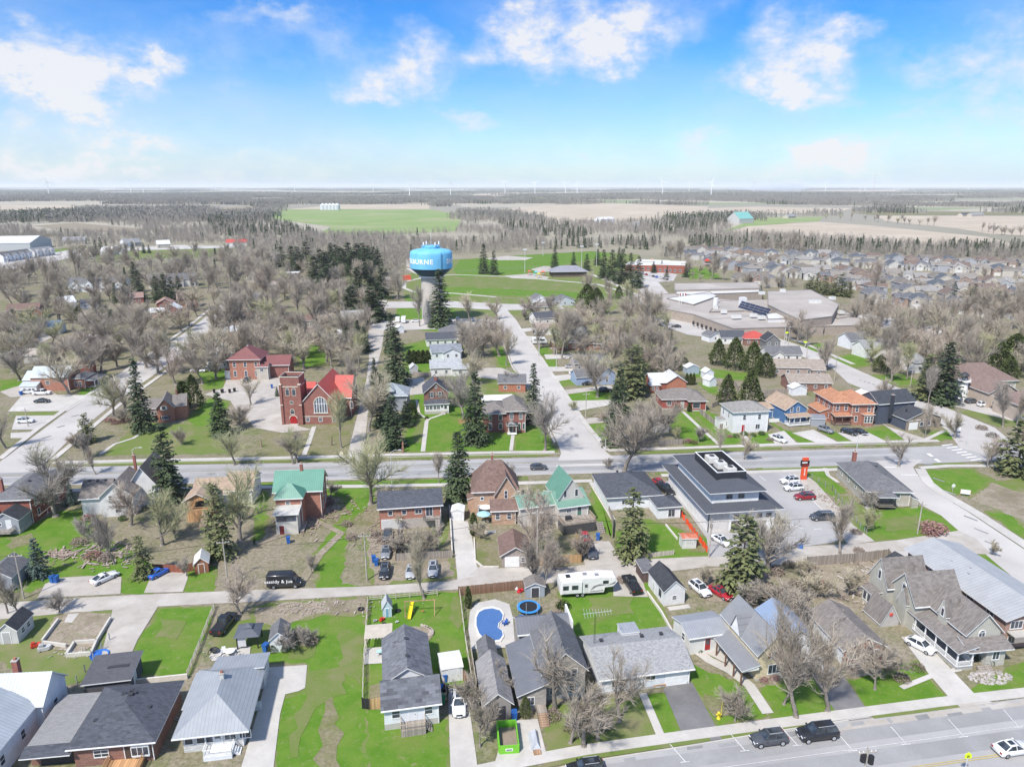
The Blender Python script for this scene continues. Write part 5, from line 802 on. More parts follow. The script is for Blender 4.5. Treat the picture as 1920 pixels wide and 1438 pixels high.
for lab, A, B, wl, rf_, vols in (('long tan-roofed brick bungalow facing the curving street', (1478,733),(1558,734), BR_BRN, T2,[(0,0,16,8.5,3,'gx',2)]),('brown-roofed house with a broken stone front', (1447,704),(1545,706), brick((.38,.3,.25)), T2,[(0,0,19,8,3.2,'gx',2.2),(14,-2,4.5,4,2.8,'hip',1)]),
 ('charcoal-roofed house with small white gable', (1437,678),(1502,678), W_SID2, SH_M, [(0,0,13,8,3,'gx',2.4),(2,-1.5,4,4,3,'gy',1.5)]),('grey gambrel-roofed barn near the school', (1434,656),(1462,656), siding((.2,.2,.2)), SH_DD, [(0,0,6.5,7,4,'gy',2.6)]),('house with a bright orange-red hip roof', (1396,648),(1440,648), BR_BRN, REDM0,[(0,0,11,9,3,'hip',2.6)]),
 ('dark grey roofed house beside the orange-red roof', (1352,645),(1396,645), W_SID2, SH_D, [(0,0,10.5,9,3,'gx',2.2)]),('white and grey house on the curving street', (1330,642),(1352,640), W_SID, SH_M, [(0,0,6,6,2.8,'gy',1.5)]),
 ('grey ranch house behind a cedar hedge', (1078,697),(1142,694), brick((.4,.36,.32)), SH_M, [(0,0,13.5,8.5,3.2,'gx',2.2)]),('light blue gable house behind the big bare tree', (1122,722),(1153,720), siding((.32,.40,.55)), SH_M, [(0,0,6.4,9,4,'gy',2.4),(-8,1,8,7,3,'gx',1.8)]),
 ('brown-roofed brick bungalow beside the white minibus', (1040,658),(1098,656), BR_BRN, shingle((.25,.22,.2)),[(0,0,9,10,3.2,'hip',2.4),(7,-1,6,4,2.6,'shedF',.8)]),('wide pale house with a pinkish roof', (1003,628),(1094,628), W_SID2, shingle((.34,.27,.24)),[(0,0,20,8,3,'gx',2),(16,-1,5,6,3.4,'gy',1.8)]),
 ('house with dark roof at the park side', (1005,610),(1048,607), W_SID2, SH_D, [(0,0,12,9,3.4,'gx',2.4)]),('white gabled house at the park edge', (1003,572),(1024,571), W_SID, SH_M, [(0,0,7,9,3.6,'gy',2.2)]),('pale blue-grey gabled house at the park edge', (1040,574),(1078,573), siding((.5,.55,.6)), SH_M, [(0,0,12,9,3.2,'gy',2.4)]),('tan house between the park houses', (1005,586),(1040,585), BG_SID, SH_GB, [(0,0,12,8,3,'gx',2)]),
 ('grey block bungalow with skylights beside the hedge', (808,706),(866,704), W_SID2, shingle((.36,.37,.38)),[(0,0,11.6,8.4,3.2,'gx',2),(8,-1,6,5,2.8,'gx',1)]),('slate-roofed house with white front gable', (810,675),(866,672), W_SID, shingle((.22,.24,.27)),[(0,0,10.6,8,3.2,'gx',2.2),(4,-1.2,6,4,3,'gy',1.6)]),('low slate-roofed garage wing house', (800,650),(856,648), W_SID2, SH_D, [(0,0,11.6,9,3,'gx',2.2)]),('broad charcoal hip-roofed house beyond the hedge', (826,639),(880,637), W_SID2, SH_M, [(0,0,12.5,10,3.2,'hip',3)]),
 ('brick house with grey roof behind the italianate house', (935,735),(985,735), BR_OR, SH_M, [(0,0,9.5,8,3.2,'gx',2)]),('white-roofed outbuilding attached to the italianate house', (905,770),(960,768), W_SID2, paint((.66,.65,.62)),[(0,0,9,4,3.4,'gx',.9)]),
 ('brick house with pale blue metal roof under the trees', (415,640),(462,638), BRg, metalroof((.55,.6,.66),0,.5),[(0,0,11,9,4.2,'hip',2)]),('dark-roofed red brick house behind it', (440,620),(484,618), BR_RED, SH_BR, [(0,0,11,9,5.4,'gx',2.4)]),('house with low grey roof beside the maroon roof', (392,692),(432,691), G_SID, SH_M, [(0,0,9,8,3,'gx',2)]),('maroon-roofed wing house behind the large brick house', (455,650),(500,648), BR_RED, SH_BR, [(0,0,9.6,8,3.4,'gx',2)]),
 ('white gabled cottage by the lane', (608,642),(640,641), W_SID, paint((.66,.67,.68)),[(0,0,7.6,6,3.4,'shedF',1)]),('maroon-fenced house among bare trees', (565,640),(600,639), BR_RED, SH_BR, [(0,0,8.4,7,3.4,'gx',2)]),('grey barn-like house beside the lane', (642,614),(684,612), siding((.36,.36,.36)), shingle((.33,.34,.35)),[(0,0,11,9,4.5,'gx',3)]),('pale house under the crowded branches', (535,616),(590,614), BG_SID, SH_BR, [(0,0,14,8,3.6,'gx',2.2)]),
 ('blue tarp-roofed carport', (32,656),(80,650), W_SID, metalroof((.08,.2,.42),0,.5),[(0,0,10.5,7,2.8,'shedF',1)]),('white double garage with navy roof', (86,627),(113,626), W_SID, metalroof((.1,.16,.26),0,.5),[(0,0,7,8,3.4,'gx',2.4)]),('long pale-roofed bungalow by the gravel bend', (45,682),(92,680), siding((.55,.53,.48)), shingle((.42,.37,.32)),[(0,0,10,9,3.2,'gx',1.8)]),('white-roofed cottage behind bare maples', (142,650),(178,648), W_SID2, paint((.6,.62,.63)),[(0,0,8,7,2.8,'gx',1.6)]),
 ('big brown-roofed house at the far bend', (15,600),(75,597), BR_BRN, SH_BR, [(0,0,17,10,5,'gx',2.6),(13,-2,6,5,4,'gy',2)]),('white-roofed hall house with a maroon gable', (262,598),(318,596), BR_RED, paint((.7,.7,.68)),[(0,0,13,9,3,'hip',1.8),(10,3,7,8,4,'gy',2.6)]),('orange-brown roofed house with a maroon gable', (295,585),(328,583), BR_RED, shingle((.32,.2,.16)),[(0,0,9,9,4.6,'gy',2.4)]),('brick house with pale roof near the spruces', (334,577),(370,575), BRg, shingle((.36,.28,.24)),[(0,0,11,9,5,'gx',2.4),(6,-2,5,5,4.6,'gy',2)]),
 ('brown-roofed house behind the two spruces', (238,570),(270,568), BR_RED, shingle((.30,.2,.17)),[(0,0,11,8,3.6,'gx',2.4)]),('small white house with a bright white roof slope', (118,580),(144,577), W_SID, paint((.66,.67,.68)),[(0,0,9,8,3.6,'gx',3)]),('dark-roofed house beside the white roof slope', (152,580),(186,578), W_SID2, SH_D, [(0,0,11,8,3,'gx',2)]),('grey house on the tree-lined street', (465,578),(487,577), siding((.4,.42,.45)), SH_M, [(0,0,7.5,10,5,'gx',3)]),('red brick house with brown roof on the tree-lined street', (441,601),(484,600), BR_RED, SH_BR, [(0,0,14,9,5,'hip',2)]),
 ('white gabled house at the end of the tree-lined street', (465,530),(484,529), W_SID, SH_M, [(0,0,8,8,5,'gy',2.6)]),('white gabled house deep in the trees', (613,560),(628,559), W_SID, SH_M, [(0,0,6,8,4.6,'gy',3.6)]),('flat white-roofed building in the trees', (538,522),(562,521), BG_SID, paint((.65,.65,.65)),[(0,0,10,7,3.6,'gx',.8)]),('pink-roofed long house in the trees', (505,545),(545,544), BG_SID, shingle((.38,.33,.31)),[(0,0,16,9,3.6,'gx',2.6)]),('brown shed row in the trees', (540,612),(610,611), wood((.3,.2,.15)), SH_GB, [(0,0,9,6,2.8,'gx',1.5)])):
 h=House(lab, A, B, wall=wl, roof=rf_, near=False, mark=shortname(lab))
 k=h.len / vols[0][2]
 for (x, y, w_, d, hh, r_, ri) in vols:
  h.vol(x*k, y, w_*k, d, hh, r_, ri, over=.4)
  n=max(1, int(w_*k / 3.2))
  if y <= 0: h.win('F', [w_*k*(i+.5)/n for i in range(n)],1.1 if hh < 4 else hh-1.9,.9,1.1,'h')
  if y <= 0 and hh >= 4: h.win('F', [w_*k*(i+.5)/n for i in range(n)],.9,.9,1.1,'h')
h = House('wide beige hall with brown hip roof beside the mock lighthouse', (1797,747),(1900,743), wall=siding((.56,.50,.42)), roof=shingle((.20,.145,.125)), cat='hall', name='hall', mark='the wide beige hall'); h.vol(0,0,h.len,14,5.5,'hip',4.6,over=.6); h.win('F',[3,7,11],1.2,1.,1.1)
for lab, A, B in (('brown-roofed beige house cut by the frame edge', (1905,790),(1975,788)),('brown gabled house behind white birches', (1850,765),(1905,763))):
 h = House(lab, A, B, wall=siding((.5,.42,.35)), roof=shingle((.22,.16,.14)), near=False); h.vol(0,0,h.len,10,5,'gy' if 'gabled' in lab else 'hip',3,over=.5); h.win('F',[2,5],1.2,.9,1.1)
h = House('white house behind bare trees on the curving street', (1593,655),(1640,652), wall=W_SID, roof=SH_M, near=False); h.vol(0,0,h.len,8,4,'gx',2.4); h.win('F',[2,5,7],1.2,.9,1.2)
h = House('pale grey gabled house behind the dark cedar', (1622,672),(1680,668), wall=W_SID2, roof=SH_G, near=False); h.vol(0,0,h.len,8,4,'gx',2.6); h.vol(h.len-5,-2,5,5,3.6,'gy',2.2); h.win('F',[2],1.2,.9,1.2)
h = House('grey hip-roofed house between the spruces', (1715,700),(1742,698), wall=W_SID2, roof=SH_G, near=False); h.vol(0,0,h.len,8,4,'hip',2.6); h.win('F',[2],1.2,.9,1.2)
# school
SB = brick((.37,.31,.26)); SR = ground_mat('school_roof', ((.40,.36,.32),(.34,.31,.28),(.46,.42,.38)),.08,1.2, bump=.1); SRL = ground_mat('pale_roof', ((.62,.62,.60),(.52,.51,.49)),.05,1, bump=.1)
s0=G(1375,640); o=G(1375,640); e=G(1545,632); sa=math.atan2(e.y-o.y, e.x-o.x)
h = House('sprawling flat-roofed brown brick school with rooftop solar panels', (1375,640), ang=math.degrees(sa), wall=SB, roof=SR, cat='school', name='school', near=False, mark='the sprawling brick school')
h.r.rotation_euler[2]=sa
def loc2(u, v, z=0): p=G(u, v, z) - G(1375,640); c, s_=math.cos(-sa), math.sin(-sa); return (p.x*c - p.y*s_, p.x*s_ + p.y*c)
def block(pxs, hh, roofm, wall=SB, z0=-.02, name='wing', par=.35):
 """flat-roofed block whose outline is given at roof height"""
 P=clean([Vector((*loc2(u, v, hh),0)) for u, v in pxs]); P=[(p.x, p.y) for p in P]; q=MB(); q.prism(P, z0, hh, wall, roofm); w_=q.build(name, h.r)
 q=MB(); n=len(P)
 for i in range(n): a=Vector((*P[i], hh + par/2)); b=Vector((*P[(i+1)%n], hh + par/2)); q.beam(a, b, .3, par, paint((.3,.27,.25)))
 q.build('parapet', h.r); return w_
block([(1180,568),(1205,555),(1300,548),(1330,560),(1420,567),(1520,600),(1545,612),(1375,617),(1300,590)],4.6, SR)
block([(1375,617),(1545,612),(1620,611),(1620,598),(1500,588),(1430,592),(1330,600)],4.4, SR); block([(1330,585),(1395,583),(1500,595),(1520,580),(1440,562),(1350,565)],5.2, SR); block([(1440,572),(1500,601),(1560,594),(1573,571),(1520,544),(1440,547)],8.2, SR)
block([(1265,532),(1420,530),(1425,541),(1265,545)],6., SR); block([(1268,541),(1425,537),(1430,548),(1300,553),(1268,552)],5, SRL); block([(1437,588),(1515,585),(1520,597),(1440,599)],6.2, SRL, paint((.66,.66,.66))); block([(1560,590),(1600,584),(1608,592),(1570,598)],4.5, SR, brick((.36,.12,.08)))
block([(1250,560),(1330,548),(1345,556),(1300,572)],5.1, SRL)
for (u, v, w_) in ((1355,585,2.5),(1375,595,4.5),(1340,577,2),(1425,560,3),(1465,555,2.6),(1520,577,3),(1530,577,3),(1557,570,3),(1555,583,3),(1575,586,3),(1410,592,3),(1425,596,3)):
 x, y = loc2(u, v, 6); q = MB(); q.box(0,0,0,w_,2.2,1.5,AC); q.box(.15,.15,1.5,w_-.15,2.05,1.65,paint((.5,.5,.48))); q.build('rooftop_unit', h.r, loc=(x,y,8.2 if v < 580 and u > 1400 else 5.2))
q=MB(); PV=paint((.03,.035,.06),.25,.6); x, y=loc2(1384,574,6); x2, y2=loc2(1438,590,6); d=Vector((x2-x,y2-y,0)); L_=d.length
for r_ in range(3):
 for i in range(6):
  a=i * L_/6 + .08; b=(i+1) * L_/6 - .08; z0, z1=5.4 + r_*1.15,6.4 + r_*1.15; u_=d.normalized(); nrm=Vector((-u_.y,u_.x,0)); P=[Vector((x,y,z0))+u_*a+nrm*r_*.7, Vector((x,y,z0))+u_*b+nrm*r_*.7, Vector((x,y,z1))+u_*b+nrm*(r_*.7+.5), Vector((x,y,z1))+u_*a+nrm*(r_*.7+.5)]
  q.poly([*P, *[p + Vector((0,0,-.08)) for p in P]],[(0,1,2,3),(7,6,5,4),(0,4,5,1),(2,6,7,3)], PV)
q.build('solar_array', h.r); q = MB(); q.lathe([(1.3,0),(1.3,6),(.2,6.2)], AC, 10); x, y = loc2(1341,578,5); q.build('flue', h.r, loc=(x,y,4.6)); q = MB(); x, y = loc2(1392,573,5); q.box(-1.6,-1.6,4.6,1.6,1.6,9.5,paint((.66,.66,.66))); q.build('stair_tower', h.r, loc=(x,y,0))
q0=loc2(1296,594,4.6); q1=loc2(1375,621,4.6); dv=Vector((q1[0]-q0[0], q1[1]-q0[1]));
for i in range(9):
 t = (i+.6)/9.3; m = MB(); m.box(-.8,-.06,0,.8,.25,1.9,DARKTRIM); m.build('window', h.r, loc=(q0[0]+dv.x*t, q0[1]+dv.y*t, .9), rz=math.atan2(dv.y,dv.x))
for u in (1415,1458,1520,1575,1600): x, y = loc2(u, 640,0); q0_, q1_ = loc2(1375,617,4.4), loc2(1545,612,4.4); m = MB(); m.box(-1,-.1,0,1,.2,1.9,DARKTRIM); t = (x-q0_[0])/(q1_[0]-q0_[0]); m.build('window', h.r, loc=(x, q0_[1]+(q1_[1]-q0_[1])*t, .9))
# red brick school, pavilion, far halls
h = House('long low red brick school at the far side of the park', (1172,508),(1300,512), wall=BR_RED, roof=SRL, cat='school', name='school', near=False, mark='the far red brick school'); W = h.len; h.vol(0,0,W*.45,22,5,'flat',.3,over=.1); h.win('F',[3+i*4 for i in range(6)],1.4,1.8,1.6,'1'); h.vol(W*.4,-6,W*.5,30,6.4,'flat',.3,over=.1); h.win('F',[3+i*4 for i in range(6)],1.4,1.8,1.6,'1'); h.vol(W*.1,24,W*.5,14,5.6,'flat',.2,over=.1)
h = House('open park pavilion with a broad grey hip roof', (1036,520),(1100,519), wall=wood((.16,.12,.1)), roof=shingle((.26,.26,.29)), cat='pavilion', name='pavilion', near=False, mark='the park pavilion'); h.vol(0,0,h.len,14,4,'hip',4,over=1.5)
for A, B, lab in (((425,462),(464,461),'house with a bright red roof by the far road'),): h = House(lab, A, B, wall=W_SID2, roof=metalroof((.5,.09,.07),0,.5), near=False, mark='the far red-roofed house'); h.vol(0,0,h.len,12,4,'gx',3.4); h.win('F',[8],1.2,2,1.5)
h = House('green-roofed barn beyond the far green field', (1386,420),(1412,419), wall=siding((.5,.5,.48)), roof=metalroof((.2,.45,.4),0,.6), cat='barn', name='barn', near=False, mark='the green-roofed barn'); h.vol(0,0,h.len,30,9,'gx',12)
h = House('low white farmhouse in front of the far spruces', (1127,419),(1153,418), wall=W_SID, roof=SRL, cat='farmhouse', name='farmhouse', near=False, mark='the far white farmhouse'); h.vol(0,0,h.len,20,7,'gx',4); h.win('F',[5,12,18],2,2,2)
h = House('big pale-roofed warehouse at the left edge of town', (-60,472),(58,470), wall=siding((.5,.52,.52)), roof=SRL, cat='warehouse', name='warehouse', near=False, mark='the pale warehouse'); h.vol(0,0,h.len,60,8,'gx',6,over=.3)
for i, (u0, v0, u1, v1, lab) in enumerate(((205,478,233,477,'white gabled farmhouse with a long porch'),(189,479,208,479,'white truck-box shed'),(253,462,266,461,'grey bungalow beside the road pines'),(296,466,320,465,'pale bungalow with a long flat roof'),(235,463,250,462,'white two-storey house behind the farmhouse'),(118,459,160,458,'tan-roofed farmhouse at the bend'),(1190,425,1190+9,425,'tiny white house beyond the woods'),(1805,407,1822,406,'dark-roofed ranch on the far road'),(1822,407,1845,406,'second ranch with pale walls on the far road'),(1478,410,1492,409,'tiny brown farmhouse by the windbreak'))):
 h = House(lab, (u0,v0),(u1,v1), wall=W_SID if 'white' in lab else BG_SID, roof=(SH_D if 'dark' in lab else SRL if i in (0,1,3) else SH_G), near=False); h.vol(0,0,h.len,12,4.5,'gx' if i else 'gy',4); h.win('F',[2],1.2,1.4,1.4)
for k in range(5):
 p = G(606+6.6*k, 394); q = MB(); q.lathe([(9,0),(9,14),(8.6,14.6),(1.2,19),(0,19.3)], metalroof((.6,.62,.64),2,1.2),16); o = q.build('grain_silo', loc=(p.x,p.y,.3)); tag(o, 'round steel grain silo with a cone top, ' + ('leftmost of five','second of five','middle one of five','fourth of five','rightmost of five')[k] + ' beyond the green field', 'silo', 'grain silos beyond the green field')
# townhouse rows
def row(label, A, B, n, wall, roofm, two=5.6, mark=None):
 h = House(label, A, B, wall=wall, roof=roofm, cat='townhouses', name='townhouse_row', near=False, mark=mark); W = h.len; h.vol(0,0,W,10,two,'gx',3.2,over=.4); w1 = W/n
 for i in range(n): V = h.V; h.vol(i*w1+w1*.2,-1.6,w1*.55,5,two-.4,'gy',2.2,over=.3); h.win('F',w1*.27,two-2,1.2,1.2,'1'); h.win('F',w1*.27,.3,2.2,1.9,''); h.V = V
row('row of white gabled townhouses with slate roofs and two spruces beside it', (128,548),(238,545),4, W_SID, SH_M, mark='the white gabled townhouses')
row('second row of white townhouses behind the dark spruces', (282,542),(372,536),4, siding((.62,.62,.6)), SH_M, mark='the second townhouse row')
row('modern townhouse row with white gables at the far left of town', (8,492),(62,484),4, W_SID, SH_M); row('modern townhouse row continuing towards the spruces', (66,483),(104,478),3, W_SID2, SH_G)
# ------------------------------------------------------------- the crowded subdivision
SUBR=[shingle((.14,.14,.15)), shingle((.18,.16,.14)), shingle((.24,.215,.19)), shingle((.10,.11,.125)), shingle((.17,.13,.11)), shingle((.27,.255,.24))]
SUBW=[siding((.56,.54,.5)), siding((.44,.40,.34)), brick((.33,.23,.18)), siding((.38,.39,.41)), siding((.5,.46,.4))]
SUBN = ['slate grey', 'brown-grey', 'tan', 'charcoal', 'reddish brown', 'pale grey']; SUBWN = ['off-white', 'beige', 'brick', 'grey', 'cream']
rnd.seed(11); SUB=[]
for ri, (v0, u0, v1, u1, n) in enumerate(((473,1268,482,1440,12),(482,1440,505,1960,22),(486,1285,497,1480,10),(495,1500,522,1960,19),(505,1395,548,1960,21),(520,1480,570,1960,18),(498,1330,520,1470,7),(540,1560,585,1960,11),(566,1620,606,1960,8),(527,1385,540,1470,3))):
 for i in range(n):
  t=(i + .5) / n; u=u0 + (u1-u0)*t + rnd.uniform(-3,3); v=v0 + (v1-v0)*t + rnd.uniform(-1,1); a=rnd.randrange(6); b=rnd.randrange(5)
  SUB.append((ri, i, u, v, a, b))
ROWN = ['inner far back row','outer far back row','short upper row','second row','third row','fourth row','upper cluster','lower row','lowest row','school-side trio']
SUBP={}; ROWOF={}
sub_used=set()
for (ri, i, u, v, a, b) in SUB:
 p=G(u, v); key=(a, b, rnd.randrange(2)); sc=rnd.uniform(.92,1.08); rz=R(rnd.choice([6,6,96,-84]) + rnd.uniform(-4,4)) - .0006 * (u - 1300)
 lab = f'{SUBWN[b]} subdivision house with {SUBN[a]} roof'
 if key not in SUBP:
  h = House(lab, (u, v), ang=0, wall=SUBW[b], roof=SUBR[a], near=False, group='houses of the crowded subdivision'); h.vol(-6,0,12,10,5.2,'hip' if key[2] else 'gx',2.9,over=.4); h.win('F',[2.4,6,9.6],3.4,1.1,1.2,'1'); h.win('B',[2.4,6,9.6],3.2,1.1,1.2,'1'); h.vol(-6,-2.5,6,5,4.9,'gy',2.,over=.35); h.win('F',3,3.2,1.4,1.2,'1'); h.garage('F',3,4.2,2.2,(.66,.65,.62)); h.vol(1.5,-1.6,3.6,3,3,'hip',.8,over=.3); h.door('F',1.8,0,1,2,(.2,.18,.16))
  SUBP[key]=h.r; r=h.r; r.rotation_euler[2]=rz
 else: r=copy_tree(SUBP[key],(p.x, p.y, .02), rz, None, lab)
 r.scale=(sc, sc, sc * rnd.uniform(.9,1.05)); ROWOF[r.name]=(ROWN[ri], ri, i)
MARKS += [('the crowded subdivision', *G(1650,500)[:2]),('the park lawn', *G(900,560)[:2]),('the gravel lane', *G(690,700)[:2])]
# ------------------------------------------------------------- trees
from mathutils import noise as mnoise
@cached
def barkmat(c):
 s = Nodes('bark'); v = s.coord(scale=(3,3,.8)); s.base(s.mix(s.rng(s.noise(v, 2,4),.3,.7), k3(c, .65), k3(c, 1.25))); return s.m
@cached
def twigmat():
 s = Nodes('twigs'); oi = s.n('ShaderNodeObjectInfo'); g = s.n('ShaderNodeNewGeometry')
 s.base(s.mix(s.rng(g.outputs['Random Per Island'],0,1,0,.5), oi.outputs['Color'],(.20,.18,.15))); s.b.inputs['Roughness'].default_value = .9; s.b.inputs['Specular IOR Level'].default_value = .1; return s.m
@cached
def woodmat(c1, c2):
 s = Nodes('far_twigs'); g = s.n('ShaderNodeNewGeometry'); oi = s.n('ShaderNodeObjectInfo')
 c = s.mix(oi.outputs['Random'], c1, c2); s.base(s.mix(s.rng(g.outputs['Random Per Island'],0,1,0,.5), c, k3(c1,.6))); s.b.inputs['Specular IOR Level'].default_value = .1; return s.m
def limb(m, a, b, r1, r2, mt, n=5): m.bar(a, b, r1, mt, n, r2, caps=False)
def bare(seed, H=13., spread=.55, up=.35, limbs=6, trunk=.2, fork=.28, twigs=6, tr=.26, droop=0., tw=.02, sub=(5,4), lean=0.):
 g=random.Random(seed); T=MB(); K=MB(); bm_, tm=barkmat((.25,.22,.19)), twigmat()
 def vec(d, ang):
  a=g.uniform(0,6.283); o=d.orthogonal().normalized(); o.rotate(Matrix.Rotation(a, 3, d)); return (d * math.cos(ang) + o * math.sin(ang)).normalized()
 def curve(m, p, d, L_, r1, r2, n, mt, sides):
  P=[p.copy()]; rr=[]
  for i in range(n):
   d=(d + Vector((g.gauss(0,.13), g.gauss(0,.13), g.gauss(0,.06) + .05 - droop*.12))).normalized(); q=P[-1] + d * L_ / n
   limb(m, P[-1], q, r1 + (r2-r1)*i/n, r1 + (r2-r1)*(i+1)/n, mt, sides); P.append(q)
  return P, d
 th=H * trunk; P, d=curve(T, Vector((0,0,-.1)), Vector((lean, 0,1)), th, tr*1.15, tr*.85,3, bm_, 7); T.bar((0,0,-.1),(0,0,.45), tr*1.9, bm_, 7, tr*1.1, False)
 P2, d2=curve(T, P[-1], d, H*.42, tr*.8, tr*.3,5, bm_, 6); leaders=[]
 for i in range(limbs):
  t=g.uniform(0,.75); base=P2[int(t*5)]; a=g.uniform(fork, fork+spread); L_=H*g.uniform(.42,.6)*(1 - t*.35)
  dd=vec(Vector((0,0,1)), a); leaders.append(curve(T, base, dd, L_, tr*.5*(1-t*.4), tr*.13,5, bm_, 5)[0])
 leaders.append(P2 + [P2[-1] + Vector((g.gauss(0,.3), g.gauss(0,.3), H*.16))])
 for Q in leaders:
  n=len(Q)
  for j in range(1, n):
   for _ in range(sub[0] if j > 1 else max(1, sub[0]//2)):
    p=Q[j-1].lerp(Q[j], g.random()); d=(Q[j] - Q[j-1]).normalized(); dd=(vec(d, g.uniform(.5,1.05)) + Vector((0,0,up*.5))).normalized(); L_=H*g.uniform(.10,.19)
    B, de=curve(K, p, dd, L_, .07*H/13,.025,2, tm, 3)
    for i in range(1,3):
     for _ in range(sub[1]):
      p2=B[i-1].lerp(B[i], g.random()); d3=(vec(de, g.uniform(.3,.95)) + Vector((0,0,.25-droop))).normalized(); L3=H*g.uniform(.05,.095); e3=p2 + d3*L3
      limb(K, p2, e3,.022,.012, tm, 3)
      for _ in range(twigs):
       p4=p2.lerp(e3, g.uniform(.2,1)); d4=(vec(d3, g.uniform(.2,.8)) + Vector((0,0,.15-droop*.9))).normalized(); e4=p4 + d4*H*g.uniform(.03,.062); s_=d4.cross(Vector((g.gauss(0,1),g.gauss(0,1),g.gauss(0,1)))).normalized()*tw*.5
       K.poly([p4-s_, p4+s_, e4+s_*.5, e4-s_*.5],[(0,1,2,3)], tm)
 return T.mesh('trunk', True), K.mesh('crown')
NEED = {'spruce': ((.032,.05,.028),(.085,.115,.055)),'blue spruce': ((.035,.06,.055),(.08,.115,.10)),'cedar': ((.04,.06,.02),(.10,.12,.04)),'pine': ((.06,.075,.03),(.17,.185,.08))}
def conifer(seed, H=16., R0=3.4, kind='spruce', whorls=30, per=10, low=.05, power=.85, gap=0., size=1., trunk_c=(.16,.12,.10)):
 g=random.Random(seed); T=MB(); K=MB(); mt=leafmat(*NEED[kind]); bm_=barkmat(trunk_c)
 T.bar((0,0,-.1),(0,0,H*.97), H*.016+.05, bm_, 7,.03, False)
 for i in range(whorls):
  t=low + (1-low) * (i + g.uniform(-.3,.3)) / whorls; z=H*t; rr=R0*(max(0.,1-t)**power) + .15
  for k in range(max(4, int(per*(.5+.6*(1-t))))):
   if g.random() < gap: continue
   a=g.uniform(0,6.283); L_=rr*g.uniform(.72,1.12)*(1+.28*math.sin(a*2+seed+z*.5)*math.sin(z*1.1+seed)); sl=-.32 + .75*t + g.uniform(-.12,.12); d=Vector((math.cos(a), math.sin(a), sl)); b0=Vector((0,0,z)); sd=Vector((-math.sin(a), math.cos(a),0))
   T.poly([b0 - Vector((0,0,.04)), b0 + Vector((0,0,.04)), b0 + d*L_*.85],[(0,1,2)], bm_)
   n=max(2, int(L_/.42/size))
   for j in range(n):
    f=.22 + .78*(j+g.random())/n; p=b0 + d*L_*f + Vector((0,0,-.10*L_*f*f)); w_=(.30 + .34*(1-abs(f-.55)))*size; q=sd*g.choice((-1,1))*w_*g.uniform(.7,1.3)
    tip=p + d*.42*size + q + Vector((0,0,g.uniform(-.28,-.02)*size)); u=Vector((g.gauss(0,1),g.gauss(0,1),g.gauss(0,.5))).normalized()*.16*size
    K.poly([p-u, p+q*.6-d*.1, tip, p+u+d*.3*size],[(0,1,2,3)], mt)
 return T.mesh('trunk', True), K.mesh('crown')
def cedar(seed, H=7., R0=2., kind='cedar', n=1700, shape=1.3, trunk_c=(.2,.15,.12)):
 g=random.Random(seed); T=MB(); K=MB(); mt=leafmat(*NEED[kind]); bm_=barkmat(trunk_c); T.bar((0,0,-.1),(0,0,H*.8),.14,bm_,6,.03,False); lob=[(g.uniform(0,6.28), g.uniform(.1,.95), g.uniform(.75,1.2)) for _ in range(16)]
 for i in range(n):
  t=g.random()**.8; a=g.uniform(0,6.283); pr=(1-t**shape)**.7*min(1,.55+t*2.2); w_=1
  for (la, lt, lw) in lob:
   if abs(t-lt) < .13 and abs((a-la+3.14)%6.28-3.14) < .6: w_=lw
  r_=R0*pr*w_*g.uniform(.6,1.06); p=Vector((r_*math.cos(a), r_*math.sin(a), H*t*.98+.15)); o=Vector((math.cos(a),math.sin(a),.5))
  u=(o + Vector((g.gauss(0,.6),g.gauss(0,.6),g.gauss(0,.6)))).normalized()*.22; v_=u.orthogonal().normalized(); v_.rotate(Matrix.Rotation(g.uniform(0,6.28),3,u.normalized())); v_=v_*.16
  K.poly([p-u*.5, p+v_, p+u*1.2, p-v_],[(0,1,2,3)], mt)
 return T.mesh('trunk', True), K.mesh('crown')
TREE={}                                                         # kind -> list of (trunk mesh, crown mesh, height)
TREE['maple'] = [(*bare(1,13,.8,.3,7,.16,.3,3,.34),13),(*bare(2,13,.95,.3,8,.14,.35,3,.38),13),(*bare(3,14,.7,.4,7,.18,.25,3,.32),13)]
TREE['tall'] = [(*bare(4,16,.28,.7,6,.3,.14,3,.28),16),(*bare(5,16,.34,.6,6,.2,.12,3,.32),16)]
TREE['small'] = [(*bare(6,6,.6,.4,5,.18,.35,3,.10,tw=.018),6),(*bare(7,6,.7,.3,6,.1,.4,3,.09,tw=.018),6)]
TREE['weeping'] = [(*bare(8,9,.7,.1,7,.22,.35,6,.24,droop=.75),8)]
TREE['sparse'] = [(*bare(9,12,.65,.4,6,.22,.3,2,.30,sub=(4,3)),12),(*bare(10,14,.4,.5,6,.26,.18,2,.3,sub=(4,3)),13)]
TREE['spruce'] = [(*conifer(21,16,4.3,whorls=32,per=16,size=1.25),16),(*conifer(22,16,3.8,whorls=36,per=15,gap=.05,size=1.2),16),(*conifer(23,16,4.8,whorls=30,per=17,gap=.03,size=1.3),16)]
TREE['blue spruce'] = [(*conifer(24,12,3.6,'blue spruce',26,12),12)]
TREE['pine'] = [(*conifer(25,14,4.6,'pine',26,14,.1,.6,.14,1.5),14),(*conifer(26,14,4.2,'pine',26,13,.06,.7,.18,1.4),14)]
TREE['cedar'] = [(*cedar(27,7,2.4),7),(*cedar(28,7,3.,n=2000,shape=1.8),7)]
TREE['column cedar'] = [(*cedar(29,5,.8,n=900,shape=2.6),5)]
CATS = {'maple':'bare_tree','tall':'bare_tree','small':'bare_tree','weeping':'bare_tree','sparse':'bare_tree','spruce':'spruce_tree','blue spruce':'spruce_tree','pine':'pine_tree','cedar':'cedar_tree','column cedar':'cedar_tree'}
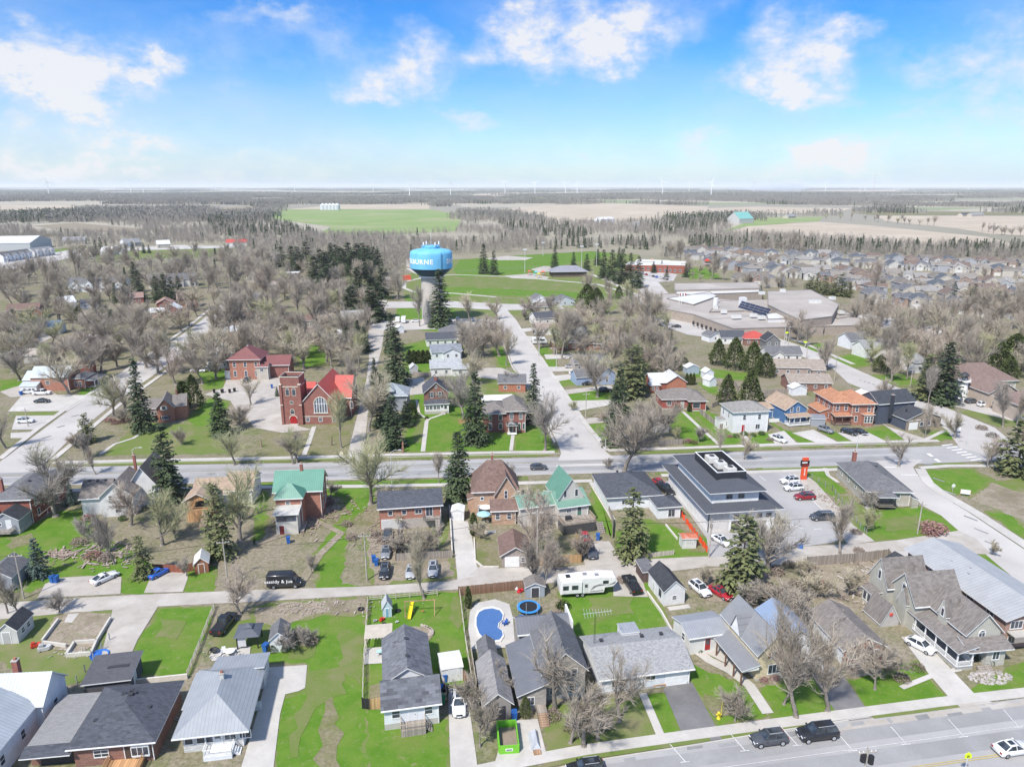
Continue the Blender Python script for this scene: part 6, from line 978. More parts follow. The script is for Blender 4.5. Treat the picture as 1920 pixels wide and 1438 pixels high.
TINTS = [((.42,.365,.30),'grey-brown'),((.52,.46,.34),'tan'),((.45,.45,.25),'olive-budded'),((.47,.39,.32),'pinkish'),((.37,.335,.295),'grey'),((.60,.57,.49),'pale grey')]
LOOK = {'maple':'spreading bare','tall':'tall upright bare','small':'small bare','weeping':'weeping bare','sparse':'open thin-twigged bare','spruce':'dark spruce','blue spruce':'blue-green spruce','pine':'shaggy pine','cedar':'bushy green cedar','column cedar':'narrow column cedar'}
TREES=[]
def height_at(u, vb, vt):
 p=G(u, vb); d=ray(u, vt); t=p.y / d.y; return max(1.5, CAMH + d.z * t)
def tree(kind, u, vb, vt=None, H=None, wide=1., tint=None, lean=0, var=None):
 p=G(u, vb); H=H or height_at(u, vb, vt); L_=TREE[kind]; tm, cm, H0=L_[var if var is not None else rnd.randrange(len(L_))]
 r=bpy.data.objects.new(CATS[kind], None); C.objects.link(r); r.empty_display_size=.5; r.location=p; r.rotation_euler=(0, lean, rnd.uniform(0,6.28)); s=H / H0; r.scale=(s*wide, s*wide, s)
 a = link('trunk', tm, r); b = link('crown', cm, r); ti = None
 if CATS[kind] == 'bare_tree':
  ti=tint if tint is not None else rnd.choice((0,0,1,1,2,3,4)); j=rnd.uniform(.85,1.15); b.color=(*[min(1,x*j) for x in TINTS[ti][0]],1)
 TREES.append((r, kind, ti, H, u, vb)); return r
rnd.seed(5)
for kind, rows in {
  'spruce': [(520,743,725,1),(267,808,672,.8),(415,815,736,1.1),(318,938,796,.85),(703,722,671,1),(735,660,586,1),(745,724,614,1.1),(718,800,700,1),(738,838,742,1.2),(762,798,752,1.3),(892,830,697,.8),(1000,792,680,.75),(860,938,807,1),(826,612,504,1.05),
 (529,500,462,1),(548,506,460,1),(575,500,451,1),(590,540,478,.9),(601,512,465,1),(622,500,455,1),(640,522,462,1),(655,512,454,1),(664,535,468,1),(681,506,455,1),(692,512,460,1),(701,520,462,1),(710,516,466,1),(672,576,500,1),(660,600,536,1.1),(696,603,538,1),(707,598,527,1),(716,560,500,1),(614,552,500,1),(606,560,512,1),(631,512,458,1),(648,530,465,1),(671,515,456,1),(686,528,464,1),(612,525,470,1),(660,545,478,1),(680,548,482,1),(560,512,462,1),(696,540,478,1),
 (632,652,618,1.2),(650,655,612,1.2),(672,655,600,1.2),(684,660,612,1.2),(255,548,490,1),(264,562,505,1.1),(218,568,530,1),(296,567,515,1),(311,569,511,1),(323,562,519,1),(337,556,516,1),(416,612,576,1.1),(430,610,578,1.1),(443,603,572,1.1),(907,513,456,.9),(926,515,470,.9),
 (1040,502,462,1.1),(1075,503,472,1),(1100,508,476,1.1),(1131,522,468,1),(1147,526,468,1),(1166,532,466,1),(1181,532,474,1),(1196,540,480,.9),(1160,502,464,1.1),(1120,497,466,1.1),(1425,562,535,.9),(1184,560,530,.8),
 (1237,658,625,1),(1257,657,618,1),(1735,718,664,1.1),(1766,755,640,1.3),(1150,835,722,.7),(1160,792,690,.9),(1690,620,585,1),(30,622,580,1.2),(44,618,586,1.1),(203,612,573,1.2),(213,622,580,1.2),(181,478,450,1),(191,478,445,1),(201,477,450,1),(249,471,452,1.1),(270,475,455,1.1),(280,475,458,1.1),
 (1823,574,532,1.1),(1852,582,556,1.1),(1869,582,546,1.1),(1250,520,498,1),(1225,512,490,1),(1240,510,488,1),(1285,520,495,1),(1340,500,470,1)],
  'blue spruce': [(75,1081,1008,1),(135,946,903,.9),(1785,574,527,.9)],
  'pine': [(413,1045,902,.75),(270,1082,1003,.9),(1388,1108,966,.95),(1905,888,775,1.2),(1183,1045,912,.9),(165,830,775,1),(1183,745,645,1.25),(1196,720,650,1.2),(1516,552,518,1.3),(1531,550,512,1.2),(1546,553,517,1.3),(1562,553,520,1.3),(1576,555,512,1.2),(1591,558,528,1.2),(1735,790-40,665,1),(1700,690,640,1.2),(1660,660,615,1.1)],
  'cedar': [(365,766,703,.9),(1345,684,636,1.1),(1376,692,633,1.1),(1410,698,641,1.1),(1433,706,662,1.1),(1362,760,702,1),(1405,766,694,1),(1225,692,666,1.2),(1245,695,668,1.2),(1265,694,667,1.2),(1283,690,670,1.2),(1100,588,533,.95),(1118,590,540,.9),(1650,698,664,1.1),(1870,702,642,1.2),(1897,692,626,1.1),(1890,715,668,1.2),(1660,690,668,1.3),(238,560,530,1.2),(150,604,575,1.2),(1160,560,536,1.2),(512,1222,1213,1.2),(534,1222,1212,1.2),(985,1345,1305,.6),(770,785,755,1.6),(1015,790,762,1.)],
  'column cedar': [(346,765,716,1.6),(888,1003,962,1.1),(878,1140,1100,.9),(1287,722,700,1),(1294,722,700,1),(1300,722,700,1),(1269,773,757,1.6),(1292,772,756,1.6)] + [(768+i*8.5,682-i*.3,657,1.7) for i in range(5)],
  'maple': [(105,968,822,1),(450,1015,850,.8),(440,872,795,1),(556,868,800,1.1),(695,945,803,1),(692,810,690,.9),(1170,888,742,1.05),(1008,1045,905,.8),(1120,745,655,1),(936,668,590,1),(1022,845,722,.8),(450,1152,1050,.9),(1440,1062,945,1.1),(298,702,608,1),(330,722,640,1),(232,775,690,.9),(212,778,695,.9),(275,690,600,1),(660,735,655,1.1),(652,700,640,1.2),(1495,640,572,1.1),(1510,650,590,1),(1670,715,640,1),(1240,820,745,1.2),(1205,825,740,1.2),(1220,800,735,1.2),(1195,845,765,1.1),(305,1022,905,1),(245,985,888,.9),(1860,870,812,1),(1790,822,755,.9),(405,700,600,1),(380,720,640,1),(870,790,700,1.1),(850,760,690,1.1),(888,720,650,1.1),(25,700,600,1.2),(60,660,590,1.2),(130,740,650,1),(745,560,495,1.1),(700,545,480,1),(930,600,550,1),(910,640,580,1),(1040,600,550,1),(960,730,690,.9),(1660,760,700,1),(1730,690,610,1.2),(1700,660,600,1.2),(1800,680,600,1.2),(1830,660,600,1.2),(1550,690,640,.9)],
  'tall': [(1492,1345,1105,.75),(1552,1333,1130,.8),(1470,1320,1180,.7),(823,906,852,1),(795,1122,995,.8),(215,1058,930,.6),(1575,1042,925,1.),(1880,800,718,1.1),(1905,800,730,1),(1640,560,490,1),(1100,560,500,1),(787,612,540,.9),(15,1150,1060,.9),(35,1150,1075,.9),(1000,1095,985,.8),(1020,1115,1010,.8),(1145,560,515,1),(10,840,740,.9),(180,890,830,.8),(130,910,845,.8),(318,700,620,1),(1740,760,690,.8),(1545,700,620,1),(640,840,740,.9),(1660,700,610,1),(1735,820,760,.8)],
  'weeping': [(1830,572,524,1.4),(618,640,600,1)],
  'small': [(450,800,745,1.2),(112,1148,1095,1.1),(1860,1040,1008,1.1),(1378,1352,1265,.9),(1318,1102,1055,1),(1640,1292,1185,1.),(1395,862,806,.9),(160,862,800,.9),(340,835,790,.9),(1630,955,905,1),(985,600,570,1),(945,905,860,1),(1170,808,775,1.4),(735,960,905,1.2),(755,1040,975,1.2),(790,1045,975,1.2),(820,1030,975,1),(745,985,925,1.2),(585,910,880,1),(620,930,895,1.4),(585,1075,1035,1),(1500,1180,1100,1.3),(1460,1150,1070,1.4),(1530,1120,1055,1.4),(1400,1140,1085,1.4),(1590,1120,1060,1.3),(1570,1200,1140,1.2),(1655,1270,1195,1.1),(1500,1085,1040,1.2),(540,1215,1170,1.6),(575,1210,1165,1.2),(160,1010,955,1),(190,1040,985,1.3),(330,1010,955,1.2),(350,1080,1035,.9),(1040,1070,1010,1.2),(900,1010,965,1),(1000,980,900,1),(1625,1000,945,1),(1090,1050,975,.8),(1075,770,745,1),(1140,880,850,.9),(1310,830,795,1.3),(1270,830,795,1),(560,840,805,1),(1750,800,760,.9),(1035,580,545,1.1),(880,1330,1240,.8),(900,1400,1290,.7),(935,1300,1235,1),(230,790,755,1.4),(1130,790,765,1.4),(340,770,740,1),(140,840,800,1),(1480,770,735,1),(1430,760,725,1.2)],
  'sparse': [(1095,1400,1270,1.1),(1120,1385,1290,1.1),(1070,1392,1290,1.1),(1160,1352,1205,.8),(1040,1330,1195,1.2),(550,870,795,1),(1005,1095,1040,.7),(1350,860,800,.8),(1685,875,805,1),(1850,880,830,.9),(430,700,640,1),(310,640,580,1),(470,760,700,1),(1140,720,655,1),(1440,1080,960,1.2),(1050,620,570,1),(75,890,825,1.1),(715,770,700,1)]}.items():
 for row_ in rows: tree(kind, row_[0], row_[1], row_[2], wide=row_[3]*(1.5 if kind == 'spruce' and 500 < row_[0] < 720 and row_[1] < 610 else 1), tint=(1 if kind == 'weeping' else 0 if row_[1] > 1280 else None))
# street and garden trees filling the middle distance
def inpoly(x, y, P):
 c=False
 for (x1, y1),(x2, y2) in zip(P, P[1:] + P[:1]):
  if (y1 > y) != (y2 > y) and x < (x2-x1)*(y-y1)/(y2-y1)+x1: c=not c
 return c
KEEP=[[(-320,880),(330,868),(1130,850),(1920,825),(1920,870),(1250,890),(0,912),(-320,920)],[(0,880),(112,775),(195,720),(275,668),(357,612),(420,560),(470,530),(460,560),(350,662),(282,712),(140,820),(60,895)],[(640,880),(687,712),(690,620),(698,560),(722,515),(740,515),(717,650),(699,712),(685,880)],
  [(1040,880),(1027,792),(962,686),(925,577),(945,570),(1012,665),(1052,728),(1140,848)],[(1200,515),(1262,555),(1370,608),(1500,645),(1615,692),(1762,755),(1905,830),(1800,840),(1650,745),(1560,695),(1440,660),(1230,590)],[(383,745),(418,725),(560,695),(560,800),(470,795)],
  [(1180,575),(1265,530),(1430,527),(1580,570),(1620,600),(1545,640),(1375,650)],[(750,600),(760,500),(850,480),(1110,465),(1250,470),(1200,555),(1110,575),(940,600)],[(1265,465),(1440,478),(1960,500),(1960,610),(1600,600),(1380,545),(1285,500)],[(-60,500),(0,484),(100,470),(170,462),(440,458),(440,468),(160,482),(40,505)]]
occ=[(t.location.x, t.location.y) for t in THINGS] + [(r.location.x, r.location.y) for r, *_ in TREES]
def free(x, y, dist, u, v):
 if any(inpoly(u, v, P) for P in KEEP): return False
 return all((x-a)**2 + (y-b)**2 > dist*dist for a, b in occ)
nb = sum(1 for t in TREES if CATS[t[1]] == 'bare_tree')
FILL=[(440,520,690,700,52),(0,560,250,720,26),(250,580,430,720,10),(430,500,700,560,16),(860,560,1180,720,24),(1180,600,1260,720,8),(1560,600,1920,720,20),(0,720,60,850,4),(560,640,690,700,6),(1000,480,1200,560,4),(1600,500,1920,620,12),(730,560,900,640,6),(1440,690,1800,790,8)]
for (u0, v0, u1, v1, n) in FILL:
 k=0; tries=0
 while k < n and tries < n*30 and nb < 300:
  tries += 1; u=rnd.uniform(u0,u1); v=rnd.uniform(v0,v1); p=G(u,v)
  if not free(p.x, p.y, 6, u, v): continue
  kd = rnd.choice(('maple','maple','maple','tall','sparse')); tree(kd, u, v, H=rnd.uniform(11,17), wide=rnd.uniform(1.05,1.4)); occ.append((p.x,p.y)); k += 1; nb += 1
# ------------------------------------------------------------- woods (nobody could count them)
def lowtree(seed, H=13, n=70, w=.5, dark=False):
 g=random.Random(seed); m=MB(); mt=woodmat((.36,.32,.275),(.29,.26,.225)); m.bar((0,0,0),(0,0,H*.6),.2,mt,4,.08,False)
 for i in range(n):
  t=g.uniform(.25,1); r_=H*.32*math.sin(min(1,(1.12-t)*1.6)*1.57)*g.uniform(.2,1); a=g.uniform(0,6.28); p=Vector((r_*math.cos(a)*.6, r_*math.sin(a)*.6, H*t*.85)); e=p + Vector((math.cos(a)*1.2, math.sin(a)*1.2, g.uniform(1.,2.6))); s_=Vector((g.gauss(0,1),g.gauss(0,1),0)).normalized()*w*.28
  m.poly([p-s_, p+s_, e],[(0,1,2)], mt)
 return m
def lowspruce(seed, H=13, n=110, R0=2.6, m=None, off=(0,0), s=1., q=.55):
 g = random.Random(seed); m = m or MB(); mt = leafmat(*NEED['spruce'])
 for i in range(n):
  t=g.random()**1.2; a=g.uniform(0,6.28); r_=R0*s*(1-t)*g.uniform(.3,1.05)+.1; p=Vector((off[0]+r_*math.cos(a), off[1]+r_*math.sin(a), H*s*(t*.95+.03))); o=Vector((math.cos(a),math.sin(a),-.3))*q*2*s; s_=Vector((-math.sin(a),math.cos(a),g.uniform(-.4,.4)))*q*1.1*s
  m.poly([p-s_, p+o, p+s_, p+Vector((0,0,q*1.6*s))],[(0,1,2,3)], mt)
 return m
def patch(seed, size, n, H, q, dark=0.):
 """a piece of far wood: many crude crowns"""
 g = random.Random(seed); m = MB(); mt = woodmat((.33,.31,.265),(.27,.255,.23)); ml = leafmat(*NEED['spruce'])
 for i in range(n):
  x, y=g.uniform(-size/2,size/2), g.uniform(-size/2,size/2); h=H*g.uniform(.7,1.15); w_=h*.28; d_=g.random() < dark; mm=ml if d_ else mt
  for j in range(q):
   a=g.uniform(0,6.28); z=h*g.uniform(.25,1.); r_=w_*(1.05-z/h)**.5 if not d_ else w_*.8*(1.02-z/h); p=Vector((x+r_*math.cos(a)*.7, y+r_*math.sin(a)*.7, z)); s_=Vector((-math.sin(a),math.cos(a),0))*h*.07; e=p + Vector((math.cos(a)*h*.06, math.sin(a)*h*.06, h*g.uniform(.1,.22)))
   m.poly([p-s_, p+s_, e],[(0,1,2)], mm)
  m.poly([(x-w_*.5,y,0),(x+w_*.5,y,0),(x+w_*.3,y,h*.7),(x-w_*.3,y,h*.7)],[(0,1,2,3)], mm)
 return m
def scatter(name, label, pts, protos, cat):
 """pts: (x, y, z, scale, rot, index)"""
 me=bpy.data.meshes.new(name); me.from_pydata([p[:3] for p in pts],[],[])
 for k, j, ty in (('sc',3,'FLOAT'),('rot',4,'FLOAT'),('pick',5,'INT')): at = me.attributes.new(k, ty, 'POINT'); at.data.foreach_set('value', [p[j] for p in pts])
 o = bpy.data.objects.new(name, me); C.objects.link(o); o['kind'] = 'stuff'; o['label'] = label
 ng = bpy.data.node_groups.new(name, 'GeometryNodeTree'); ng.interface.new_socket('Geometry', in_out='INPUT', socket_type='NodeSocketGeometry'); ng.interface.new_socket('Geometry', in_out='OUTPUT', socket_type='NodeSocketGeometry')
 n = ng.nodes; gi = n.new('NodeGroupInput'); go = n.new('NodeGroupOutput'); ip = n.new('GeometryNodeInstanceOnPoints'); jn = n.new('GeometryNodeJoinGeometry'); ng.links.new(gi.outputs[0], ip.inputs['Points'])
 for i, pm in enumerate(reversed(protos)):
  po = bpy.data.objects.new('wood_piece', pm); oi = n.new('GeometryNodeObjectInfo'); oi.inputs['Object'].default_value = po; oi.inputs['As Instance'].default_value = True; ng.links.new(oi.outputs['Geometry'], jn.inputs[0])
 ng.links.new(jn.outputs[0], ip.inputs['Instance']); ip.inputs['Pick Instance'].default_value = True
 def attr(k, ty):
  a = n.new('GeometryNodeInputNamedAttribute'); a.data_type = ty; a.inputs['Name'].default_value = k; return a.outputs['Attribute']
 ng.links.new(attr('pick','INT'), ip.inputs['Instance Index']); cx = n.new('ShaderNodeCombineXYZ'); ng.links.new(attr('rot','FLOAT'), cx.inputs[2]); ng.links.new(cx.outputs[0], ip.inputs['Rotation']); ng.links.new(attr('sc','FLOAT'), ip.inputs['Scale']); ng.links.new(ip.outputs[0], go.inputs[0])
 md = o.modifiers.new('scatter', 'NODES'); md.node_group = ng; return o
FIELDS=[[(505,400),(530,384),(805,383),(870,404),(857,437),(700,443),(600,440),(500,412)],[(935,393),(1000,386),(1150,381),(1330,387),(1420,387),(1600,390),(1600,403),(1330,408),(1150,419),(1000,413)],[(1350,440),(1420,408),(1545,405),(1640,400),(1960,400),(2000,448),(1915,464),(1700,461),(1560,449),(1440,442)],
  [(-60,384),(120,383),(168,392),(160,399),(0,406)],[(60,424),(140,417),(278,430),(250,440),(60,440)],[(380,392),(480,386),(505,392),(440,404)],[(860,364),(980,361),(990,367),(900,371)],[(1590,365),(1850,364),(1860,369),(1600,370)],[(1500,357),(1720,356),(1720,360),(1500,361)],[(930,373),(1110,369),(1130,372),(960,376)],[(180,470),(440,462),(440,480),(180,492)],[(100,470),(165,462),(165,472)],[(-80,480),(60,468),(160,470),(60,500),(-80,520)],[(170,355),(330,355),(330,359),(150,359)],[(560,361),(760,360),(760,364),(560,365)]]
DARKW=[[(385,412),(470,405),(560,420),(620,432),(600,442),(480,450),(400,440)],[(0,402),(60,398),(160,404),(165,416),(0,420)],[(1220,425),(1260,410),(1355,400),(1370,420),(1300,440),(1230,440)],[(930,418),(1030,420),(1120,440),(1080,450),(960,436)],[(1290,452),(1500,458),(1700,463),(1920,462),(1920,482),(1600,478),(1440,470),(1290,462)],[(1320,398),(1390,394),(1540,396),(1540,406),(1440,408),(1330,412)],[(1640,396),(1690,392),(1700,402),(1640,404)],[(1030,462),(1240,452),(1240,468),(1030,474)],[(1120,408),(1260,410),(1250,418),(1120,418)],[(1860,398),(1930,396),(1930,408),(1870,408)]]
rnd.seed(99)
near_pts, mid_pts, far_pts=[],[],[]
def wooded(u, v, x, y, sc, thr):
 if any(inpoly(u, v, P) for P in FIELDS) or any(inpoly(u, v, P) for P in KEEP): return 0
 if any(inpoly(u, v, P) for P in DARKW): return 2
 return 1 if mnoise.noise(Vector((x*sc, y*sc, 3.3))) > thr else 0
occ2=[o_ for o_ in occ if o_[1] > 380]
for i in range(26000):
 y=rnd.uniform(430,1500); x=rnd.uniform(-.80,.80)*y
 u, v=px_of((x, y));
 if v > 540 or (v > 492 and u < 420 and rnd.random() < .5) or (v > 500 and 1250 < u): continue
 wd=wooded(u, v, x, y, .006,-.02 if v < 455 else (-.4 if u < 720 else -.2))
 if v > 470 and u < 720 and rnd.random() < .35: wd=0
 if not wd or any((x-a)**2 + (y-b)**2 < 90 for a, b in occ2): continue
 near_pts.append((x, y, 0, rnd.uniform(.6,1.), rnd.uniform(0,6.28),(3 + rnd.randrange(2)) if (rnd.random() < (.3 if wd == 2 else .02)) else rnd.randrange(3)))
for i in range(11000):
 y=1450 + (5200-1450)*rnd.random()**.8; x=rnd.uniform(-.80,.80)*y; u, v=px_of((x, y)); wd=wooded(u, v, x, y, .0016,.02)
 if wd: mid_pts.append((x, y, 0, rnd.uniform(.8,1.15), rnd.uniform(0,6.28),2 if rnd.random() < (.4 if wd == 2 else .03) else rnd.randrange(2)))
for i in range(9000):
 y=5000 + 30000*rnd.random()**1.1; x=rnd.uniform(-.80,.80)*y; u, v=px_of((x, y));
 if mnoise.noise(Vector((x*.0005, y*.0004,7))) > .1 and not any(inpoly(u, v, P) for P in FIELDS): far_pts.append((x, y, 0, rnd.uniform(.8,1.3), rnd.uniform(0,6.28), rnd.randrange(3)))
scatter('woods', 'leafless grey-brown woodland with dark spruces just beyond the town', near_pts, [lowtree(31).mesh('w'), lowtree(32,12,80).mesh('w'), lowtree(33,14,60).mesh('w'), lowspruce(34).mesh('w'), lowspruce(35,12,100,2.2).mesh('w')],'woods')
scatter('woods', 'belts of leafless woodland between the farm fields', mid_pts, [patch(36,70,26,13,10,.03).mesh('w'), patch(37,70,22,14,10,.05).mesh('w'), patch(38,70,26,14,12,.85).mesh('w')],'woods')
scatter('woods', 'far-off bluish woods stretching to the horizon', far_pts, [patch(41,420,170,16,5,.1).mesh('w'), patch(42,420,140,16,5,.2).mesh('w'), patch(43,420,150,16,5,.6).mesh('w')],'woods')
# hedgerow strip of thin trees along the tan fields (each one a thing)
for (u0, v0, u1, v1, n) in ((1540,412,1700,416,7),(1640,418,1760,424,8),(1830,434,1920,446,7)):
 for i in range(n):
  t = (i+.5)/n; tree('sparse', u0+(u1-u0)*t+rnd.uniform(-5,5), v0+(v1-v0)*t+rnd.uniform(-1,1), H=rnd.uniform(13,19), wide=1.1); nb += 1
town=[]
for (u0, v0, u1, v1, n) in ((0,480,440,560,70),(0,560,250,720,22),(250,560,430,720,10),(430,490,700,640,52),(860,560,1190,700,12),(1180,600,1260,720,14),(1560,600,1960,720,26),(1000,470,1200,560,8),(1560,500,1960,620,12),(1260,470,1500,540,14),(430,640,650,690,12)):
 k=0
 for _ in range(n*20):
  if k >= n: break
  u=rnd.uniform(u0,u1); v=rnd.uniform(v0,v1); p=G(u,v)
  if not free(p.x, p.y, 5.5 if v > 560 else 6.5, u, v): continue
  s_=rnd.uniform(.95,1.45); town.append((p.x,p.y,0,s_,rnd.uniform(0,6.28),rnd.randrange(6))); occ.append((p.x,p.y)); k += 1
k=0
for _ in range(1500):                                             # the small trees of the subdivision
 if k >= 90: break
 t_=rnd.random(); u=1290 + 670*t_; v=rnd.uniform(474 + 14*t_, 530 + 75*t_); p=G(u, v)
 if all((p.x-a)**2 + (p.y-b)**2 > 55 for a, b in occ): town.append((p.x,p.y,0,rnd.uniform(.5,.85),rnd.uniform(0,6.28),rnd.randrange(6))); occ.append((p.x,p.y)); k += 1
def joined(a, b):
 bm=bmesh.new(); bm.from_mesh(a); n0=len(bm.faces); bm.from_mesh(b); bm.faces.ensure_lookup_table()
 for f in bm.faces[n0:]: f.material_index=1
 me = bpy.data.meshes.new('tree'); bm.to_mesh(me); bm.free(); me.materials.append(a.materials[0]); me.materials.append(woodmat((.47,.405,.325),(.37,.325,.27))); return me
scatter('woods', 'the many further leafless garden trees massed among the mid-distance houses', town, [joined(*TREE[k][i][:2]) for k, i in (('maple',0),('maple',1),('maple',2),('tall',0),('tall',1),('sparse',0))],'woods')
# a low shrub layer: bushes
BU = [bushmesh(1).mesh('bush'), bushmesh(2,1.1,1.,420,((.17,.13,.10),(.26,.21,.17)),.1).mesh('bush'), bushmesh(3,1.,.9,400,((.20,.10,.09),(.30,.18,.16)),.1).mesh('bush')]
BUSH=[]
for (u, v, s_, k) in ((1750,998,2.6,2),(1742,1002,1.6,2),(1838,1236,1.3,0),(1852,1242,1.1,0),(1395,816,1.2,0),(1412,818,1,0),(1428,815,1.1,0),(1380,820,1.,0),(1443,838-12,.9,1),(800,785,.8,0),(1268,1262,.9,1),(1368,840-20,.9,2),(560,950,1.6,2),(590,965,1.4,1),(615,945,1.6,2),(720,1015,1.3,1),(735,1030,1.2,1),(705,1005,1.1,1),(775,1045,1.2,1),(800,1020,1.2,2),(660,1010,1.2,1),(650,985,1.1,1),(205,790,1.6,2),(218,795,1.4,2),(235,792,1.5,2),(1300,850-18,1.3,2),(1290,828,1.1,2),
 (1285,842-12,1,1),(1610,1035,1.,1),(1605,1000,1.1,1),(1520,1075,1.5,1),(1495,1100,1.4,1),(1545,1100,1.3,2),(1600,1085,1.2,1),(1480,1060,1.2,1),(1455,1075,1.4,1),(1440,1110,1.4,1),(1300,1205,.9,1),(1310,1220,.8,0),(1285,1185,1.,1),(1600,1235,1.,1),(1560,1275,1.,1),(1505,1270,1.,1),(1430,1275,.8,2),(1450,1272,.8,2),(1055,1140,1.4,0),(1045,1155,1.1,1),(560,1195,1.6,1),(580,1205,1.3,1),(1720,1255,1.,1),(1690,1275,1.1,1),(150,1020,1.6,1),(175,1045,1.6,2),(200,1050,1.4,1),(165,975,1.5,2),(185,985,1.3,2),(230,975,1.,0),(1290,745,1.2,2),(1860,820,1.6,1),(1880,835,1.5,1),(1840,805,1.5,1),(1165,1110-20,1,1),(985,1300,1.,0),(1120,1310,.8,1),(1035,1345,1.2,1),(1110,1345,1.4,1),(1130,1360,1.2,1),(1080,1370,1.6,1)):
 p = G(u, v); o = link('bush', BU[k], None, p, rnd.uniform(0,6.28)); o.scale = (s_, s_, s_*rnd.uniform(.8,1)); BUSH.append((o, k, s_, u, v))
# ------------------------------------------------------------- vehicles
TYRE=paint((.03,.03,.032),.9,.1); RIM=paint((.45,.46,.47),.35,.5); BLK=paint((.025,.025,.028),.5); HLG=paint((.75,.77,.8),.15,.8); TLR=paint((.35,.02,.02),.3,.6); CARGL=glass((.02,.025,.03))
WH={}
def wheel(root, x, y, r=.34, w_=.24):
 k=(r, w_)
 if k not in WH:
  m=MB(); m.bar((0,-w_/2,0),(0,w_/2,0),r,TYRE,18); q=MB(); q.bar((0,-w_/2-.012,0),(0,w_/2+.012,0),r*.62,RIM,12); q.bar((0,-w_/2-.02,0),(0,w_/2+.02,0),r*.16,BLK,8)
  for i in range(5): a=i*1.257; q.bar((r*.15*math.cos(a),-w_/2-.016,r*.15*math.sin(a)),(r*.58*math.cos(a),-w_/2-.016,r*.58*math.sin(a)),r*.07,BLK,4)
  WH[k] = (m.mesh('wheel'), q.mesh('rim'))
 o = link('wheel', WH[k][0], root, (x,y,r)); link('rim', WH[k][1], o)
def loft(m, rings, mt, cap=True):
 o=len(m.v); n=len(rings[0]); k=m.mid(mt)
 for r_ in rings: m.v += [tuple(p) for p in r_]
 for j in range(len(rings)-1):
  for i in range(n): q=(i+1)%n; m.f.append((o+j*n+i, o+(j+1)*n+i, o+(j+1)*n+q, o+j*n+q)); m.mi.append(k)
 if cap: m.f.append(tuple(o+i for i in range(n))); m.f.append(tuple(o+(len(rings)-1)*n+n-1-i for i in range(n))); m.mi += [k,k]
def ring(x, w_, z0, z1, sh=.10, tk=.9): return [(x,-w_*tk,z0),(x,-w_,z0+.12),(x,-w_,z1-sh),(x,-w_*.9,z1),(x,w_*.9,z1),(x,w_,z1-sh),(x,w_,z0+.12),(x,w_*tk,z0)]
CAR={}
SPEC={  # length, width, belt, roof, bonnet start, screen base, roof front, roof rear, rear glass base, ride
 'suv': (4.65,1.86,1.06,1.68,1.05,.92,.30,-1.75,-2.16,.24),'big suv': (5.2,2.02,1.2,1.92,1.15,1.10,.42,-2.1,-2.45,.28),'sedan': (4.7,1.82,.93,1.43,.98,.98,.18,-.95,-1.75,.18),'hatch': (4.3,1.78,.93,1.47,.92,1.0,.28,-1.3,-1.95,.18),'coupe': (4.7,1.9,.88,1.32,.9,.75,.0,-.85,-1.9,.16),'minivan': (5.1,1.98,1.05,1.76,1.15,1.45,.62,-2.05,-2.4,.2)}
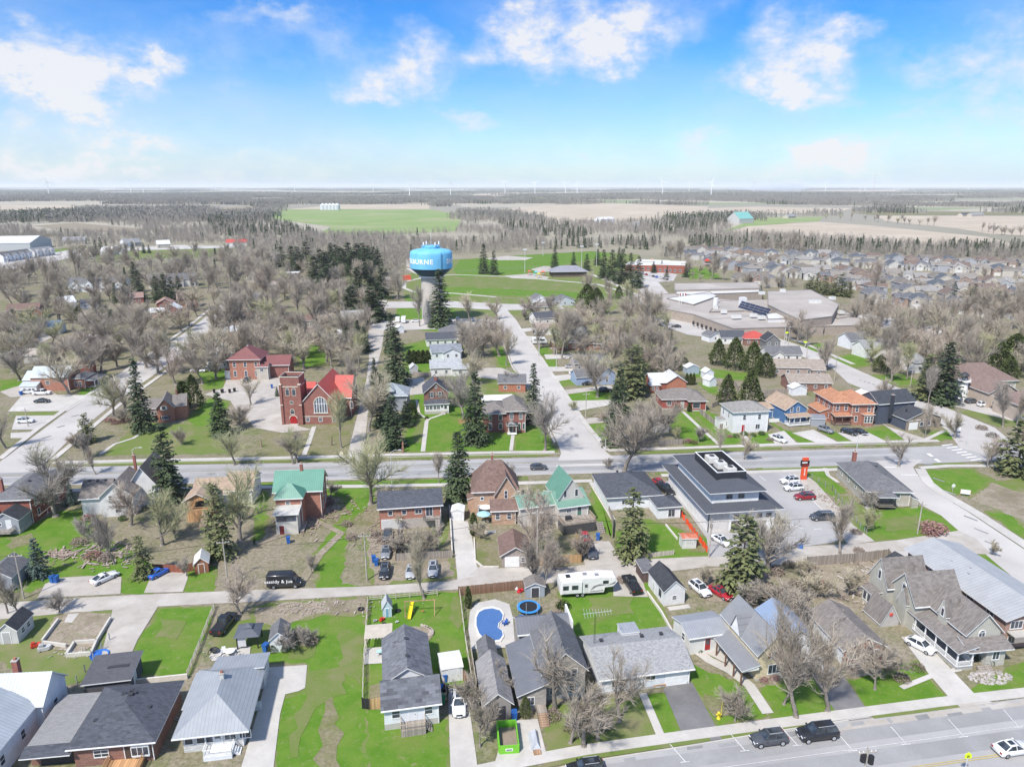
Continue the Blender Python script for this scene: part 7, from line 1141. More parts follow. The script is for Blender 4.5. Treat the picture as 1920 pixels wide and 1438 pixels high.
def car(kind, col, loc, head, label, group=None):
 key=(kind, col)
 if key in CAR: return copy_tree(CAR[key], loc, head, None, label, group)
 nm = {'suv':'parked_suv','big suv':'parked_suv','sedan':'parked_car','hatch':'parked_car','coupe':'parked_car','minivan':'parked_minivan','pickup':'pickup_truck'}[kind]; ct = {'parked_suv':'suv','parked_car':'car','parked_minivan':'minivan','pickup_truck':'pickup truck'}[nm]
 r=thing(nm, label, ct, loc, head, group); P=carpaint(col)
 if kind == 'pickup':
  L_,W,belt,roof,rd=5.7,2.0,1.15,1.88,.3; h=W/2; m=MB(); loft(m, [ring(-2.85,h*.96,rd+.1,belt), ring(-2.7,h,rd,belt), ring(-.6,h,rd,belt+.02), ring(1.2,h,rd,belt+.02), ring(2.3,h*.97,rd,belt-.08), ring(2.75,h*.9,rd+.1,belt-.16), ring(2.85,h*.84,rd+.2,belt-.35)], P)
  m.build('body', r); q = MB(); q.box(-2.75,-h*.84,belt+.005,-.65,h*.84,belt+.05,BLK); q.build('bed_cover', r); g = MB(); loft(g, [[(-.62,-h*.86,belt),(-.62,h*.86,belt),(-.5,h*.72,roof-.04),(-.5,-h*.72,roof-.04)],[(.55,-h*.86,belt),(.55,h*.86,belt),(.55,h*.72,roof),(.55,-h*.72,roof)],[(1.4,-h*.84,belt),(1.4,h*.84,belt),(.8,h*.7,roof-.03),(.8,-h*.7,roof-.03)]], CARGL); g.build('windows', r)
  q = MB(); q.box(-.5,-h*.71,roof-.03,.72,h*.71,roof+.03,P); q.beam((.0,-h*.87,belt),(.05,-h*.73,roof),.1,.06,P); q.beam((.0,h*.87,belt),(.05,h*.73,roof),.1,.06,P); q.build('cab_roof', r); xs = (1.85,-1.75); wr = .4
 else:
  L_,W,belt,roof,hb,sb,rf,rr,rb,rd = SPEC[kind]; h = W/2; e = L_/2; m = MB(); tail = belt + (.02 if kind in ('suv','big suv','minivan','hatch') else -.02)
  loft(m, [ring(-e,h*.86,rd+.2,tail-.12), ring(-e+.12,h*.96,rd+.05,tail), ring(-e+.6,h,rd,belt+.02), ring(0,h,rd,belt), ring(sb,h,rd,belt), ring(e-.55,h*.97,rd,belt-.12), ring(e-.14,h*.9,rd+.05,belt-.24), ring(e,h*.78,rd+.2,belt-.42)], P); m.build('body', r, True)
  g = MB(); wb, wt = h*.88, h*.68; loft(g, [[(rb,-wb*.95,belt-.01),(rb,wb*.95,belt-.01),(rr,wt*.95,roof-.08),(rr,-wt*.95,roof-.08)],[((rr+rf)/2,-wb,belt-.01),((rr+rf)/2,wb,belt-.01),((rr+rf)/2,wt,roof),((rr+rf)/2,-wt,roof)],[(sb,-wb*.96,belt-.01),(sb,wb*.96,belt-.01),(rf,wt*.95,roof-.04),(rf,-wt*.95,roof-.04)]], CARGL); g.build('windows', r)
  q=MB(); mx_=(rr+rf)/2; o=.022; pts=[(rr,-wt*.95,roof-.08+o),(mx_,-wt,roof+o),(rf,-wt*.95,roof-.04+o),(rf,wt*.95,roof-.04+o),(mx_,wt,roof+o),(rr,wt*.95,roof-.08+o)]; q.poly(pts + [(p[0],p[1],p[2]-.03) for p in pts],[(0,1,4,5),(1,2,3,4),(0,5,11,6),(0,6,7,1),(1,7,8,2),(2,8,9,3),(3,9,10,4),(4,10,11,5)], P)
  for sy in (-1,1):
   q.beam((sb,sy*wb*.97,belt),(rf,sy*wt*.96,roof-.03),.07,.06,P); q.beam((rb,sy*wb*.96,belt),(rr,sy*wt*.96,roof-.07),.1,.07,P); q.beam((mx_+.2,sy*wb*1.01,belt),(mx_+.15,sy*wt*1.01,roof-.02),.08,.05,P)
   if kind in ('suv','big suv','minivan'): q.beam((rr+.2,sy*wt*.85,roof+.05),(rf-.1,sy*wt*.85,roof+.06),.04,.05,RIM)
  q.build('roof_panel', r)
  if kind in ('sedan','suv'): q = MB(); q.box(mx_-.35,-wt*.55,roof+.0,rf-.25,wt*.55,roof+.035,CARGL); q.build('sunroof', r)
  xs = (e-.85,-e+.85); wr = .34 if kind in ('sedan','hatch','coupe') else .38
 e=L_/2
 for x in xs:
  for sy in (-1,1): wheel(r, x, sy*(h-.11), wr)
 for sy in (-1,1):
  q = MB(); q.box(e-.16,-.2,-.08,e-.03,.2,.08,HLG); q.build('headlight', r, loc=(0,sy*h*.62,belt-.36)); q = MB(); q.box(-e-.02,-.14,-.1,-e+.14,.14,.12,TLR); q.build('taillight', r, loc=(0,sy*h*.72,belt-.2)); q = MB(); q.box(-.1,-.09,-.07,.1,.09,.07,P); q.build('mirror', r, loc=(sb-.15 if kind != 'pickup' else 1.2,sy*(h+.07),belt+.06))
 q = MB(); q.box(e-.07,-h*.45,-.1,e+.012,h*.45,.1,BLK); q.box(e-.02,-.26,-.3,e+.02,.26,-.18,HLG); q.build('grille', r, loc=(0,0,belt-.4)); CAR[key] = r; return r
BK, GY, DG, WT, RD, BL, SV=(.02,.021,.024),(.22,.23,.245),(.07,.075,.085),(.74,.74,.74),(.36,.02,.03),(.02,.13,.55),(.38,.39,.4)
for (k, c, u, v, a, lab) in (('suv',DG,1440,1392,189,'dark grey suv parked at the kerb behind the larger black suv'),('big suv',BK,1531,1382,189,'large black suv with chrome window line parked on the bottom street'),('sedan',WT,1897,1410,10,'white saloon with sunroof driving along the bottom street'),('suv',BK,1097,1449,189,'black suv at the kerb below the long white bungalow, half out of frame'),
 ('suv',WT,860,1327,277,'white suv on the concrete drive beside the small white house'),('pickup',BK,421,1176,84,'black pickup truck by the fence above the grey metal hip roof'),('coupe',WT,197,1088,58,'white sports car on the gravel pad beside the back lane'),('coupe',BL,300,1077,62,'bright blue sports car parked under the leafy cedar'),
 ('suv',BK,722,1077,275,'black suv nearest the lane in the queue beside the garden fence'),('sedan',GY,724,1040,275,'grey car in the middle of the queue of parked cars'),('hatch',DG,727,1008,275,'dark car at the back of the queue, under branches'),('sedan',SV,771,1076,272,'light grey car parked against the plank fence, between two others'),('suv',SV,812,1074,275,'light grey suv parked against the plank fence beside the concrete drive'),
 ('pickup',DG,1106,1038,275,'dark grey pickup on the gravel drive below the timber deck'),('hatch',RD,1097,1014,275,'red car squeezed in behind the dark grey pickup'),('pickup',BK,1184,1102,102,'black pickup with covered bed beside the camper trailer'),('suv',WT,1312,1110,-66,'white suv beside the white garage with black roof'),('sedan',RD,1350,1116,-58,'red car under the shaggy pine'),
 ('sedan',WT,1352,1018,-62,'white saloon parked behind the modern white office'),('suv',WT,1480,906,190,'white suv, the one next to the orange pylon sign'),('suv',WT,1487,919,190,'white suv parked between the other white suv and the red suv'),('suv',(.25,.015,.02),1508,936,184,'dark red suv in the office parking lot'),('minivan',DG,1541,974,184,'dark grey minivan alone in the office parking lot'),
 ('hatch',DG,1010,880,3,'dark car driving on the main street above the steep green gable'),('suv',WT,1862,842,183,'white suv waiting near the painted crossing'),('sedan',WT,1806,1048,150,'white car half hidden behind the pale metal apartment roof'),('hatch',WT,1725,1216,-57,'white hatchback on the drive beside the sage green victorian'),('hatch',WT,1529,1250,-72,'white car tucked between the white cottage and the big maple'),
 ('suv',WT,1461,828,-60,'white suv on the short drive beside the square white house'),('suv',GY,1548,810,-58,'grey suv on the drive of the blue house'),('suv',BK,1592,814,-55,'black suv in front of the large orange-roofed brick house'),('sedan',BK,1611,813,-55,'black car next to the black suv at the orange-roofed house'),('suv',WT,1845,762,10,'white suv on the lot below the mock lighthouse'),('suv',DG,1822,756,10,'dark suv on the lot below the mock lighthouse'),
 ('pickup',WT,80,740,5,'white pickup truck beside the long brick house with metal roof'),('sedan',WT,52,738,8,'white car behind the white pickup truck'),('sedan',BK,80,755,5,'black car on the wide concrete drive'),('suv',WT,49,793,5,'white suv on the small grey lot by the west street'),('suv',BK,463,717,272,'black suv at the foot of the large brick house with maroon roof'),('pickup',WT,372,698,185,'white pickup on the grass strip near the maroon roof'),('sedan',DG,402,696,185,'dark car beside the white pickup near the maroon roof'),
 ('suv',SV,1010,629,185,'silver suv on the drive beyond the minibus'),('sedan',SV,1070,690,5,'silver car on the drive of the grey ranch house'),('sedan',WT,1078,702,5,'white car on the next drive below the silver one'),('sedan',BK,1103,722,5,'black car in front of the light blue gable house'),('sedan',BK,1268,614,165,'black car driving past the flat-roofed school'),('suv',DG,1337,628,180,'dark suv parked across from the school windows'),('sedan',WT,1345,634,180,'white car parked across from the school windows'),
 ('sedan',BK,714,551,97,'black car standing on the far end of the lane, the one at the verge'),('sedan',BK,725,552,97,'black car standing on the far end of the lane, the one in the middle'),('sedan',WT,780,604,5,'white car on the cross street beside the camper'),('suv',WT,858,601,92,'white suv nose-in at the foot of the water tower lawn'),('sedan',WT,886,601,92,'white car nose-in beyond the big lone spruce'),('suv',SV,842,603,92,'silver suv nose-in beside the big lone spruce'),('sedan',BK,1008,640-16,5,'black car on the first drive of the side street'),
 ('hatch',RD,1236,910,-70,'red car between the charcoal hip roof and the office'),('pickup',BK,1247,922,-70,'black pickup behind the little white outbuilding'),('suv',DG,620,555,5,'dark suv among the trees near the lane end'),('sedan',WT,650,600,5,'white car beside the grey barn-like house'),('suv',BK,1135,1010-275,5,'black suv beside the tall dark pine by the side street')):
 p=G(u, v); car(k, c, (p.x, p.y, .1), R(a), lab)
for i in range(11):
 u, v = 1192+i*6.5,512+i*1.5; p = G(u, v); c = (WT,BK,SV,RD,WT,DG,BL,WT,GY,BK,WT)[i]; cn = ('white','black','silver','red','white','dark grey','blue','white','grey','black','white')[i]; car('sedan', c, (p.x,p.y,.15), R(97), f'{cn} car in the row beside the far school, {("first","second","third","fourth","fifth","sixth","seventh","eighth","ninth","tenth","last")[i]} from the park end', 'cars in the row beside the far school')
# cargo van with white lettering
def textmesh(s, size, ext=.01):
 cu = bpy.data.curves.new('lettering', 'FONT'); cu.body = s; cu.size = size; cu.extrude = ext; cu.align_x = 'CENTER'; cu.offset = .02*size; cu.space_character = 1.12; o = bpy.data.objects.new('tmp', cu); C.objects.link(o); dg = bpy.context.evaluated_depsgraph_get(); me = bpy.data.meshes.new_from_object(o.evaluated_get(dg)); bpy.data.objects.remove(o); return me
p = G(535,1099); r = thing('cargo_van', 'black high-roof cargo van with white lettering on its side in the back lane', 'van', (p.x,p.y,.1), R(4)); P = carpaint(BK); m = MB(); h = 1.0
loft(m, [ring(-2.95,h*.96,.35,2.5,.15), ring(-2.8,h,.3,2.62,.2), ring(1.1,h,.3,2.62,.2), ring(1.55,h,.3,2.3,.2), ring(2.15,h*.98,.3,1.35,.12), ring(2.8,h*.9,.35,1.1,.12), ring(2.95,h*.8,.45,.9,.1)], P); m.build('body', r, True)
q = MB(); q.poly([(1.6,-h*.8,2.22),(2.12,-h*.86,1.42),(2.12,h*.86,1.42),(1.6,h*.8,2.22)],[(0,1,2,3)], CARGL); q.poly([(x+.03,y,z+.03) for x,y,z in [(1.6,-h*.8,2.22),(2.12,-h*.86,1.42),(2.12,h*.86,1.42),(1.6,h*.8,2.22)]],[(0,1,2,3)], CARGL); q.build('windscreen', r)
for sy in (-1,1): q = MB(); q.box(.7,sy*h-.012,1.35,1.55,sy*h+.012,2.0,CARGL); q.build('side_window', r); q = MB(); q.box(2.72,-.16,-.1,2.9,.16,.1,HLG); q.build('headlight', r, loc=(0,sy*.66,.95)); q = MB(); q.box(-.08,-.12,-.15,.08,.12,.15,BLK); q.build('mirror', r, loc=(1.7,sy*1.14,1.55))
for x in (1.95,-1.75):
 for sy in (-1,1): wheel(r, x, sy*.88,.36)
for tx, x, z, s_ in (('cassidy & jue', -.85,1.2,.82),('studio of film', -1.9,.72,.16)):
 if tx[0] != 's': me = textmesh(tx, s_); me.materials.append(TRIM); o = link('lettering', me, r, (x,-h-.012,z)); o.rotation_euler = (R(90),0,0)
# camper trailer
p = G(1100,1112); r = thing('camper_trailer', 'long white fifth-wheel camper with grey swoosh graphics beside the lane', 'camper trailer', (p.x,p.y,.1), R(7)); CP = paint((.74,.73,.70),.4,.4); m = MB(); pr = [(-4.9,.7),(4.9-2.2,.7),(4.9-2.0,1.6),(4.3,1.7),(5.1,2.6),(4.7,3.3),(2.2,3.55),(-4.9,3.3),(-5.05,2.2)]; n = len(pr)
m.poly([(x,-1.22,z) for x,z in pr] + [(x,1.22,z) for x,z in pr],[tuple(range(n)), tuple(range(2*n-1,n-1,-1))] + [(i,n+i,n+(i+1)%n,(i+1)%n) for i in range(n)], CP); m.build('body', r)
q = MB(); q.box(-4.6,-1.5,1.0,-1.2,-1.23,3.1,CP); q.build('slide_out', r);
for x, z, w_, hh, y in ((-4,1.7,1.,.8,-1.5),(-2.4,1.7,1.1,.8,-1.5),(3.0,2.3,1.,.6,-1.22),(-.4,1.8,.5,.6,-1.22)): q = MB(); q.box(x-w_/2,y-.03,z,x+w_/2,y+.0,z+hh,CARGL); q.build('window', r)
q = MB(); q.box(-.8,-1.25,.8,-.05,-1.22,2.7,paint((.6,.6,.58))); q.build('door', r)
q = MB(); GS = paint((.22,.22,.23)); q.poly([(.3,-1.235,1.2),(1.6,-1.235,1.9),(3.4,-1.235,2.1),(1.9,-1.235,2.3),(.9,-1.235,2.0)],[(0,1,2,3,4)], GS); q.poly([(.2,-1.235,.9),(2.6,-1.235,.95),(2.6,-1.235,1.15),(.2,-1.235,1.05)],[(0,1,2,3)], GS); q.poly([(3.2,-1.235,1.9),(4.6,-1.235,2.2),(4.8,-1.235,2.7),(3.9,-1.235,2.25)],[(0,1,2,3)], GS); q.build('graphics', r)
for x, y in ((-3.4,0),(-.4,.3),(1.6,-.2)): q = MB(); q.box(x-.35,y-.35,3.4,x+.35,y+.35,3.62,BLK if x < -3 else GS); q.build('roof_vent', r)
for x in (-1.9,-1.0):
 for sy in (-1,1): wheel(r, x, sy*1.12,.38)
q = MB(); q.bar((3.4,-.6,0),(3.4,-.6,1.7),.05,BLK,6); q.bar((3.4,.6,0),(3.4,.6,1.7),.05,BLK,6); q.build('landing_leg', r)
def boxtruck(nm, lab, cat, u, v, a, L_, W, H, win=True, col=(.72,.72,.70)):
 p = G(u,v); r = thing(nm, lab, cat, (p.x,p.y,.1), R(a)); m = MB(); P = paint(col,.4,.4); loft(m, [ring(-L_/2,W/2*.96,.5,H-.1,.12), ring(-L_/2+.15,W/2,.4,H,.12), ring(L_/2-1.1,W/2,.4,H,.12), ring(L_/2-.2,W/2*.97,.4,H*.58,.12), ring(L_/2,W/2*.9,.5,H*.45,.1)], P); m.build('body', r)
 if win: q = MB(); q.box(-L_/2+.5,-W/2-.02,H*.55,L_/2-1.2,W/2+.02,H*.8,CARGL); q.build('windows', r)
 for x in (-L_*.3,L_*.32):
  for sy in (-1,1): wheel(r, x, sy*(W/2-.13),.4)
boxtruck('minibus', 'white minibus on a driveway off the pale side street', 'minibus', 1012,645,5,6.6,2.1,2.9)
boxtruck('camper_van', 'white camper parked on the cross street below the water tower', 'camper', 757,605,95,6.5,2.3,3.1)
boxtruck('box_truck', 'white box truck behind the suvs by the mock lighthouse', 'truck', 1818,748,5,7,2.4,3.2, False)
boxtruck('cube_trailer', 'white cargo trailer parked beside the camper below the water tower', 'trailer', 746,604,95,5,2.2,2.6, False)
# ------------------------------------------------------------- street furniture and garden things
def one(nm, m, label, cat, u=None, v=None, a=0, group=None, sc=None, p=None, smooth=False):
 p=p or G(u, v); o=m.build(nm, None, smooth, (p.x, p.y, .03), R(a)); tag(o, label, cat, group)
 if sc: o.scale=(sc,)*3
 return o
def item(nm, label, cat, u, v, a=0, group=None): p=G(u, v); return thing(nm, label, cat, (p.x,p.y,.03), R(a), group)
# water tower
p = G(812,603); wt = thing('water_tower', 'sky blue water tower with white town lettering on a pale concrete shaft', 'water tower', (p.x,p.y,0),0, mark='the blue water tower'); p = wt.location; wt.scale = (.96,.96,.89)
def streaky(nm, c, c2):
 s = Nodes(nm); v = s.coord(scale=(1.2,1.2,.06)); s.base(s.mix(s.rng(s.noise(v, .5,5,.7),.62,.72,0,.8), s.mix(s.rng(s.noise(s.coord(),.25,4),.35,.65), c, k3(c, .85)), c2)); s.b.inputs['Roughness'].default_value = .5; return s.m
SKB = streaky('sky_blue_paint', (.17,.50,.76),(.11,.36,.58)); NVB = streaky('navy_paint', (.02,.075,.13),(.10,.16,.2)); CSH = streaky('shaft_concrete', (.52,.48,.43),(.44,.40,.36))
m = MB(); m.lathe([(6.3,-.1),(5.9,2),(5.7,26.2)], CSH, 32); m.build('shaft', wt, True); m = MB(); m.lathe([(5.7,26.2),(6.7,26.25),(6.7,27),(6.0,27.02)], TRIM, 32); m.build('collar', wt)
RT = 11.2; m = MB(); m.lathe([(5.9,27),(7.2,27.4),(RT-.2,31.1),(RT,31.4)], NVB, 40); m.build('lower_bowl', wt, True); m = MB(); m.lathe([(RT,31.4),(RT,39.6),(RT-.3,40.6),(RT-1.2,41.3),(RT-3.5,41.9),(5,42.4),(0.02,42.7)], SKB, 48); tk = m.build('tank', wt, True)
m=MB(); m.lathe([(4.6,42.4),(4.6,43.3),(4.2,43.9),(0.02,44)], SKB, 24)
for i in range(16): a=i*.3927; m.bar((5*math.cos(a),5*math.sin(a),42.4),(5*math.cos(a),5*math.sin(a),44.1),.07,SKB,4); b=a+.3927; m.bar((5*math.cos(a),5*math.sin(a),44.1),(5*math.cos(b),5*math.sin(b),44.1),.07,SKB,4)
m.build('roof_platform', wt)
for a in (.6,2.2,3.9,5.3): m = MB(); m.bar((4.8*math.cos(a),4.8*math.sin(a),43),(4.8*math.cos(a),4.8*math.sin(a),45.4),.12,TRIM,6); m.box(4.8*math.cos(a)-.3,4.8*math.sin(a)-.3,44.3,4.8*math.cos(a)+.3,4.8*math.sin(a)+.3,46,TRIM); m.build('antenna', wt)
m = MB(); m.bar((0,1,44),(0,1,52),.06,TRIM,5); m.build('whip_mast', wt)
def wrap(txt, size, z, rr, ang, mt):
 me=textmesh(txt, size, .04); me.materials.append(mt); bm=bmesh.new(); bm.from_mesh(me); bmesh.ops.triangulate(bm, faces=bm.faces[:])
 for v in bm.verts: a=ang + v.co.x/rr; q=rr + .06 + v.co.z; zz=v.co.y; v.co=(q*math.sin(a),-q*math.cos(a), z + zz)
 bm.to_mesh(me); bm.free(); return link('town_lettering', me, tk)
cd=math.atan2(-p.x, p.y)                                         # bearing of the camera seen from the tower
wrap('SHELBURNE', 3.7,34.4, RT, cd - R(50), paint((.9,.9,.88),.5)); wrap('SHELBURNE', 3.7,34.4, RT, cd + R(100), paint((.9,.9,.88),.5))
m = MB(); m.bar((RT*math.sin(cd+R(28))+.0,-RT*math.cos(cd+R(28))-.3,31.5),(RT*math.sin(cd+R(28)),-RT*math.cos(cd+R(28))-.3,41),.12,NVB,5); m.build('ladder', wt)
# mock lighthouse
lh = item('lighthouse_model', 'small white mock lighthouse with a railed gallery and dark cap', 'mock lighthouse', 1801,750); m = MB(); m.lathe([(1.9,-.1),(1.3,6.4)], TRIM, 12); m.build('tower', lh, True); m = MB(); m.lathe([(2.1,6.4),(2.1,6.7),(.2,6.72)], TRIM, 12)
for i in range(10): a=i*.628; m.bar((2*math.cos(a),2*math.sin(a),6.7),(2*math.cos(a),2*math.sin(a),7.7),.05,TRIM,4)
m.build('gallery', lh); m = MB(); m.lathe([(1,6.7),(1,8.4)], GL, 10); m.build('lantern', lh); m = MB(); m.lathe([(1.5,8.4),(.9,9.1),(.05,9.7)], DARKTRIM, 10); m.build('cap', lh)
# pool, trampoline, play things
PATIO = [(881,1147),(893,1131),(928,1124),(955,1133),(962,1160),(966,1212),(935,1216),(884,1218),(878,1180)]; sheet('patio', PATIO, CONC, .03,'pale patio round the pool')
PL=[(892,1160),(897,1149),(908,1143),(924,1141),(938,1145),(944,1154),(942,1164),(935,1171),(934,1179),(942,1185),(944,1194),(938,1203),(922,1206),(907,1202),(897,1190),(892,1175)]; P_=[G(u,v) for u,v in PL]; cx=sum(q.x for q in P_)/len(P_); cy=sum(q.y for q in P_)/len(P_)
s = Nodes('pool_cover'); v = s.coord(); a = s.n('ShaderNodeTexWave'); a.inputs['Scale'].default_value = 2.2; a.inputs['Distortion'].default_value = 7; a.inputs['Detail'].default_value = 3; s.l(v, a.inputs['Vector']); s.base(s.mix(s.rng(a.outputs['Fac'],.45,.95,0,.85),(.02,.085,.28),(.20,.33,.52))); s.b.inputs['Roughness'].default_value = .25; s.bump(a.outputs['Fac'],.5,.05); PMAT = s.m  # pale wave bands paint wrinkle highlights into the cover colour
pl = thing('swimming_pool', 'kidney-shaped swimming pool under a wrinkled blue cover', 'swimming pool', (cx,cy,.05),0, mark='the swimming pool'); rel = [(q.x-cx,q.y-cy) for q in clean(P_)]
m = MB(); m.poly([(x*1.06,y*1.06,.26) for x,y in rel] + [(x*.95,y*.95,.26) for x,y in rel] + [(x*1.06,y*1.06,0) for x,y in rel] + [(x*.95,y*.95,0) for x,y in rel],[f for i in range(len(rel)) for f in ((i,(i+1)%len(rel),len(rel)+(i+1)%len(rel),len(rel)+i),(2*len(rel)+i,2*len(rel)+(i+1)%len(rel),(i+1)%len(rel),i),(len(rel)+i,len(rel)+(i+1)%len(rel),3*len(rel)+(i+1)%len(rel),3*len(rel)+i))], paint((.66,.64,.6))); m.build('coping', pl)
m = MB(); m.poly([(x*.96,y*.96,.2) for x,y in rel],[tuple(range(len(rel)))], PMAT); m.build('cover', pl)
tr = item('trampoline', 'round blue-edged trampoline with tall net poles behind the pool', 'trampoline', 991,1146); m = MB(); m.lathe([(1.55,.86),(1.95,.84),(1.95,.92),(1.5,.93)], paint((.04,.25,.6)),28); m.build('pad', tr); m = MB(); m.lathe([(.02,.88),(1.56,.885)], BLK, 28); m.build('mat', tr)
for i in range(6): a = i*1.047+.3; m = MB(); m.bar((1.9*math.cos(a),1.9*math.sin(a),0),(1.9*math.cos(a),1.9*math.sin(a),2.7),.04,RIM,6); m.build('net_pole', tr)
def chair(lab, u, v, a, col, nm='garden_chair'):
 r = item(nm, lab, 'garden chair', u, v, a); mt = paint(col); m = MB(); m.box(-.3,-.28,.36,.3,.3,.42,mt); m.build('seat', r); m = MB(); m.beam((0,.3,.4),(0,.52,1.0),.55,.05,mt); m.build('backrest', r); m = MB(); m.box(-.38,-.3,.58,-.28,.35,.62,mt); m.box(.28,-.3,.58,.38,.35,.62,mt); m.build('armrest', r)
 for x in (-.32,.32):
  for y in (-.25,.3): m = MB(); m.box(x-.04,y-.04,-.03,x+.04,y+.04,.58,mt); m.build('leg', r)
chair('turquoise garden chair beside the fire pit', 754,1193,40,(.05,.40,.50)); chair('pale mint garden chair facing the fire pit', 741,1206,100,(.5,.66,.62)); chair('second mint garden chair next to the first', 748,1207,80,(.45,.6,.58)); chair('blue lounge chair beside the pool curve', 946,1172,-60,(.03,.10,.35)); chair('white chair by the pile of patio furniture', 420,1226,20,(.7,.7,.68)); chair('wooden chair beside the fire pit table', 770,1201,0,(.3,.2,.13)); chair('second wooden chair beside the fire pit table', 788,1199,180,(.3,.2,.13))
sheet('fire_pit_ground', [(777+33*math.cos(t),1192+17*math.sin(t)) for t in [i*.3 for i in range(21)]], DIRT, .03,'bare dirt round the fire pit')
fp = item('fire_pit', 'square iron fire pit on a stone slab ringed by bare dirt', 'fire pit', 778,1190); m = MB(); m.box(-.7,-.9,0,.7,.5,.14,CONCM); m.build('slab', fp); m = MB(); m.box(-.4,-.3,.14,.4,.4,.5,BLK); m.box(-.32,-.22,.5,.32,.32,.52,paint((.1,.06,.05))); m.build('grate_box', fp)
for i in range(9): a = 1.9 + i*.2; m = MB(); m.box(-.35,-.2,0,.35,.2,.3,paint((.45,.38,.32))); o = m.build('garden_wall_block', loc=(fp.location.x+2.6*math.cos(a)*-1, fp.location.y+1.9*math.sin(a)+.3,.05), rz=a); tag(o, 'rough stone block in the low curved row behind the fire pit', 'stone block', 'stone blocks behind the fire pit')
sheet('patio', [(684,1216),(735,1212),(733,1243),(683,1246)], CONC, .03,'concrete pad beside the pergola')
pg = item('pergola', 'pale slatted pergola over the garden patio', 'pergola', 687,1222,8); PW = paint((.62,.56,.47));
for x in (0,3.7):
 for y in (0,2.6): m = MB(); m.box(x-.08,y-.08,0,x+.08,y+.08,2.3,PW); m.build('post', pg)
m=MB()
for i in range(15): m.box(-.2,-.3+i*.235,2.45,3.95,-.2+i*.235,2.55,PW)
for i in range(9): m.box(-.1+i*.47,-.4,2.3,-.02+i*.47,3.3,2.44,PW)
m.build('slatted_top', pg)
tb = item('patio_table', 'pale teal patio table on the concrete pad', 'table', 714,1228,10); m = MB(); m.box(-.6,-.4,.68,.6,.4,.74,paint((.4,.58,.56))); m.build('tabletop', tb)
for x in (-.5,.5):
 for y in (-.3,.3): m = MB(); m.box(x-.03,y-.03,0,x+.03,y+.03,.68,TRIM); m.build('leg', tb)
sg = item('swing_set', 'timber swing set beside the playhouse', 'swing set', 790,1150,6); WD = wood((.42,.26,.16));
for x in (-2.6,2.2):
 for y in (-.9,.9): m = MB(); m.beam((x,y,0),(x,0,2.4),.1,.1,WD); m.build('leg', sg)
m = MB(); m.beam((-2.8,0,2.4),(2.4,0,2.4),.12,.12,WD); m.build('beam', sg)
for x in (-1.4,.2): m = MB(); m.bar((x-.2,0,2.4),(x-.2,0,.5),.015,BLK,4); m.bar((x+.2,0,2.4),(x+.2,0,.5),.015,BLK,4); m.box(x-.25,-.1,.46,x+.25,.1,.5,paint((.5,.15,.05))); m.build('swing', sg)
sl = item('slide', 'yellow plastic slide next to the playhouse', 'slide', 767,1162,-4); YP = paint((.75,.6,.02),.4); m = MB(); m.beam((0,0,.15),(0,2.9,1.5),.5,.06,YP); m.beam((-.27,0,.25),(-.27,2.9,1.6),.05,.2,YP); m.beam((.27,0,.25),(.27,2.9,1.6),.05,.2,YP); m.build('chute', sl); m = MB(); m.bar((-.25,3.3,0),(-.25,2.95,1.5),.04,YP,5); m.bar((.25,3.3,0),(.25,2.95,1.5),.04,YP,5); m.build('ladder', sl)
for (u,v,s_,c,lab) in ((717,1163,.5,(.6,.05,.03),'red plastic ride-on toy by the playhouse'),(730,1177,.45,(.5,.2,.08),'small orange toy on the yard grass'),(745,1167,.3,(.6,.6,.58),'small white toy on the yard grass'),(704,1165,.35,(.4,.4,.4),'grey toy box by the yard fence'),(720,1172,.45,BK,'black toy cart behind the red ride-on'),(68,1212,.7,(.55,.06,.03),'red toy tractor near the concrete foundation'),(85,1218,.9,(.5,.5,.48),'pale storage crate by the foundation corner'),(976,1110,.6,(.6,.03,.04),'red toy car beside the trampoline'),(970,1104,.5,(.7,.7,.7),'white toy kitchen beside the trampoline'),(978,1160,.6,(.05,.15,.45),'blue crate in front of the trampoline'),(420,994,.5,(.2,.2,.2),'black cooker under the deck stairs')):
 r = item('garden_toy', lab, 'toy', u, v, rnd.uniform(0,90)); m = MB(); m.prism([(-s_,-s_*.5),(s_*.7,-s_*.5),(s_,0),(s_*.7,s_*.5),(-s_,s_*.5)],.08, s_*.7, paint(c,.4)); m.box(-s_*.8,-s_*.35,s_*.7,-s_*.1,s_*.35,s_*1.2,paint(k3(c,.8),.4)); m.build('shell', r)
 for x in (-s_*.6,s_*.6): m = MB(); m.bar((x,-s_*.55,.1),(x,s_*.55,.1),.1,BLK,8); m.build('wheels', r)
m = MB(); m.lathe([(.28,.02),(.5,.06),(.5,.22),(.28,.26),(.24,.14),(.28,.02)], BLK, 16); one('tyre', m, 'old tyre laid flat beside the playhouse', 'tyre', 746,1146); m = MB(); m.lathe([(.3,.02),(.55,.06),(.55,.24),(.3,.28),(.26,.14),(.3,.02)], BLK, 16); one('tyre', m, 'discarded tyre on the bare dirt by the yard fence', 'tyre', 677,1143)
m = MB(); m.lathe([(.02,.06),(1.1,.06),(1.2,.25),(1.3,.28),(1.28,.0)], paint((.03,.15,.5)),20); one('paddling_pool', m, 'blue paddling pool beside the gravel path', 'paddling pool', 187,1229)
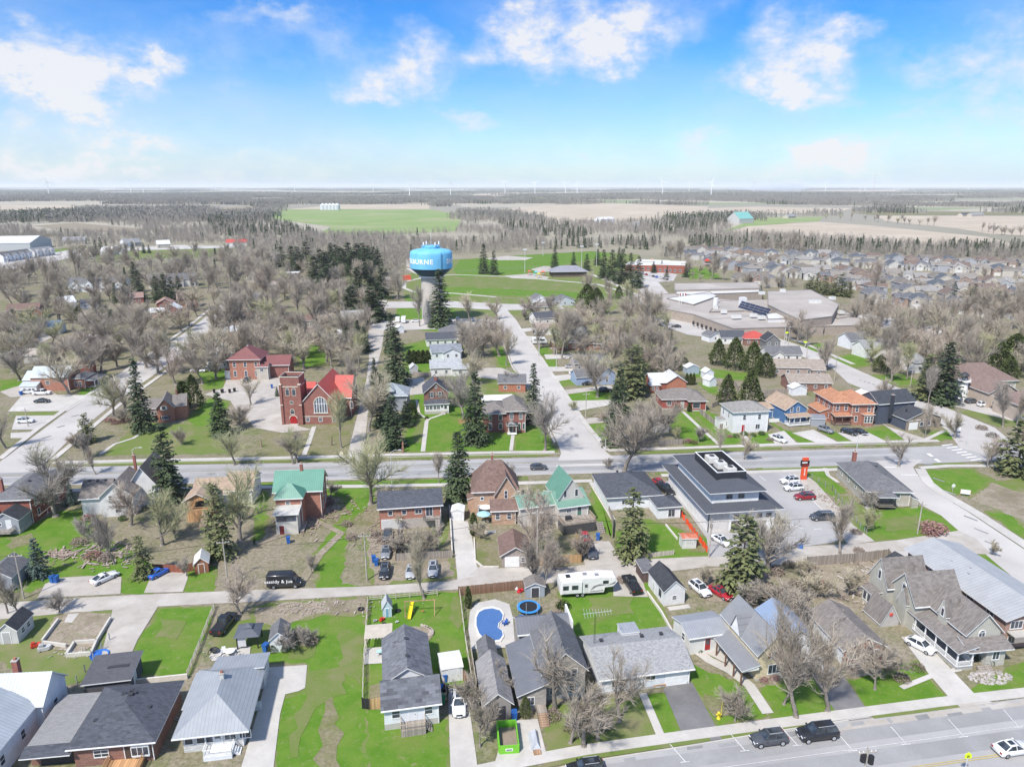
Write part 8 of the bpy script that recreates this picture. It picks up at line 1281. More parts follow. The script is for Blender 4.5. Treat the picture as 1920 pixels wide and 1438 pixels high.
# old foundation and its slab
sheet('concrete_slab', [(128,1150),(205,1160),(208,1165),(178,1215),(140,1205),(160,1175)], CONC, .03,'old concrete floor slab'); sheet('bare_ground', [(100,1158),(130,1148),(208,1150),(200,1185),(150,1230),(80,1210)], DIRT, .02, None, .3); sheet('concrete_slab', [(128,1152),(148,1150),(135,1168),(120,1167)], CONC, .05)
fd = item('foundation_wall', 'ruined pale concrete foundation walls of a vanished house', 'foundation', 125,1232); f0 = fd.location
for a, b in (((80,1205),(110,1165)),((125,1232),(140,1208)),((140,1208),(182,1205)),((182,1205),(208,1162)),((125,1232),(172,1228)),((172,1228),(182,1205)),((82,1208),(125,1214))):
 A_, B_ = G(*a)-f0, G(*b)-f0; m = MB(); m.beam((A_.x,A_.y,.3),(B_.x,B_.y,.3),.3,.66,paint((.55,.52,.46),.9)); m.build('wall_section', fd)
# gazebo
gz = item('gazebo', 'dark steel gazebo with a two-tier roof beside the white shed', 'gazebo', 446,1218,8);
for x in (0,3):
 for y in (0,3): m = MB(); m.box(x-.08,y-.08,0,x+.08,y+.08,2.2,BLK); m.build('post', gz)
m = MB(); m.poly([(-.4,-.4,2.2),(3.4,-.4,2.2),(3.4,3.4,2.2),(-.4,3.4,2.2),(1.,1.,2.95),(2.,1.,2.95),(2.,2.,2.95),(1.,2.,2.95)],[(0,1,5,4),(1,2,6,5),(2,3,7,6),(3,0,4,7),(3,2,1,0)], paint((.10,.11,.13))); m.poly([(.8,.8,3.05),(2.2,.8,3.05),(2.2,2.2,3.05),(.8,2.2,3.05),(1.5,1.5,3.5)],[(0,1,4),(1,2,4),(2,3,4),(3,0,4),(3,2,1,0)], paint((.10,.11,.13))); m.build('roof', gz); m = MB(); m.box(.1,-.05,.5,1.3,0,2,paint((.6,.6,.6))); m.build('curtain', gz)
sheet('patio', [(392,1232),(402,1218),(470,1212),(468,1236),(398,1240)], CONC, .03,'paved corner with patio furniture')
tb = item('patio_table', 'white patio table amid stacked furniture by the gazebo', 'table', 432,1228,8); m = MB(); m.lathe([(.02,.7),(.7,.7),(.7,.76),(.02,.77)], TRIM, 14); m.build('tabletop', tb); m = MB(); m.bar((0,0,0),(0,0,.7),.05,TRIM,6); m.build('stem', tb)
hm_ = item('hammock_chair', 'dark hammock chair on a curved frame near the patio', 'hammock chair', 402,1225,20); m = MB()
for i in range(8): a, b=i*.39,(i+1)*.39; m.bar((-.9*math.cos(a),0,1.1*math.sin(a)),(-.9*math.cos(b),0,1.1*math.sin(b)),.05,BLK,6)
m.build('frame', hm_); m = MB(); m.lathe([(.02,.3),(.4,.35),(.6,.7),(.55,.72)], paint((.07,.07,.07)),10); m.build('seat', hm_)
# bins
def bin_(lab, u, v, col, a=0, lie=False, cat='wheelie bin'):
 r = item('wheelie_bin', lab, cat, u, v, a); mt = paint(col,.5); m = MB(); m.poly([(-.24,-.28,.06),(.24,-.28,.06),(.24,.28,.06),(-.24,.28,.06),(-.3,-.36,1.),(.3,-.36,1.),(.3,.36,1.),(-.3,.36,1.)],[(3,2,1,0),(0,1,5,4),(1,2,6,5),(2,3,7,6),(3,0,4,7)], mt); m.build('body', r); m = MB(); m.box(-.32,-.4,1.,.32,.38,1.07,paint(k3(col,.8),.5)); m.build('lid', r); m = MB(); m.bar((-.28,.3,.1),(.28,.3,.1),.1,BLK,8); m.build('wheels', r)
 if lie: r.rotation_euler=(R(90),0,R(a)); r.location.z=.4
 r.scale=(1.25,)*3
NB=(.03,.13,.42)
for q in (('blue recycling bin in front of the red basement door',541,1018,NB),('blue recycling bin on the gravel pad near the blue spruce',100,1092,NB),('second blue recycling bin beside the first on the gravel pad',106,1092,NB),('blue recycling bin beside the black suv in the queue',701,1054,NB),('second blue recycling bin close to the black suv',706,1060,NB),('blue recycling bin under the timber deck',1121,1012,NB),('blue recycling bin beside the white gabled shed',499,1221,NB),('blue recycling bin behind the white flat-topped shed',835,1277,NB),('blue recycling bin beside the mottled-roof house',827,1301,NB),('black waste bin beside the mottled-roof house',836,1303,BK),('green waste bin by the side steps of the mottled-roof house',830,1318,(.03,.22,.1)),('blue recycling bin next to the green dumpster',964,1349,NB),('blue recycling bin by the concrete patio on the main street corner house',1636,948,(.25,.45,.6)),
 ('black bin at the church lot end, nearest the cottage',402,737,BK),('black bin second from the cottage on the church lot edge',417,737,BK),('black bin third from the cottage on the church lot edge',431,737,BK),('black bin beside the little spruce on the church lot',440,735,BK),('blue bin beside the church lot spruce',510,728,NB),('blue bin near the white pickup of the long brick house',40,741,NB),('black waste bin behind the beige hut under the deck',1107,985,BK)): bin_(*q, a=rnd.uniform(-20,20))
bin_('blue bin lying on its side at the edge of the parking lot',1491,1026,(.05,.16,.45),70,True)
# green dumpster
dp = item('dumpster', 'bright lime green open dumpster on the drive of the grey-roofed garage', 'dumpster', 936,1415,5); LG = paint((.18,.5,.04),.5); m = MB()
for b in ((0,0,0,2.5,.1,1.3),(0,4.3,0,2.5,4.4,1.3),(0,.1,0,.1,4.3,1.3),(2.4,.1,0,2.5,4.3,1.3)): m.box(*b, LG)
m.box(.1,.1,.05,2.4,4.3,.25,paint((.25,.2,.16),.9)); m.build('box', dp); m = MB()
for i in range(6): m.box(-.08,.2+i*.75,.1,0,.35+i*.75,1.2,LG); m.box(2.5,.2+i*.75,.1,2.58,.35+i*.75,1.2,LG)
m.build('rib', dp); m = MB(); m.box(.8,-.04,.5,1.7,0,.85,TRIM); m.box(.9,-.05,.6,1.6,-.04,.75,BLK); m.build('sign', dp)
tp = item('covered_load', 'heap under a grey tarpaulin on the drive beside the dumpster', 'covered heap', 1001,1390,8); m = MB(); m.poly([(-.6,-1.6,0),(.7,-1.5,0),(.8,1.6,0),(-.7,1.5,0),(-.2,-1.1,.8),(.3,-1,.7),(.35,1.1,.9),(-.3,1,.75)],[(0,1,5,4),(1,2,6,5),(2,3,7,6),(3,0,4,7),(4,5,6,7)], paint((.45,.47,.5))); m.build('tarpaulin', tp); m = MB(); m.box(-.4,-2.4,0,.5,-1.7,.35,WD); m.build('plank_stack', tp)
# hydrant, bench, umbrellas, antenna
def hydrant(lab, u, v):
 r = item('fire_hydrant', lab, 'fire hydrant', u, v); Y = paint((.72,.55,.04),.5); m = MB(); m.lathe([(.2,0),(.2,.06),(.13,.08),(.13,.62),(.17,.64),(.15,.75),(.05,.84),(.02,.85)], Y, 12); m.build('barrel', r, True); m = MB(); m.bar((-.27,0,.5),(.27,0,.5),.08,Y,8); m.build('nozzle', r); m = MB(); m.bar((.25,.1,0),(.3,.15,1.9),.025,Y,5); m.build('marker_rod', r); r.scale = (1.3,)*3
hydrant('yellow fire hydrant with a marker rod beside the black asphalt drive', 1347,1347); hydrant('yellow fire hydrant at the corner of the side street and main street', 1148,836)
r = item('bench', 'orange wooden bench in front of the long white bungalow', 'bench', 1237,1289,8); m = MB(); m.box(-.9,0,.4,.9,.4,.46,DECKN); m.build('seat', r); m = MB(); m.box(-.9,.38,.5,.9,.43,.95,DECKN); m.build('backrest', r)
for x in (-.8,.8): m = MB(); m.box(x-.05,0,0,x+.05,.4,.4,DECKN); m.build('leg', r)
for lab, u, v, c in (('white patio umbrella beside the peach brick house', 911,966,(.75,.75,.73)),('blue and white patio umbrella beside the narrow cedar', 907,980,(.35,.6,.72))): r = item('patio_umbrella', lab, 'umbrella', u, v); m = MB(); m.lathe([(1.5,2.0),(.8,2.35),(.02,2.5)], paint(c),8); m.build('canopy', r); m = MB(); m.bar((0,0,0),(0,0,2.5),.03,RIM,6); m.build('pole', r)
r = item('tv_antenna', 'tall lattice mast with a spiky television antenna behind the long white bungalow', 'antenna', 1113,1250); m = MB()
for x, y in ((-.12,0),(.12,0),(0,.18)): m.bar((x,y,0),(x,y,8.6),.02,BLK,4)
for i in range(20): m.bar((-.12,0,i*.43),(.12,0,i*.43+.43),.012,BLK,4)
m.build('mast', r); m = MB(); m.bar((-1.8,0,8.8),(2.4,.3,9.2),.035,RIM,5)
for i in range(10): m.bar((-1.6+i*.42,-1.2+.06*i,8.85+i*.04),(-1.6+i*.42,1.2-.04*i,8.85+i*.04),.022,RIM,4)
m.build('antenna_head', r)
# poles, lamps, wires
POLEW=barkmat((.42,.38,.33)); POLEM=paint((.55,.56,.56),.5)
def upole(lab, u, v, vt, arm=True, H=None, tilt=0):
 p = G(u, v); H = H or height_at(u, v, vt); r = thing('utility_pole', lab, 'utility pole', (p.x,p.y,0), R(8)); m = MB(); m.bar((0,0,-.1),(0,0,H),.15,POLEW,8,.1); m.build('pole', r)
 if arm: m = MB(); m.box(-1.1,-.06,H-.8,1.1,.06,H-.66,POLEW); m.build('crossarm', r); m = MB(); [m.bar((x,0,H-.66),(x,0,H-.5),.05,TRIM,6) for x in (-1,-.5,.5,1)]; m.build('insulator', r)
 return r, Vector((p.x,p.y,H-.6))
ends=[]
for q in (('utility pole at the lane beside the blue spruce', 45,1122,1035),('utility pole behind the brown wooden hut', 427,1092,1010),('white-topped utility pole beside the queue of parked cars', 688,1088,998),('utility pole with a meter box behind the tan fence', 1007,1062,955),('utility pole at the office corner', 1329,1045,972),('wooden pole on the corner lawn beside the round bush', 1720,1001,940),('wooden pole with a long arm beside the pale side street', 1098,786,735),('utility pole outside the flat-roofed school', 1477,655,610),('utility pole at the bend above the navy clinic', 1706,728,690),('utility pole in the trees near the parked minibus', 1010,668,638),
 ('pole beside the tall upright birches by the clinic', 1564,715,668),('pole on the grass by the west street lawns', 53,800,765),('pole at the far end of the lane', 722,560,528),('utility pole by the far grey townhouses', 133,480,458),('utility pole beside the curving street near the school corner', 1512,672,640)): ends.append(upole(*q)[1])
def wire(a, b, lab, sag=1.1, w_=.035):
 m=MB(); P=[a.lerp(b, i/10) - Vector((0,0,sag*4*(i/10)*(1-i/10))) for i in range(11)]
 for x, y in zip(P, P[1:]): m.bar(x, y, w_, BLK, 3, caps=False)
 o = m.build('overhead_wire'); tag(o, lab, 'overhead wire')
wire(ends[0] - Vector((60,4,0)), ends[0],'overhead wire leaving the frame beyond the lane-end pole'); wire(ends[0], ends[1],'overhead wire between the blue spruce pole and the wooden hut pole'); wire(ends[1], ends[2],'overhead wire from the wooden hut pole to the parked cars pole'); wire(ends[2], ends[3],'overhead wire from the parked cars pole past the concrete drive'); wire(ends[3], ends[4],'overhead wire along the lane towards the office corner'); wire(ends[4], ends[5],'overhead wire from the office corner to the corner lawn pole')
def lamp(lab, u, v, vt, dirn=1, H=None, L_=2.2):
 p = G(u, v); H = H or height_at(u, v, vt); r = thing('street_lamp', lab, 'street lamp', (p.x,p.y,0), R(6)); m = MB(); m.bar((0,0,-.1),(0,0,H),.11,POLEM,8,.07); m.build('pole', r); m = MB(); m.bar((0,0,H-.1),(dirn*.9,0,H+.5),.05,POLEM,6); m.bar((dirn*.9,0,H+.5),(dirn*L_,0,H+.55),.05,POLEM,6); m.build('arm', r); m = MB(); m.box(dirn*L_-.35,-.14,H+.44,dirn*L_+.35,.14,H+.58,POLEM); m.build('lamp_head', r)
for q in (('street lamp on the main street between the green roof and the orange brick bungalow', 735,906,848,1),('street lamp at the main street lawn by the curved path', 250,861,843,1),('street lamp beside the office lawn', 1601,881,818,1),('street lamp at the mouth of the pale side street', 1135,843,823,-1),('tall street lamp above the crossing beside the navy clinic', 1812,838,795,-1),('street lamp on the side street by the minibus', 1011,668,640,-1),('street lamp among the drives of the side street', 1043,692,655,-1),('street lamp outside the square white house', 1392,836,795,1),('street lamp near the school entrance', 1470,645,605,1)): lamp(*q)
up, e = upole('tarred utility pole with two black transformer drums at the bottom street', 1612,1500,1400, True)
for sx in (-1,1): m = MB(); m.lathe([(.02,0),(.32,.02),(.32,1.0),(.02,1.05)], BLK, 12); m.build('transformer', up, loc=(sx*.5,-.1,e.z-1.4-.2*sx))
for i, (du, vt) in enumerate(((0,488),(3,488))):
 p = G(1272+du*1.7,586); r = thing('flagpole', ('white flagpole with red and white flag at the school, nearer the road','white flagpole with red and white flag at the school, nearer the building')[i],'flagpole', (p.x,p.y,0)); m = MB(); m.bar((0,0,0),(0,0,11),.12,TRIM,8); m.build('pole', r); m = MB(); m.box(.1,-.02,9.4,.75,.02,10.8,TLR); m.box(.75,-.02,9.4,1.5,.02,10.8,TRIM); m.box(1.5,-.02,9.4,2.1,.02,10.8,TLR); m.build('flag', r)
for lab, u, v, vt in (('tall floodlight mast in the middle of the playing field', 984,512,468),('tall floodlight mast behind the park pavilion', 1090,508,462),('tall floodlight mast at the school end of the playing field', 1018,480,455),('floodlight mast beside the park spruces', 1118,500,458)): p = G(u,v); H = height_at(u,v,vt); r = thing('floodlight_mast', lab, 'floodlight mast', (p.x,p.y,0)); m = MB(); m.bar((0,0,0),(0,0,H),.22,POLEM,8,.12); m.build('pole', r); m = MB(); m.box(-1.6,-.2,H-.6,1.6,.2,H+.5,POLEM); m.build('lamp_bank', r)
# signs
sg = item('pylon_sign', 'tall orange-red pylon sign with a black display at the office parking lot', 'sign', 1506,899,6); OR = paint((.70,.10,.04),.5); m = MB(); m.box(-.7,-.25,0,.7,.25,5.6,OR); m.build('panel', sg); m = MB(); m.box(-1.,-.3,3.5,.95,.3,4.9,BLK); m.build('display', sg); m = MB()
for i in range(6): m.box(-.12,-.27,1.1+i*.33,.14,-.25,1.32+i*.33,TRIM)
m.build('sign_lettering', sg); m = MB(); m.box(-.9,-.32,3.75,.8,-.3,4.0,TLR); m.box(-.9,-.32,4.3,.4,-.3,4.6,TRIM); m.build('display_text', sg)
def rsign(lab, u, v, H, col, shape, nm='road_sign'):
 r = item(nm, lab, 'road sign', u, v); m = MB(); m.bar((0,0,0),(0,0,H),.05,POLEM,6); m.build('pole', r); m = MB(); s_ = .5
 P = {'d': [(0,-s_),(s_,0),(0,s_),(-s_,0)],'p': [(-s_*.8,-s_*.7),(s_*.8,-s_*.7),(s_*.8,s_*.3),(0,s_),(-s_*.8,s_*.3)],'o': [(s_*math.cos(a*.785+.39),s_*math.sin(a*.785+.39)) for a in range(8)]}[shape]; n = len(P)
 m.poly([(x,-.06,H+y) for x,y in P] + [(x,-.02,H+y) for x,y in P],[tuple(range(n)), tuple(range(2*n-1,n-1,-1))] + [(i,(i+1)%n,n+(i+1)%n,n+i) for i in range(n)], paint(col,.5)); m.build('sign_face', r); return r
FY = (.65,.85,.02); r = rsign('fluorescent yellow school crossing sign at the bottom street', 1806,1460,3.4, FY, 'p'); m = MB(); m.box(-.12,-.08,3.1,-.02,-.065,3.5,BLK); m.box(.04,-.08,3.15,.14,-.065,3.45,BLK); m.build('symbol', r)
r = rsign('yellow-green sign beside the school road, nearer the tall pole', 1474,640,4, FY, 'd'); r.scale = (2,2,1); r = rsign('yellow-green school sign on the grass verge of the curving street', 1509,652,2.5, FY, 'd'); r.scale = (2,2,1); r = rsign('yellow sign on a post above the navy clinic', 1722,745,4,(.8,.75,.02),'d'); r.scale = (2.2,2.2,1)
rsign('small white sign on the corner lawn beside the side road', 1786,921,1.4,(.7,.7,.68),'p'); rsign('small pale sign at the mouth of the narrow lane', 641,862,1.8,(.7,.62,.5),'o')
r = item('notice_board', 'low white notice board in the flower bed on the corner lot', 'notice board', 1809,930,-20); m = MB(); m.box(-1,-.06,.5,1,.06,1.5,TRIM); m.build('board', r); m = MB(); m.box(-1.05,-.08,0,-.95,.08,1.6,WD); m.box(.95,-.08,0,1.05,.08,1.6,WD); m.build('post', r)
r = item('clinic_sign', 'freestanding white sign in the front bed of the navy clinic', 'sign', 1795,812,0); m = MB(); m.box(-.8,-.1,.6,.8,.1,2.2,TRIM); m.build('board', r); m = MB(); m.box(-.6,-.1,0,-.45,.1,.6,DK); m.box(.45,-.1,0,.6,.1,.6,DK); m.build('post', r)
m = MB(); m.lathe([(.32,0),(.26,.8),(.34,1.3),(.2,1.8),(.3,2.3),(.18,2.8),(.03,3.0)], barkmat((.30,.17,.12)),9); one('carved_post', m, 'carved brown wooden statue post beside the hidden house path', 'carved post', 756,848); m = MB(); m.lathe([(.28,0),(.22,1.1),(.12,2.4),(.02,2.8)], barkmat((.30,.24,.16)),8); one('tree_stump', m, 'tall carved stump on the church lawn', 'stump', 490,838)
m = MB(); m.bar((0,0,0),(.15,.1,2.6),.22,barkmat((.2,.15,.12)),8,.12); one('tree_stump', m, 'broken dark trunk on the lawn east of the church door', 'stump', 622,835)
# park things
for i, (u, v, c, lab) in enumerate(((993,516,(.6,.12,.1),'red spray hoop of the park splash pad'),(1005,518,(.1,.45,.45),'teal play column of the park splash pad'),(1018,517,(.65,.15,.1),'red play column of the park splash pad'),(1010,521,(.6,.5,.1),'yellow play column of the park splash pad'),(1326,500,(.6,.06,.03),'red play tower on the school field'),(763,525,(.6,.1,.05),'red container hut beside the water tower'),(1222,500,(.45,.3,.2),'brown play frame beside the far school'))):
 r = item('play_structure', lab, 'play structure', u, v, 10); m = MB(); mt = paint(c,.5); s_ = 1 if i < 4 else 1.7
 if i == 5: m.box(-3,-1.5,0,3,1.5,3.4,mt)
 else:
  for x in (-1.2,1.2):
   for y in (-1.2,1.2): m.bar((x*s_,y*s_,0),(x*s_,y*s_,3*s_),.12,mt,5)
  m.poly([(-1.5*s_,-1.5*s_,3*s_),(1.5*s_,-1.5*s_,3*s_),(1.5*s_,1.5*s_,3*s_),(-1.5*s_,1.5*s_,3*s_),(0,0,4.2*s_)],[(0,1,4),(1,2,4),(2,3,4),(3,0,4),(3,2,1,0)], mt); m.box(-1.2*s_,-1.2*s_,1.3*s_,1.2*s_,1.2*s_,1.45*s_,TRIM)
 m.build('tower' if i == 4 else 'frame', r)
# fences: each run is a thing with its panel and its posts
def fence(lab, px, h, mat, kind='board', post=None, gap=2.4, cat='fence', nm='plank_fence'):
 P=[G(u,v) for u,v in px]; o=P[0]; r=thing(nm, lab, cat, (o.x,o.y,.02)); m=MB(); pts=[]
 for a, b in zip(P, P[1:]):
  a=a - o; b=b - o; L_=(b-a).length; d=(b-a).normalized(); n=max(1, round(L_/gap)); nrm=Vector((-d.y,d.x,0))
  for i in range(n+1): pts.append(a + d*L_*i/n)
  if kind == 'board':
   k=max(1, int(L_/.16))
   for i in range(k):
    q0=a + d*(L_*(i+.04)/k); q1=a + d*(L_*(i+.96)/k); hh=h*rnd.uniform(.97,1.02); t=nrm*.015; m.poly([q0-t,q1-t,q1+t,q0+t,*[w_+Vector((0,0,hh)) for w_ in (q0-t,q1-t,q1+t,q0+t)]],[(0,1,5,4),(2,3,7,6),(4,5,6,7),(1,2,6,5),(3,0,4,7)], mat)
  elif kind == 'rail':
   for z in (h*.35,h*.65,h*.95): m.beam(a+Vector((0,0,z)), b+Vector((0,0,z)),.05,.1, mat)
  elif kind == 'mesh':
   k=max(2, int(L_/.25)); last=None
   for i in range(k+1):
    q0=a + d*L_*i/k; q0 += nrm*math.sin(i*.8)*.12; hh=h*(1+.08*math.sin(i*1.7))
    if last: m.poly([last[0], q0, q0+Vector((0,0,hh)), last[0]+Vector((0,0,last[1]))],[(0,1,2,3)], mat)
    last=(q0, hh)
  elif kind == 'wall': m.beam(a+Vector((0,0,h/2)), b+Vector((0,0,h/2)),.25, h, mat)
  elif kind == 'wire':
   k=int(L_/.5)
   for z in (.1,h*.5,h): m.bar(a+Vector((0,0,z)), b+Vector((0,0,z)),.012, mat, 3)
   for i in range(k): m.bar(a+d*(i*.5), a+d*(i*.5+.45)+Vector((0,0,h)),.008, mat, 3)
 m.build('fence_panel', r)
 if kind != 'wall':
  pm = MB(); pm.box(-.06,-.06,0,.06,.06,h+.1,post or mat); me = pm.mesh('post')
  for q in pts[:90]: link('post', me, r, q)
WG=wood((.33,.29,.25)); WB=wood((.24,.14,.09)); WO=wood((.50,.32,.16)); WR=wood((.30,.11,.07)); WP=wood((.52,.47,.4)); ORN=paint((.80,.10,.03),.7); WM_=paint((.3,.31,.32))
for q in (('brown plank fence behind the blue sports car', [(288,1072),(345,1074),(362,1070)],1.6, WR),('grey plank fence behind the parked light grey cars', [(742,1052),(848,1046)],1.6, WG),('dark plank fence beside the orange brick bungalow yard', [(748,1000),(742,1052)],1.5, WG),('tan plank fence across the yard of the green-roofed house', [(1010,1060),(1090,1054),(1080,1014)],1.7, WO),('grey picket fence along the back lane by the big bare spruce', [(1186,1049),(1263,1040)],1., WP),('weathered plank fence beside the charcoal hip roof', [(1122,902),(1150,985),(1148,1010)],1.4, WG),('long weathered grey plank fence beside the lane and the junk yard', [(1512,1062),(1600,1055),(1664,1047),(1682,1072)],2., WG),
 ('dark brown plank fence behind the pool', [(860,1117),(985,1104)],1.8, WB),('grey plank fence along the garage side of the pool', [(882,1218),(893,1290)],1.6, WP),('short orange plank gate section beside the mottled-roof house', [(694,1330),(716,1327)],1.7, WO),('black plank gate at the lawn corner', [(680,1328),(694,1330)],1.7, wood((.03,.03,.03))),('brown plank fence behind the white flat-topped shed', [(866,1272),(884,1290)],1.7, WB),('grey plank fence in front of the tiny white cottage', [(1235,836),(1279,833)],1.6, WG),('grey plank fence between the red bungalow and the square white house', [(1312,775),(1350,806),(1372,800)],1.7, WG),
 ('second grey fence behind the square white house', [(1335,765),(1360,755)],1.6, WG),('red-brown fence behind the church among the trees', [(560,648),(610,641)],1.6, WR),('brown fence behind the minibus houses', [(1130,652),(1190,650)],1.7, WR),('grey fence behind the long tan bungalow', [(1400,742),(1478,738)],1.7, WG),('brown fence below the glazed-porch house', [(860,795),(884,793)],1.5, WO),('weathered fence behind the blue house', [(1415,770),(1445,767)],1.6, WG),('fence by the grey bungalow with skylights', [(775,705),(808,706)],1.6, WG),('grey fence beside the long school lot', [(1500,560),(1560,572),(1700,604)],2., WG),('fence round the small round hedge lawn', [(1345,716),(1378,722),(1385,735)],1.5, WG)): fence(*q)
for q in (('pale rail fence on the lawn side of the playhouse yard', [(690,1128),(686,1190),(682,1250),(680,1325)],1.2, WP, 'rail'),('pale rail fence along the top of the playhouse yard', [(690,1128),(820,1116)],1.2, WP, 'rail'),('whitish rail fence between the playhouse yard and the pool', [(862,1117),(872,1200),(888,1300)],1.4, WP, 'rail'),('low rail fence beside the bright lawn', [(402,1140),(375,1210),(352,1268)],1., WP, 'rail')): fence(*q, nm='rail_fence')
fence('sagging orange plastic snow fence beside the modern white office', [(1277,968),(1300,1000),(1327,1037)],1.3, ORN, 'mesh', WM_, nm='snow_fence'); fence('thin wire fence beside the old foundation', [(206,1200),(160,1260),(112,1325)],1.2, WM_, 'wire', nm='wire_fence'); fence('wire fence along the excavated strip beside the beige bungalow', [(1510,892),(1560,920),(1620,1000)],1.3, WM_, 'wire', nm='wire_fence'); fence('wire backstop fence across the playing field', [(855,512),(940,506),(1030,503)],2.2, WM_, 'wire', nm='wire_fence')
for q in (('low pale retaining wall beside the white garage', [(1213,1112),(1240,1150),(1262,1190)],.5),('pale boundary wall of the concrete drive', [(843,952),(848,1040)],.8),('low white garden wall on the patio beside the grey metal roof', [(258,1282),(352,1272)],.8),('low kerb wall round the gravel yard by the lane garage', [(889,1010),(891,1052),(905,1064),(935,1064)],.3),('stepped garden wall inside the orange fence', [(1248,985),(1270,1012)],.4)): fence(*q, paint((.6,.56,.5),.9),'wall', cat='garden wall', nm='garden_wall')
# small yard things
m=MB()
for x in (-.2,.2): m.box(x-.03,-3,.03,x+.03,3,.1,RIM)
for i in range(15): m.box(-.2,-2.8+i*.4,.05,.2,-2.76+i*.4,.09,RIM)
one('ladder', m, 'aluminium ladder lying in the gap between the two hip-roofed bungalows', 'ladder', 327,1346,68)
for (u,v,a,lab) in ((722,1060,0,'x'),)[:0]: pass
m=MB()
for i in range(260): t=rnd.uniform(0,6.28); k=rnd.random()**.5; x, y, z, s_=3.3*k*math.cos(t),1.5*k*math.sin(t),0, rnd.uniform(.08,.24); c=rnd.choice(((.40,.36,.33),(.32,.29,.27),(.48,.44,.41))); m.lathe([(.01,-.05),(s_,0),(s_*.9,s_*.5),(.01,s_*.75)], paint(c,.9),6,(x,y))
o = m.build('rock_garden_stones', loc=G(1856,1270)+Vector((0,0,.03)), rz=.15); o['kind'] = 'stuff'; o['label'] = 'sloping bed of pale stones in front of the sage green victorian'
def debris(nm, lab, u, v, rx, ry, n, cols, s0, s1, a=0):
 m=MB()
 for i in range(n):
  x, y=rnd.gauss(0,rx), rnd.gauss(0,ry); L_=rnd.uniform(s0,s1); t=rnd.uniform(0,6.28); m.beam((x,y,.05+rnd.random()*.25),(x+L_*math.cos(t),y+L_*math.sin(t),.05+rnd.random()*.25),L_*.22,.07,paint(rnd.choice(cols),.9))
 p = G(u,v); o = m.build(nm, loc=(p.x,p.y,.03), rz=R(a)); o['kind'] = 'stuff'; o['label'] = lab
WC = ((.42,.36,.3),(.3,.24,.2),(.5,.45,.4),(.2,.16,.13)); debris('timber_debris','scattered timber and junk in the yard behind the weathered fence',1640,1085,3.2,3.,150,WC,.3,1.6); debris('timber_debris','brush and boards below the junk yard',1620,1120,4,2,120,WC,.3,1.3); debris('stone_rubble','rubble along the excavated strip by the beige bungalow',1560,945,1.2,4.5,140,((.4,.3,.24),(.5,.44,.38),(.3,.22,.17)),.2,.7,10); debris('brush_debris','heap of cut brush on the green bank',115,1040,1.8,.8,110,((.3,.22,.18),(.4,.32,.27)),.4,1.4)
debris('brush_debris','dead stalks and brush behind the green-roofed brick house',600,960,4.5,5,320,((.36,.26,.23),(.42,.34,.29),(.3,.2,.17)),.3,1.2); debris('brush_debris','dry brush in the yard of the orange brick bungalow',720,1000,2.2,4,200,((.36,.29,.24),(.3,.24,.2)),.3,1.); debris('patio_debris','jumble of patio bits by the gazebo',430,1232,1.8,.7,50,((.7,.7,.68),(.2,.2,.2),(.5,.48,.45)),.2,.7); debris('brush_debris','fallen branches on the lane-side slope',205,1040,4,2.5,200,((.38,.31,.27),(.3,.25,.21)),.4,1.5); debris('stone_rubble','pale stones spilling from the foundation',135,1225,1.6,.6,60,((.6,.57,.52),(.45,.42,.38)),.15,.5); debris('leaf_litter','last year leaves and litter on the bank beside the lane',600,1140,6,1.4,160,((.40,.33,.28),(.48,.42,.36)),.15,.6)
p=G(1015,955)
# wind turbines on the horizon
tm = MB(); tm.bar((0,0,0),(0,0,95),3.6,TRIM,8,2.2); tme = tm.mesh('tower'); nm_ = MB(); nm_.box(-2,-4,94,2,7,98,TRIM); nme = nm_.mesh('nacelle'); bm_ = MB(); bm_.poly([(-2.4,-6,0),(2.4,-6,0),(.8,-6,46),(-.8,-6,46),(0,-5.2,1),(0,-5.6,44)],[(0,1,2,3),(1,4,5,2),(4,0,3,5)], TRIM); bme = bm_.mesh('blade')
TU=[(77,358),(92,367),(100,357),(205,358),(228,356),(246,362),(270,365),(303,359),(315,356),(340,356),(390,356),(405,357),(418,355),(485,356),(553,361),(700,361),(750,356),(768,366),(815,361),(845,366),(867,357),(947,365),(960,356),(985,356),(1003,364),(1048,356),(1060,362),(1082,364),(1125,359),(1160,356),(1195,358),(1242,367),(1262,356),(1292,360),(1333,368),(1412,364),(1493,363),(1499,364),(1547,362),(1590,356),(1612,360),(1621,362),(1676,359),(1685,356),(1710,356),(1760,356),(1815,358),(1850,356),(1887,357)]
ORD = ['first','second','third','fourth','fifth','sixth','seventh','eighth','ninth','tenth','eleventh','twelfth','thirteenth','fourteenth','fifteenth','sixteenth','seventeenth','eighteenth','nineteenth','twentieth']; TENS = ['','','twenty','thirty','forty','fifty','sixty','seventy','eighty','ninety']
def ordn(i): return ORD[i] if i < 20 else (TENS[(i+1)//10] + ('-' + ORD[(i+1)%10-1] if (i+1)%10 else 'th')).replace('tyth','tieth')
for i, (u, v) in enumerate(TU):
 p = G(u, v); r = bpy.data.objects.new('wind_turbine', None); C.objects.link(r); r.location = (p.x,p.y,0); r.rotation_euler = (0,0,rnd.uniform(-.9,.9)); tag(r, f'white wind turbine on the horizon, {ordn(i)} counting from the left end', 'wind turbine', 'wind turbines along the horizon'); link('tower', tme, r); n_ = link('nacelle', nme, r); a0 = rnd.uniform(0,2)
 for k in range(3): b = link('blade', bme, n_, (0,0,96)); b.rotation_euler = (0,a0+k*2.094,0)
p = G(1637,365); r = thing('radio_mast', 'thin red and white radio mast rising above the horizon', 'radio mast', (p.x,p.y,0)); m = MB()
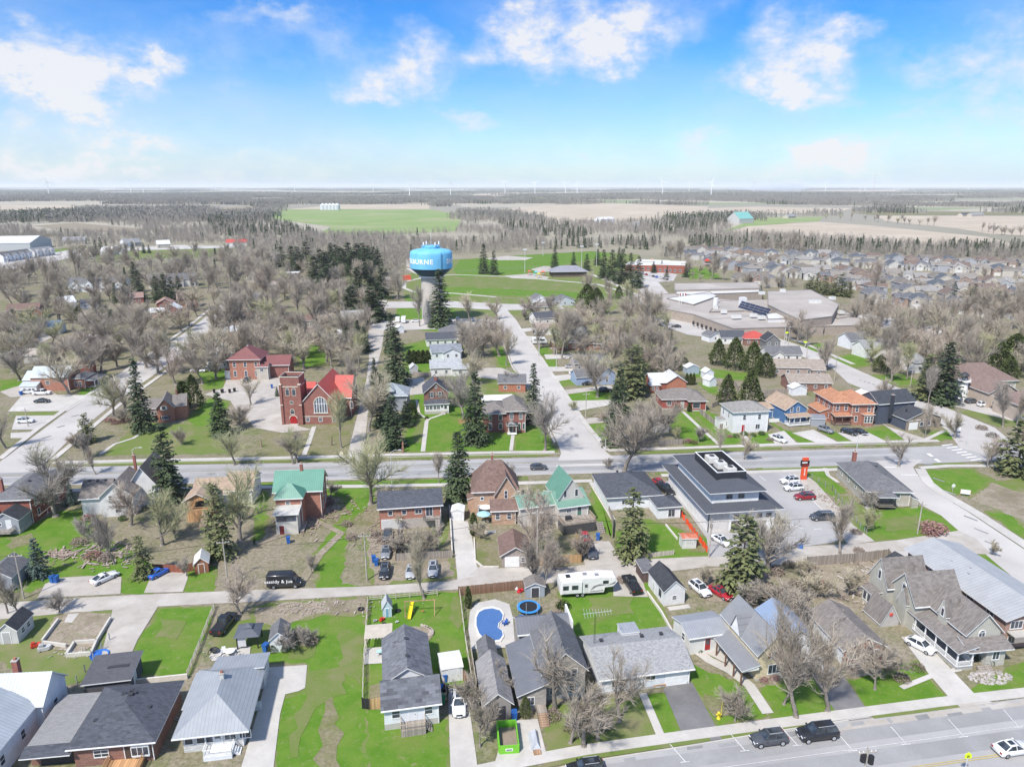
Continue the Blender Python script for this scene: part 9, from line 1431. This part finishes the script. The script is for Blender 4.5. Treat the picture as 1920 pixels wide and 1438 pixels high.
for i in range(10): m.bar((0,0,i*17),(0,0,i*17+17),1.1,TLR if i%2 else TRIM,5)
m.build('mast', r)
sm = bpy.data.materials.new('smoke'); sm.use_nodes = True; t_ = sm.node_tree; t_.nodes.clear(); a_ = t_.nodes.new('ShaderNodeOutputMaterial'); b_ = t_.nodes.new('ShaderNodeVolumePrincipled'); b_.inputs['Color'].default_value = (.85,.9,.98,1); b_.inputs['Density'].default_value = .0028; t_.links.new(b_.outputs[0], a_.inputs['Volume'])
m=MB()
for (u, v, L_, hh) in ((1486,364,150,40),(1465,363,260,46),(1440,362,330,40),(1410,361,300,34)):
 p=G(u, v); n=12; rings=[]
 m.poly([(p.x + L_*math.cos(i*.5236)*math.cos(j), p.y + 90*math.sin(i*.5236)*math.cos(j),55 + hh*math.sin(j)) for j in (-1.2,-.6,0,.6,1.2) for i in range(12)],[(r_*12+i, r_*12+(i+1)%12,(r_+1)*12+(i+1)%12,(r_+1)*12+i) for r_ in range(4) for i in range(12)] + [tuple(range(11,-1,-1)), tuple(range(48,60))], sm)
o = m.build('smoke'); o['kind'] = 'stuff'; o['label'] = 'pale blue smoke drifting low over the far woods'
# ------------------------------------------------------------- the air
hm = bpy.data.materials.new('haze_air'); hm.use_nodes = True; ht = hm.node_tree; ht.nodes.clear(); ho = ht.nodes.new('ShaderNodeOutputMaterial'); hv = ht.nodes.new('ShaderNodeVolumePrincipled')
hv.inputs['Color'].default_value = (.93,.96,1,1); hv.inputs['Density'].default_value = .000048; hv.inputs['Anisotropy'].default_value = 0; ht.links.new(hv.outputs[0], ho.inputs['Volume'])
m = MB(); m.box(-43000,-450,-1,43000,61000,160, hm); o = m.build('haze'); o['kind'] = 'stuff'; o['label'] = 'thin bluish haze that pales the far countryside'
# ------------------------------------------------------------- labels for the repeats
NUM = ['','','two','three','four','five','six','seven','eight','nine','ten','eleven','twelve','thirteen','fourteen','fifteen','sixteen','seventeen','eighteen','nineteen','twenty']
def num(n): return NUM[n] if n <= 20 else str(n)
MK=[(n, Vector((x, y, 0)), px_of((x, y, 0))) for n, x, y in MARKS]
def relation(x, y):
 best=None; q=px_of((x, y, 0))
 for n, c, pc in MK:
  d=math.hypot(q[0]-pc[0],(q[1]-pc[1])*1.7)
  if best is None or d < best[0]: best=(d, n, q[0]-pc[0], q[1]-pc[1])
 d, n, du, dv=best
 return ('behind ' if dv < 0 else 'in front of ') + n if abs(dv)*1.3 > abs(du) else ('to the left of ' if du < 0 else 'to the right of ') + n
rows_=[]
for (r, kind, ti, H, u, v) in TREES:
 look = LOOK[kind] if ti is None else LOOK[kind].replace('bare', TINTS[ti][1] + ' bare')
 rows_.append([r, look + ' tree', relation(r.location.x, r.location.y), u, {'bare_tree':'bare deciduous trees of the town','spruce_tree':'spruces of the town','pine_tree':'shaggy pines of the town','cedar_tree':'cedars of the town'}[CATS[kind]], CATS[kind].replace('_',' ')])
for (o, k, s_, u, v) in BUSH: rows_.append([o, ('green leafy bush','brown leafless bush','reddish twiggy bush')[k], relation(o.location.x, o.location.y), u, 'bushes of the gardens', 'bush'])
grp={}
for row_ in rows_: grp.setdefault((row_[1], row_[2]),[]).append(row_)
for (lk, rel), L_ in grp.items():
 L_.sort(key=lambda q: q[3]); n=len(L_)
 for i, (r, _, _, u, g, c) in enumerate(L_):
  lab = f'{lk} {rel}'
  if n == 2: lab += ', ' + ('left' if i == 0 else 'right') + ' of two'
  elif n > 2: lab += ', ' + ('leftmost' if i == 0 else 'rightmost' if i == n-1 else ordn(i) + ' from left') + f' of {num(n)}'
  w_ = lab.replace(',', ' ').split()
  if len(w_) > 16: lab = lab.replace(' tree', '', 1).replace('thin-twigged ', '').replace('to the left of', 'left of').replace('to the right of', 'right of').replace(' of ' + num(n),'')
  r['label'] = lab; r['category'] = c; r['group'] = g
bl={}
for t in THINGS:
 if t.get('group') == 'houses of the crowded subdivision': bl.setdefault(ROWOF[t.name][1],[]).append(t)
for ri, L_ in bl.items():
 L_.sort(key=lambda t: px_of(t.location)[0]); n=len(L_); seen={}
 for t in L_: seen.setdefault(t['label'],[]).append(t)
 for lab, M in seen.items():
  short = lab.replace('subdivision ', '')
  for i, t in enumerate(M): t['label'] = f'{short} in the subdivision {ROWN[ri]}' + ('' if len(M) == 1 else ', ' + ('left' if i == 0 else 'right') + ' of two' if len(M) == 2 else f', {ordn(i)} of {num(len(M))} from left')
for t in THINGS:
 if len(t['label'].replace('-', ' ').split()) > 15: t['label'] = t['label'].replace(' with ', ', ', 1).replace('subdivision ', '')
 if len(t['label'].split()) < 4: t['label'] += ' beside the far country road'
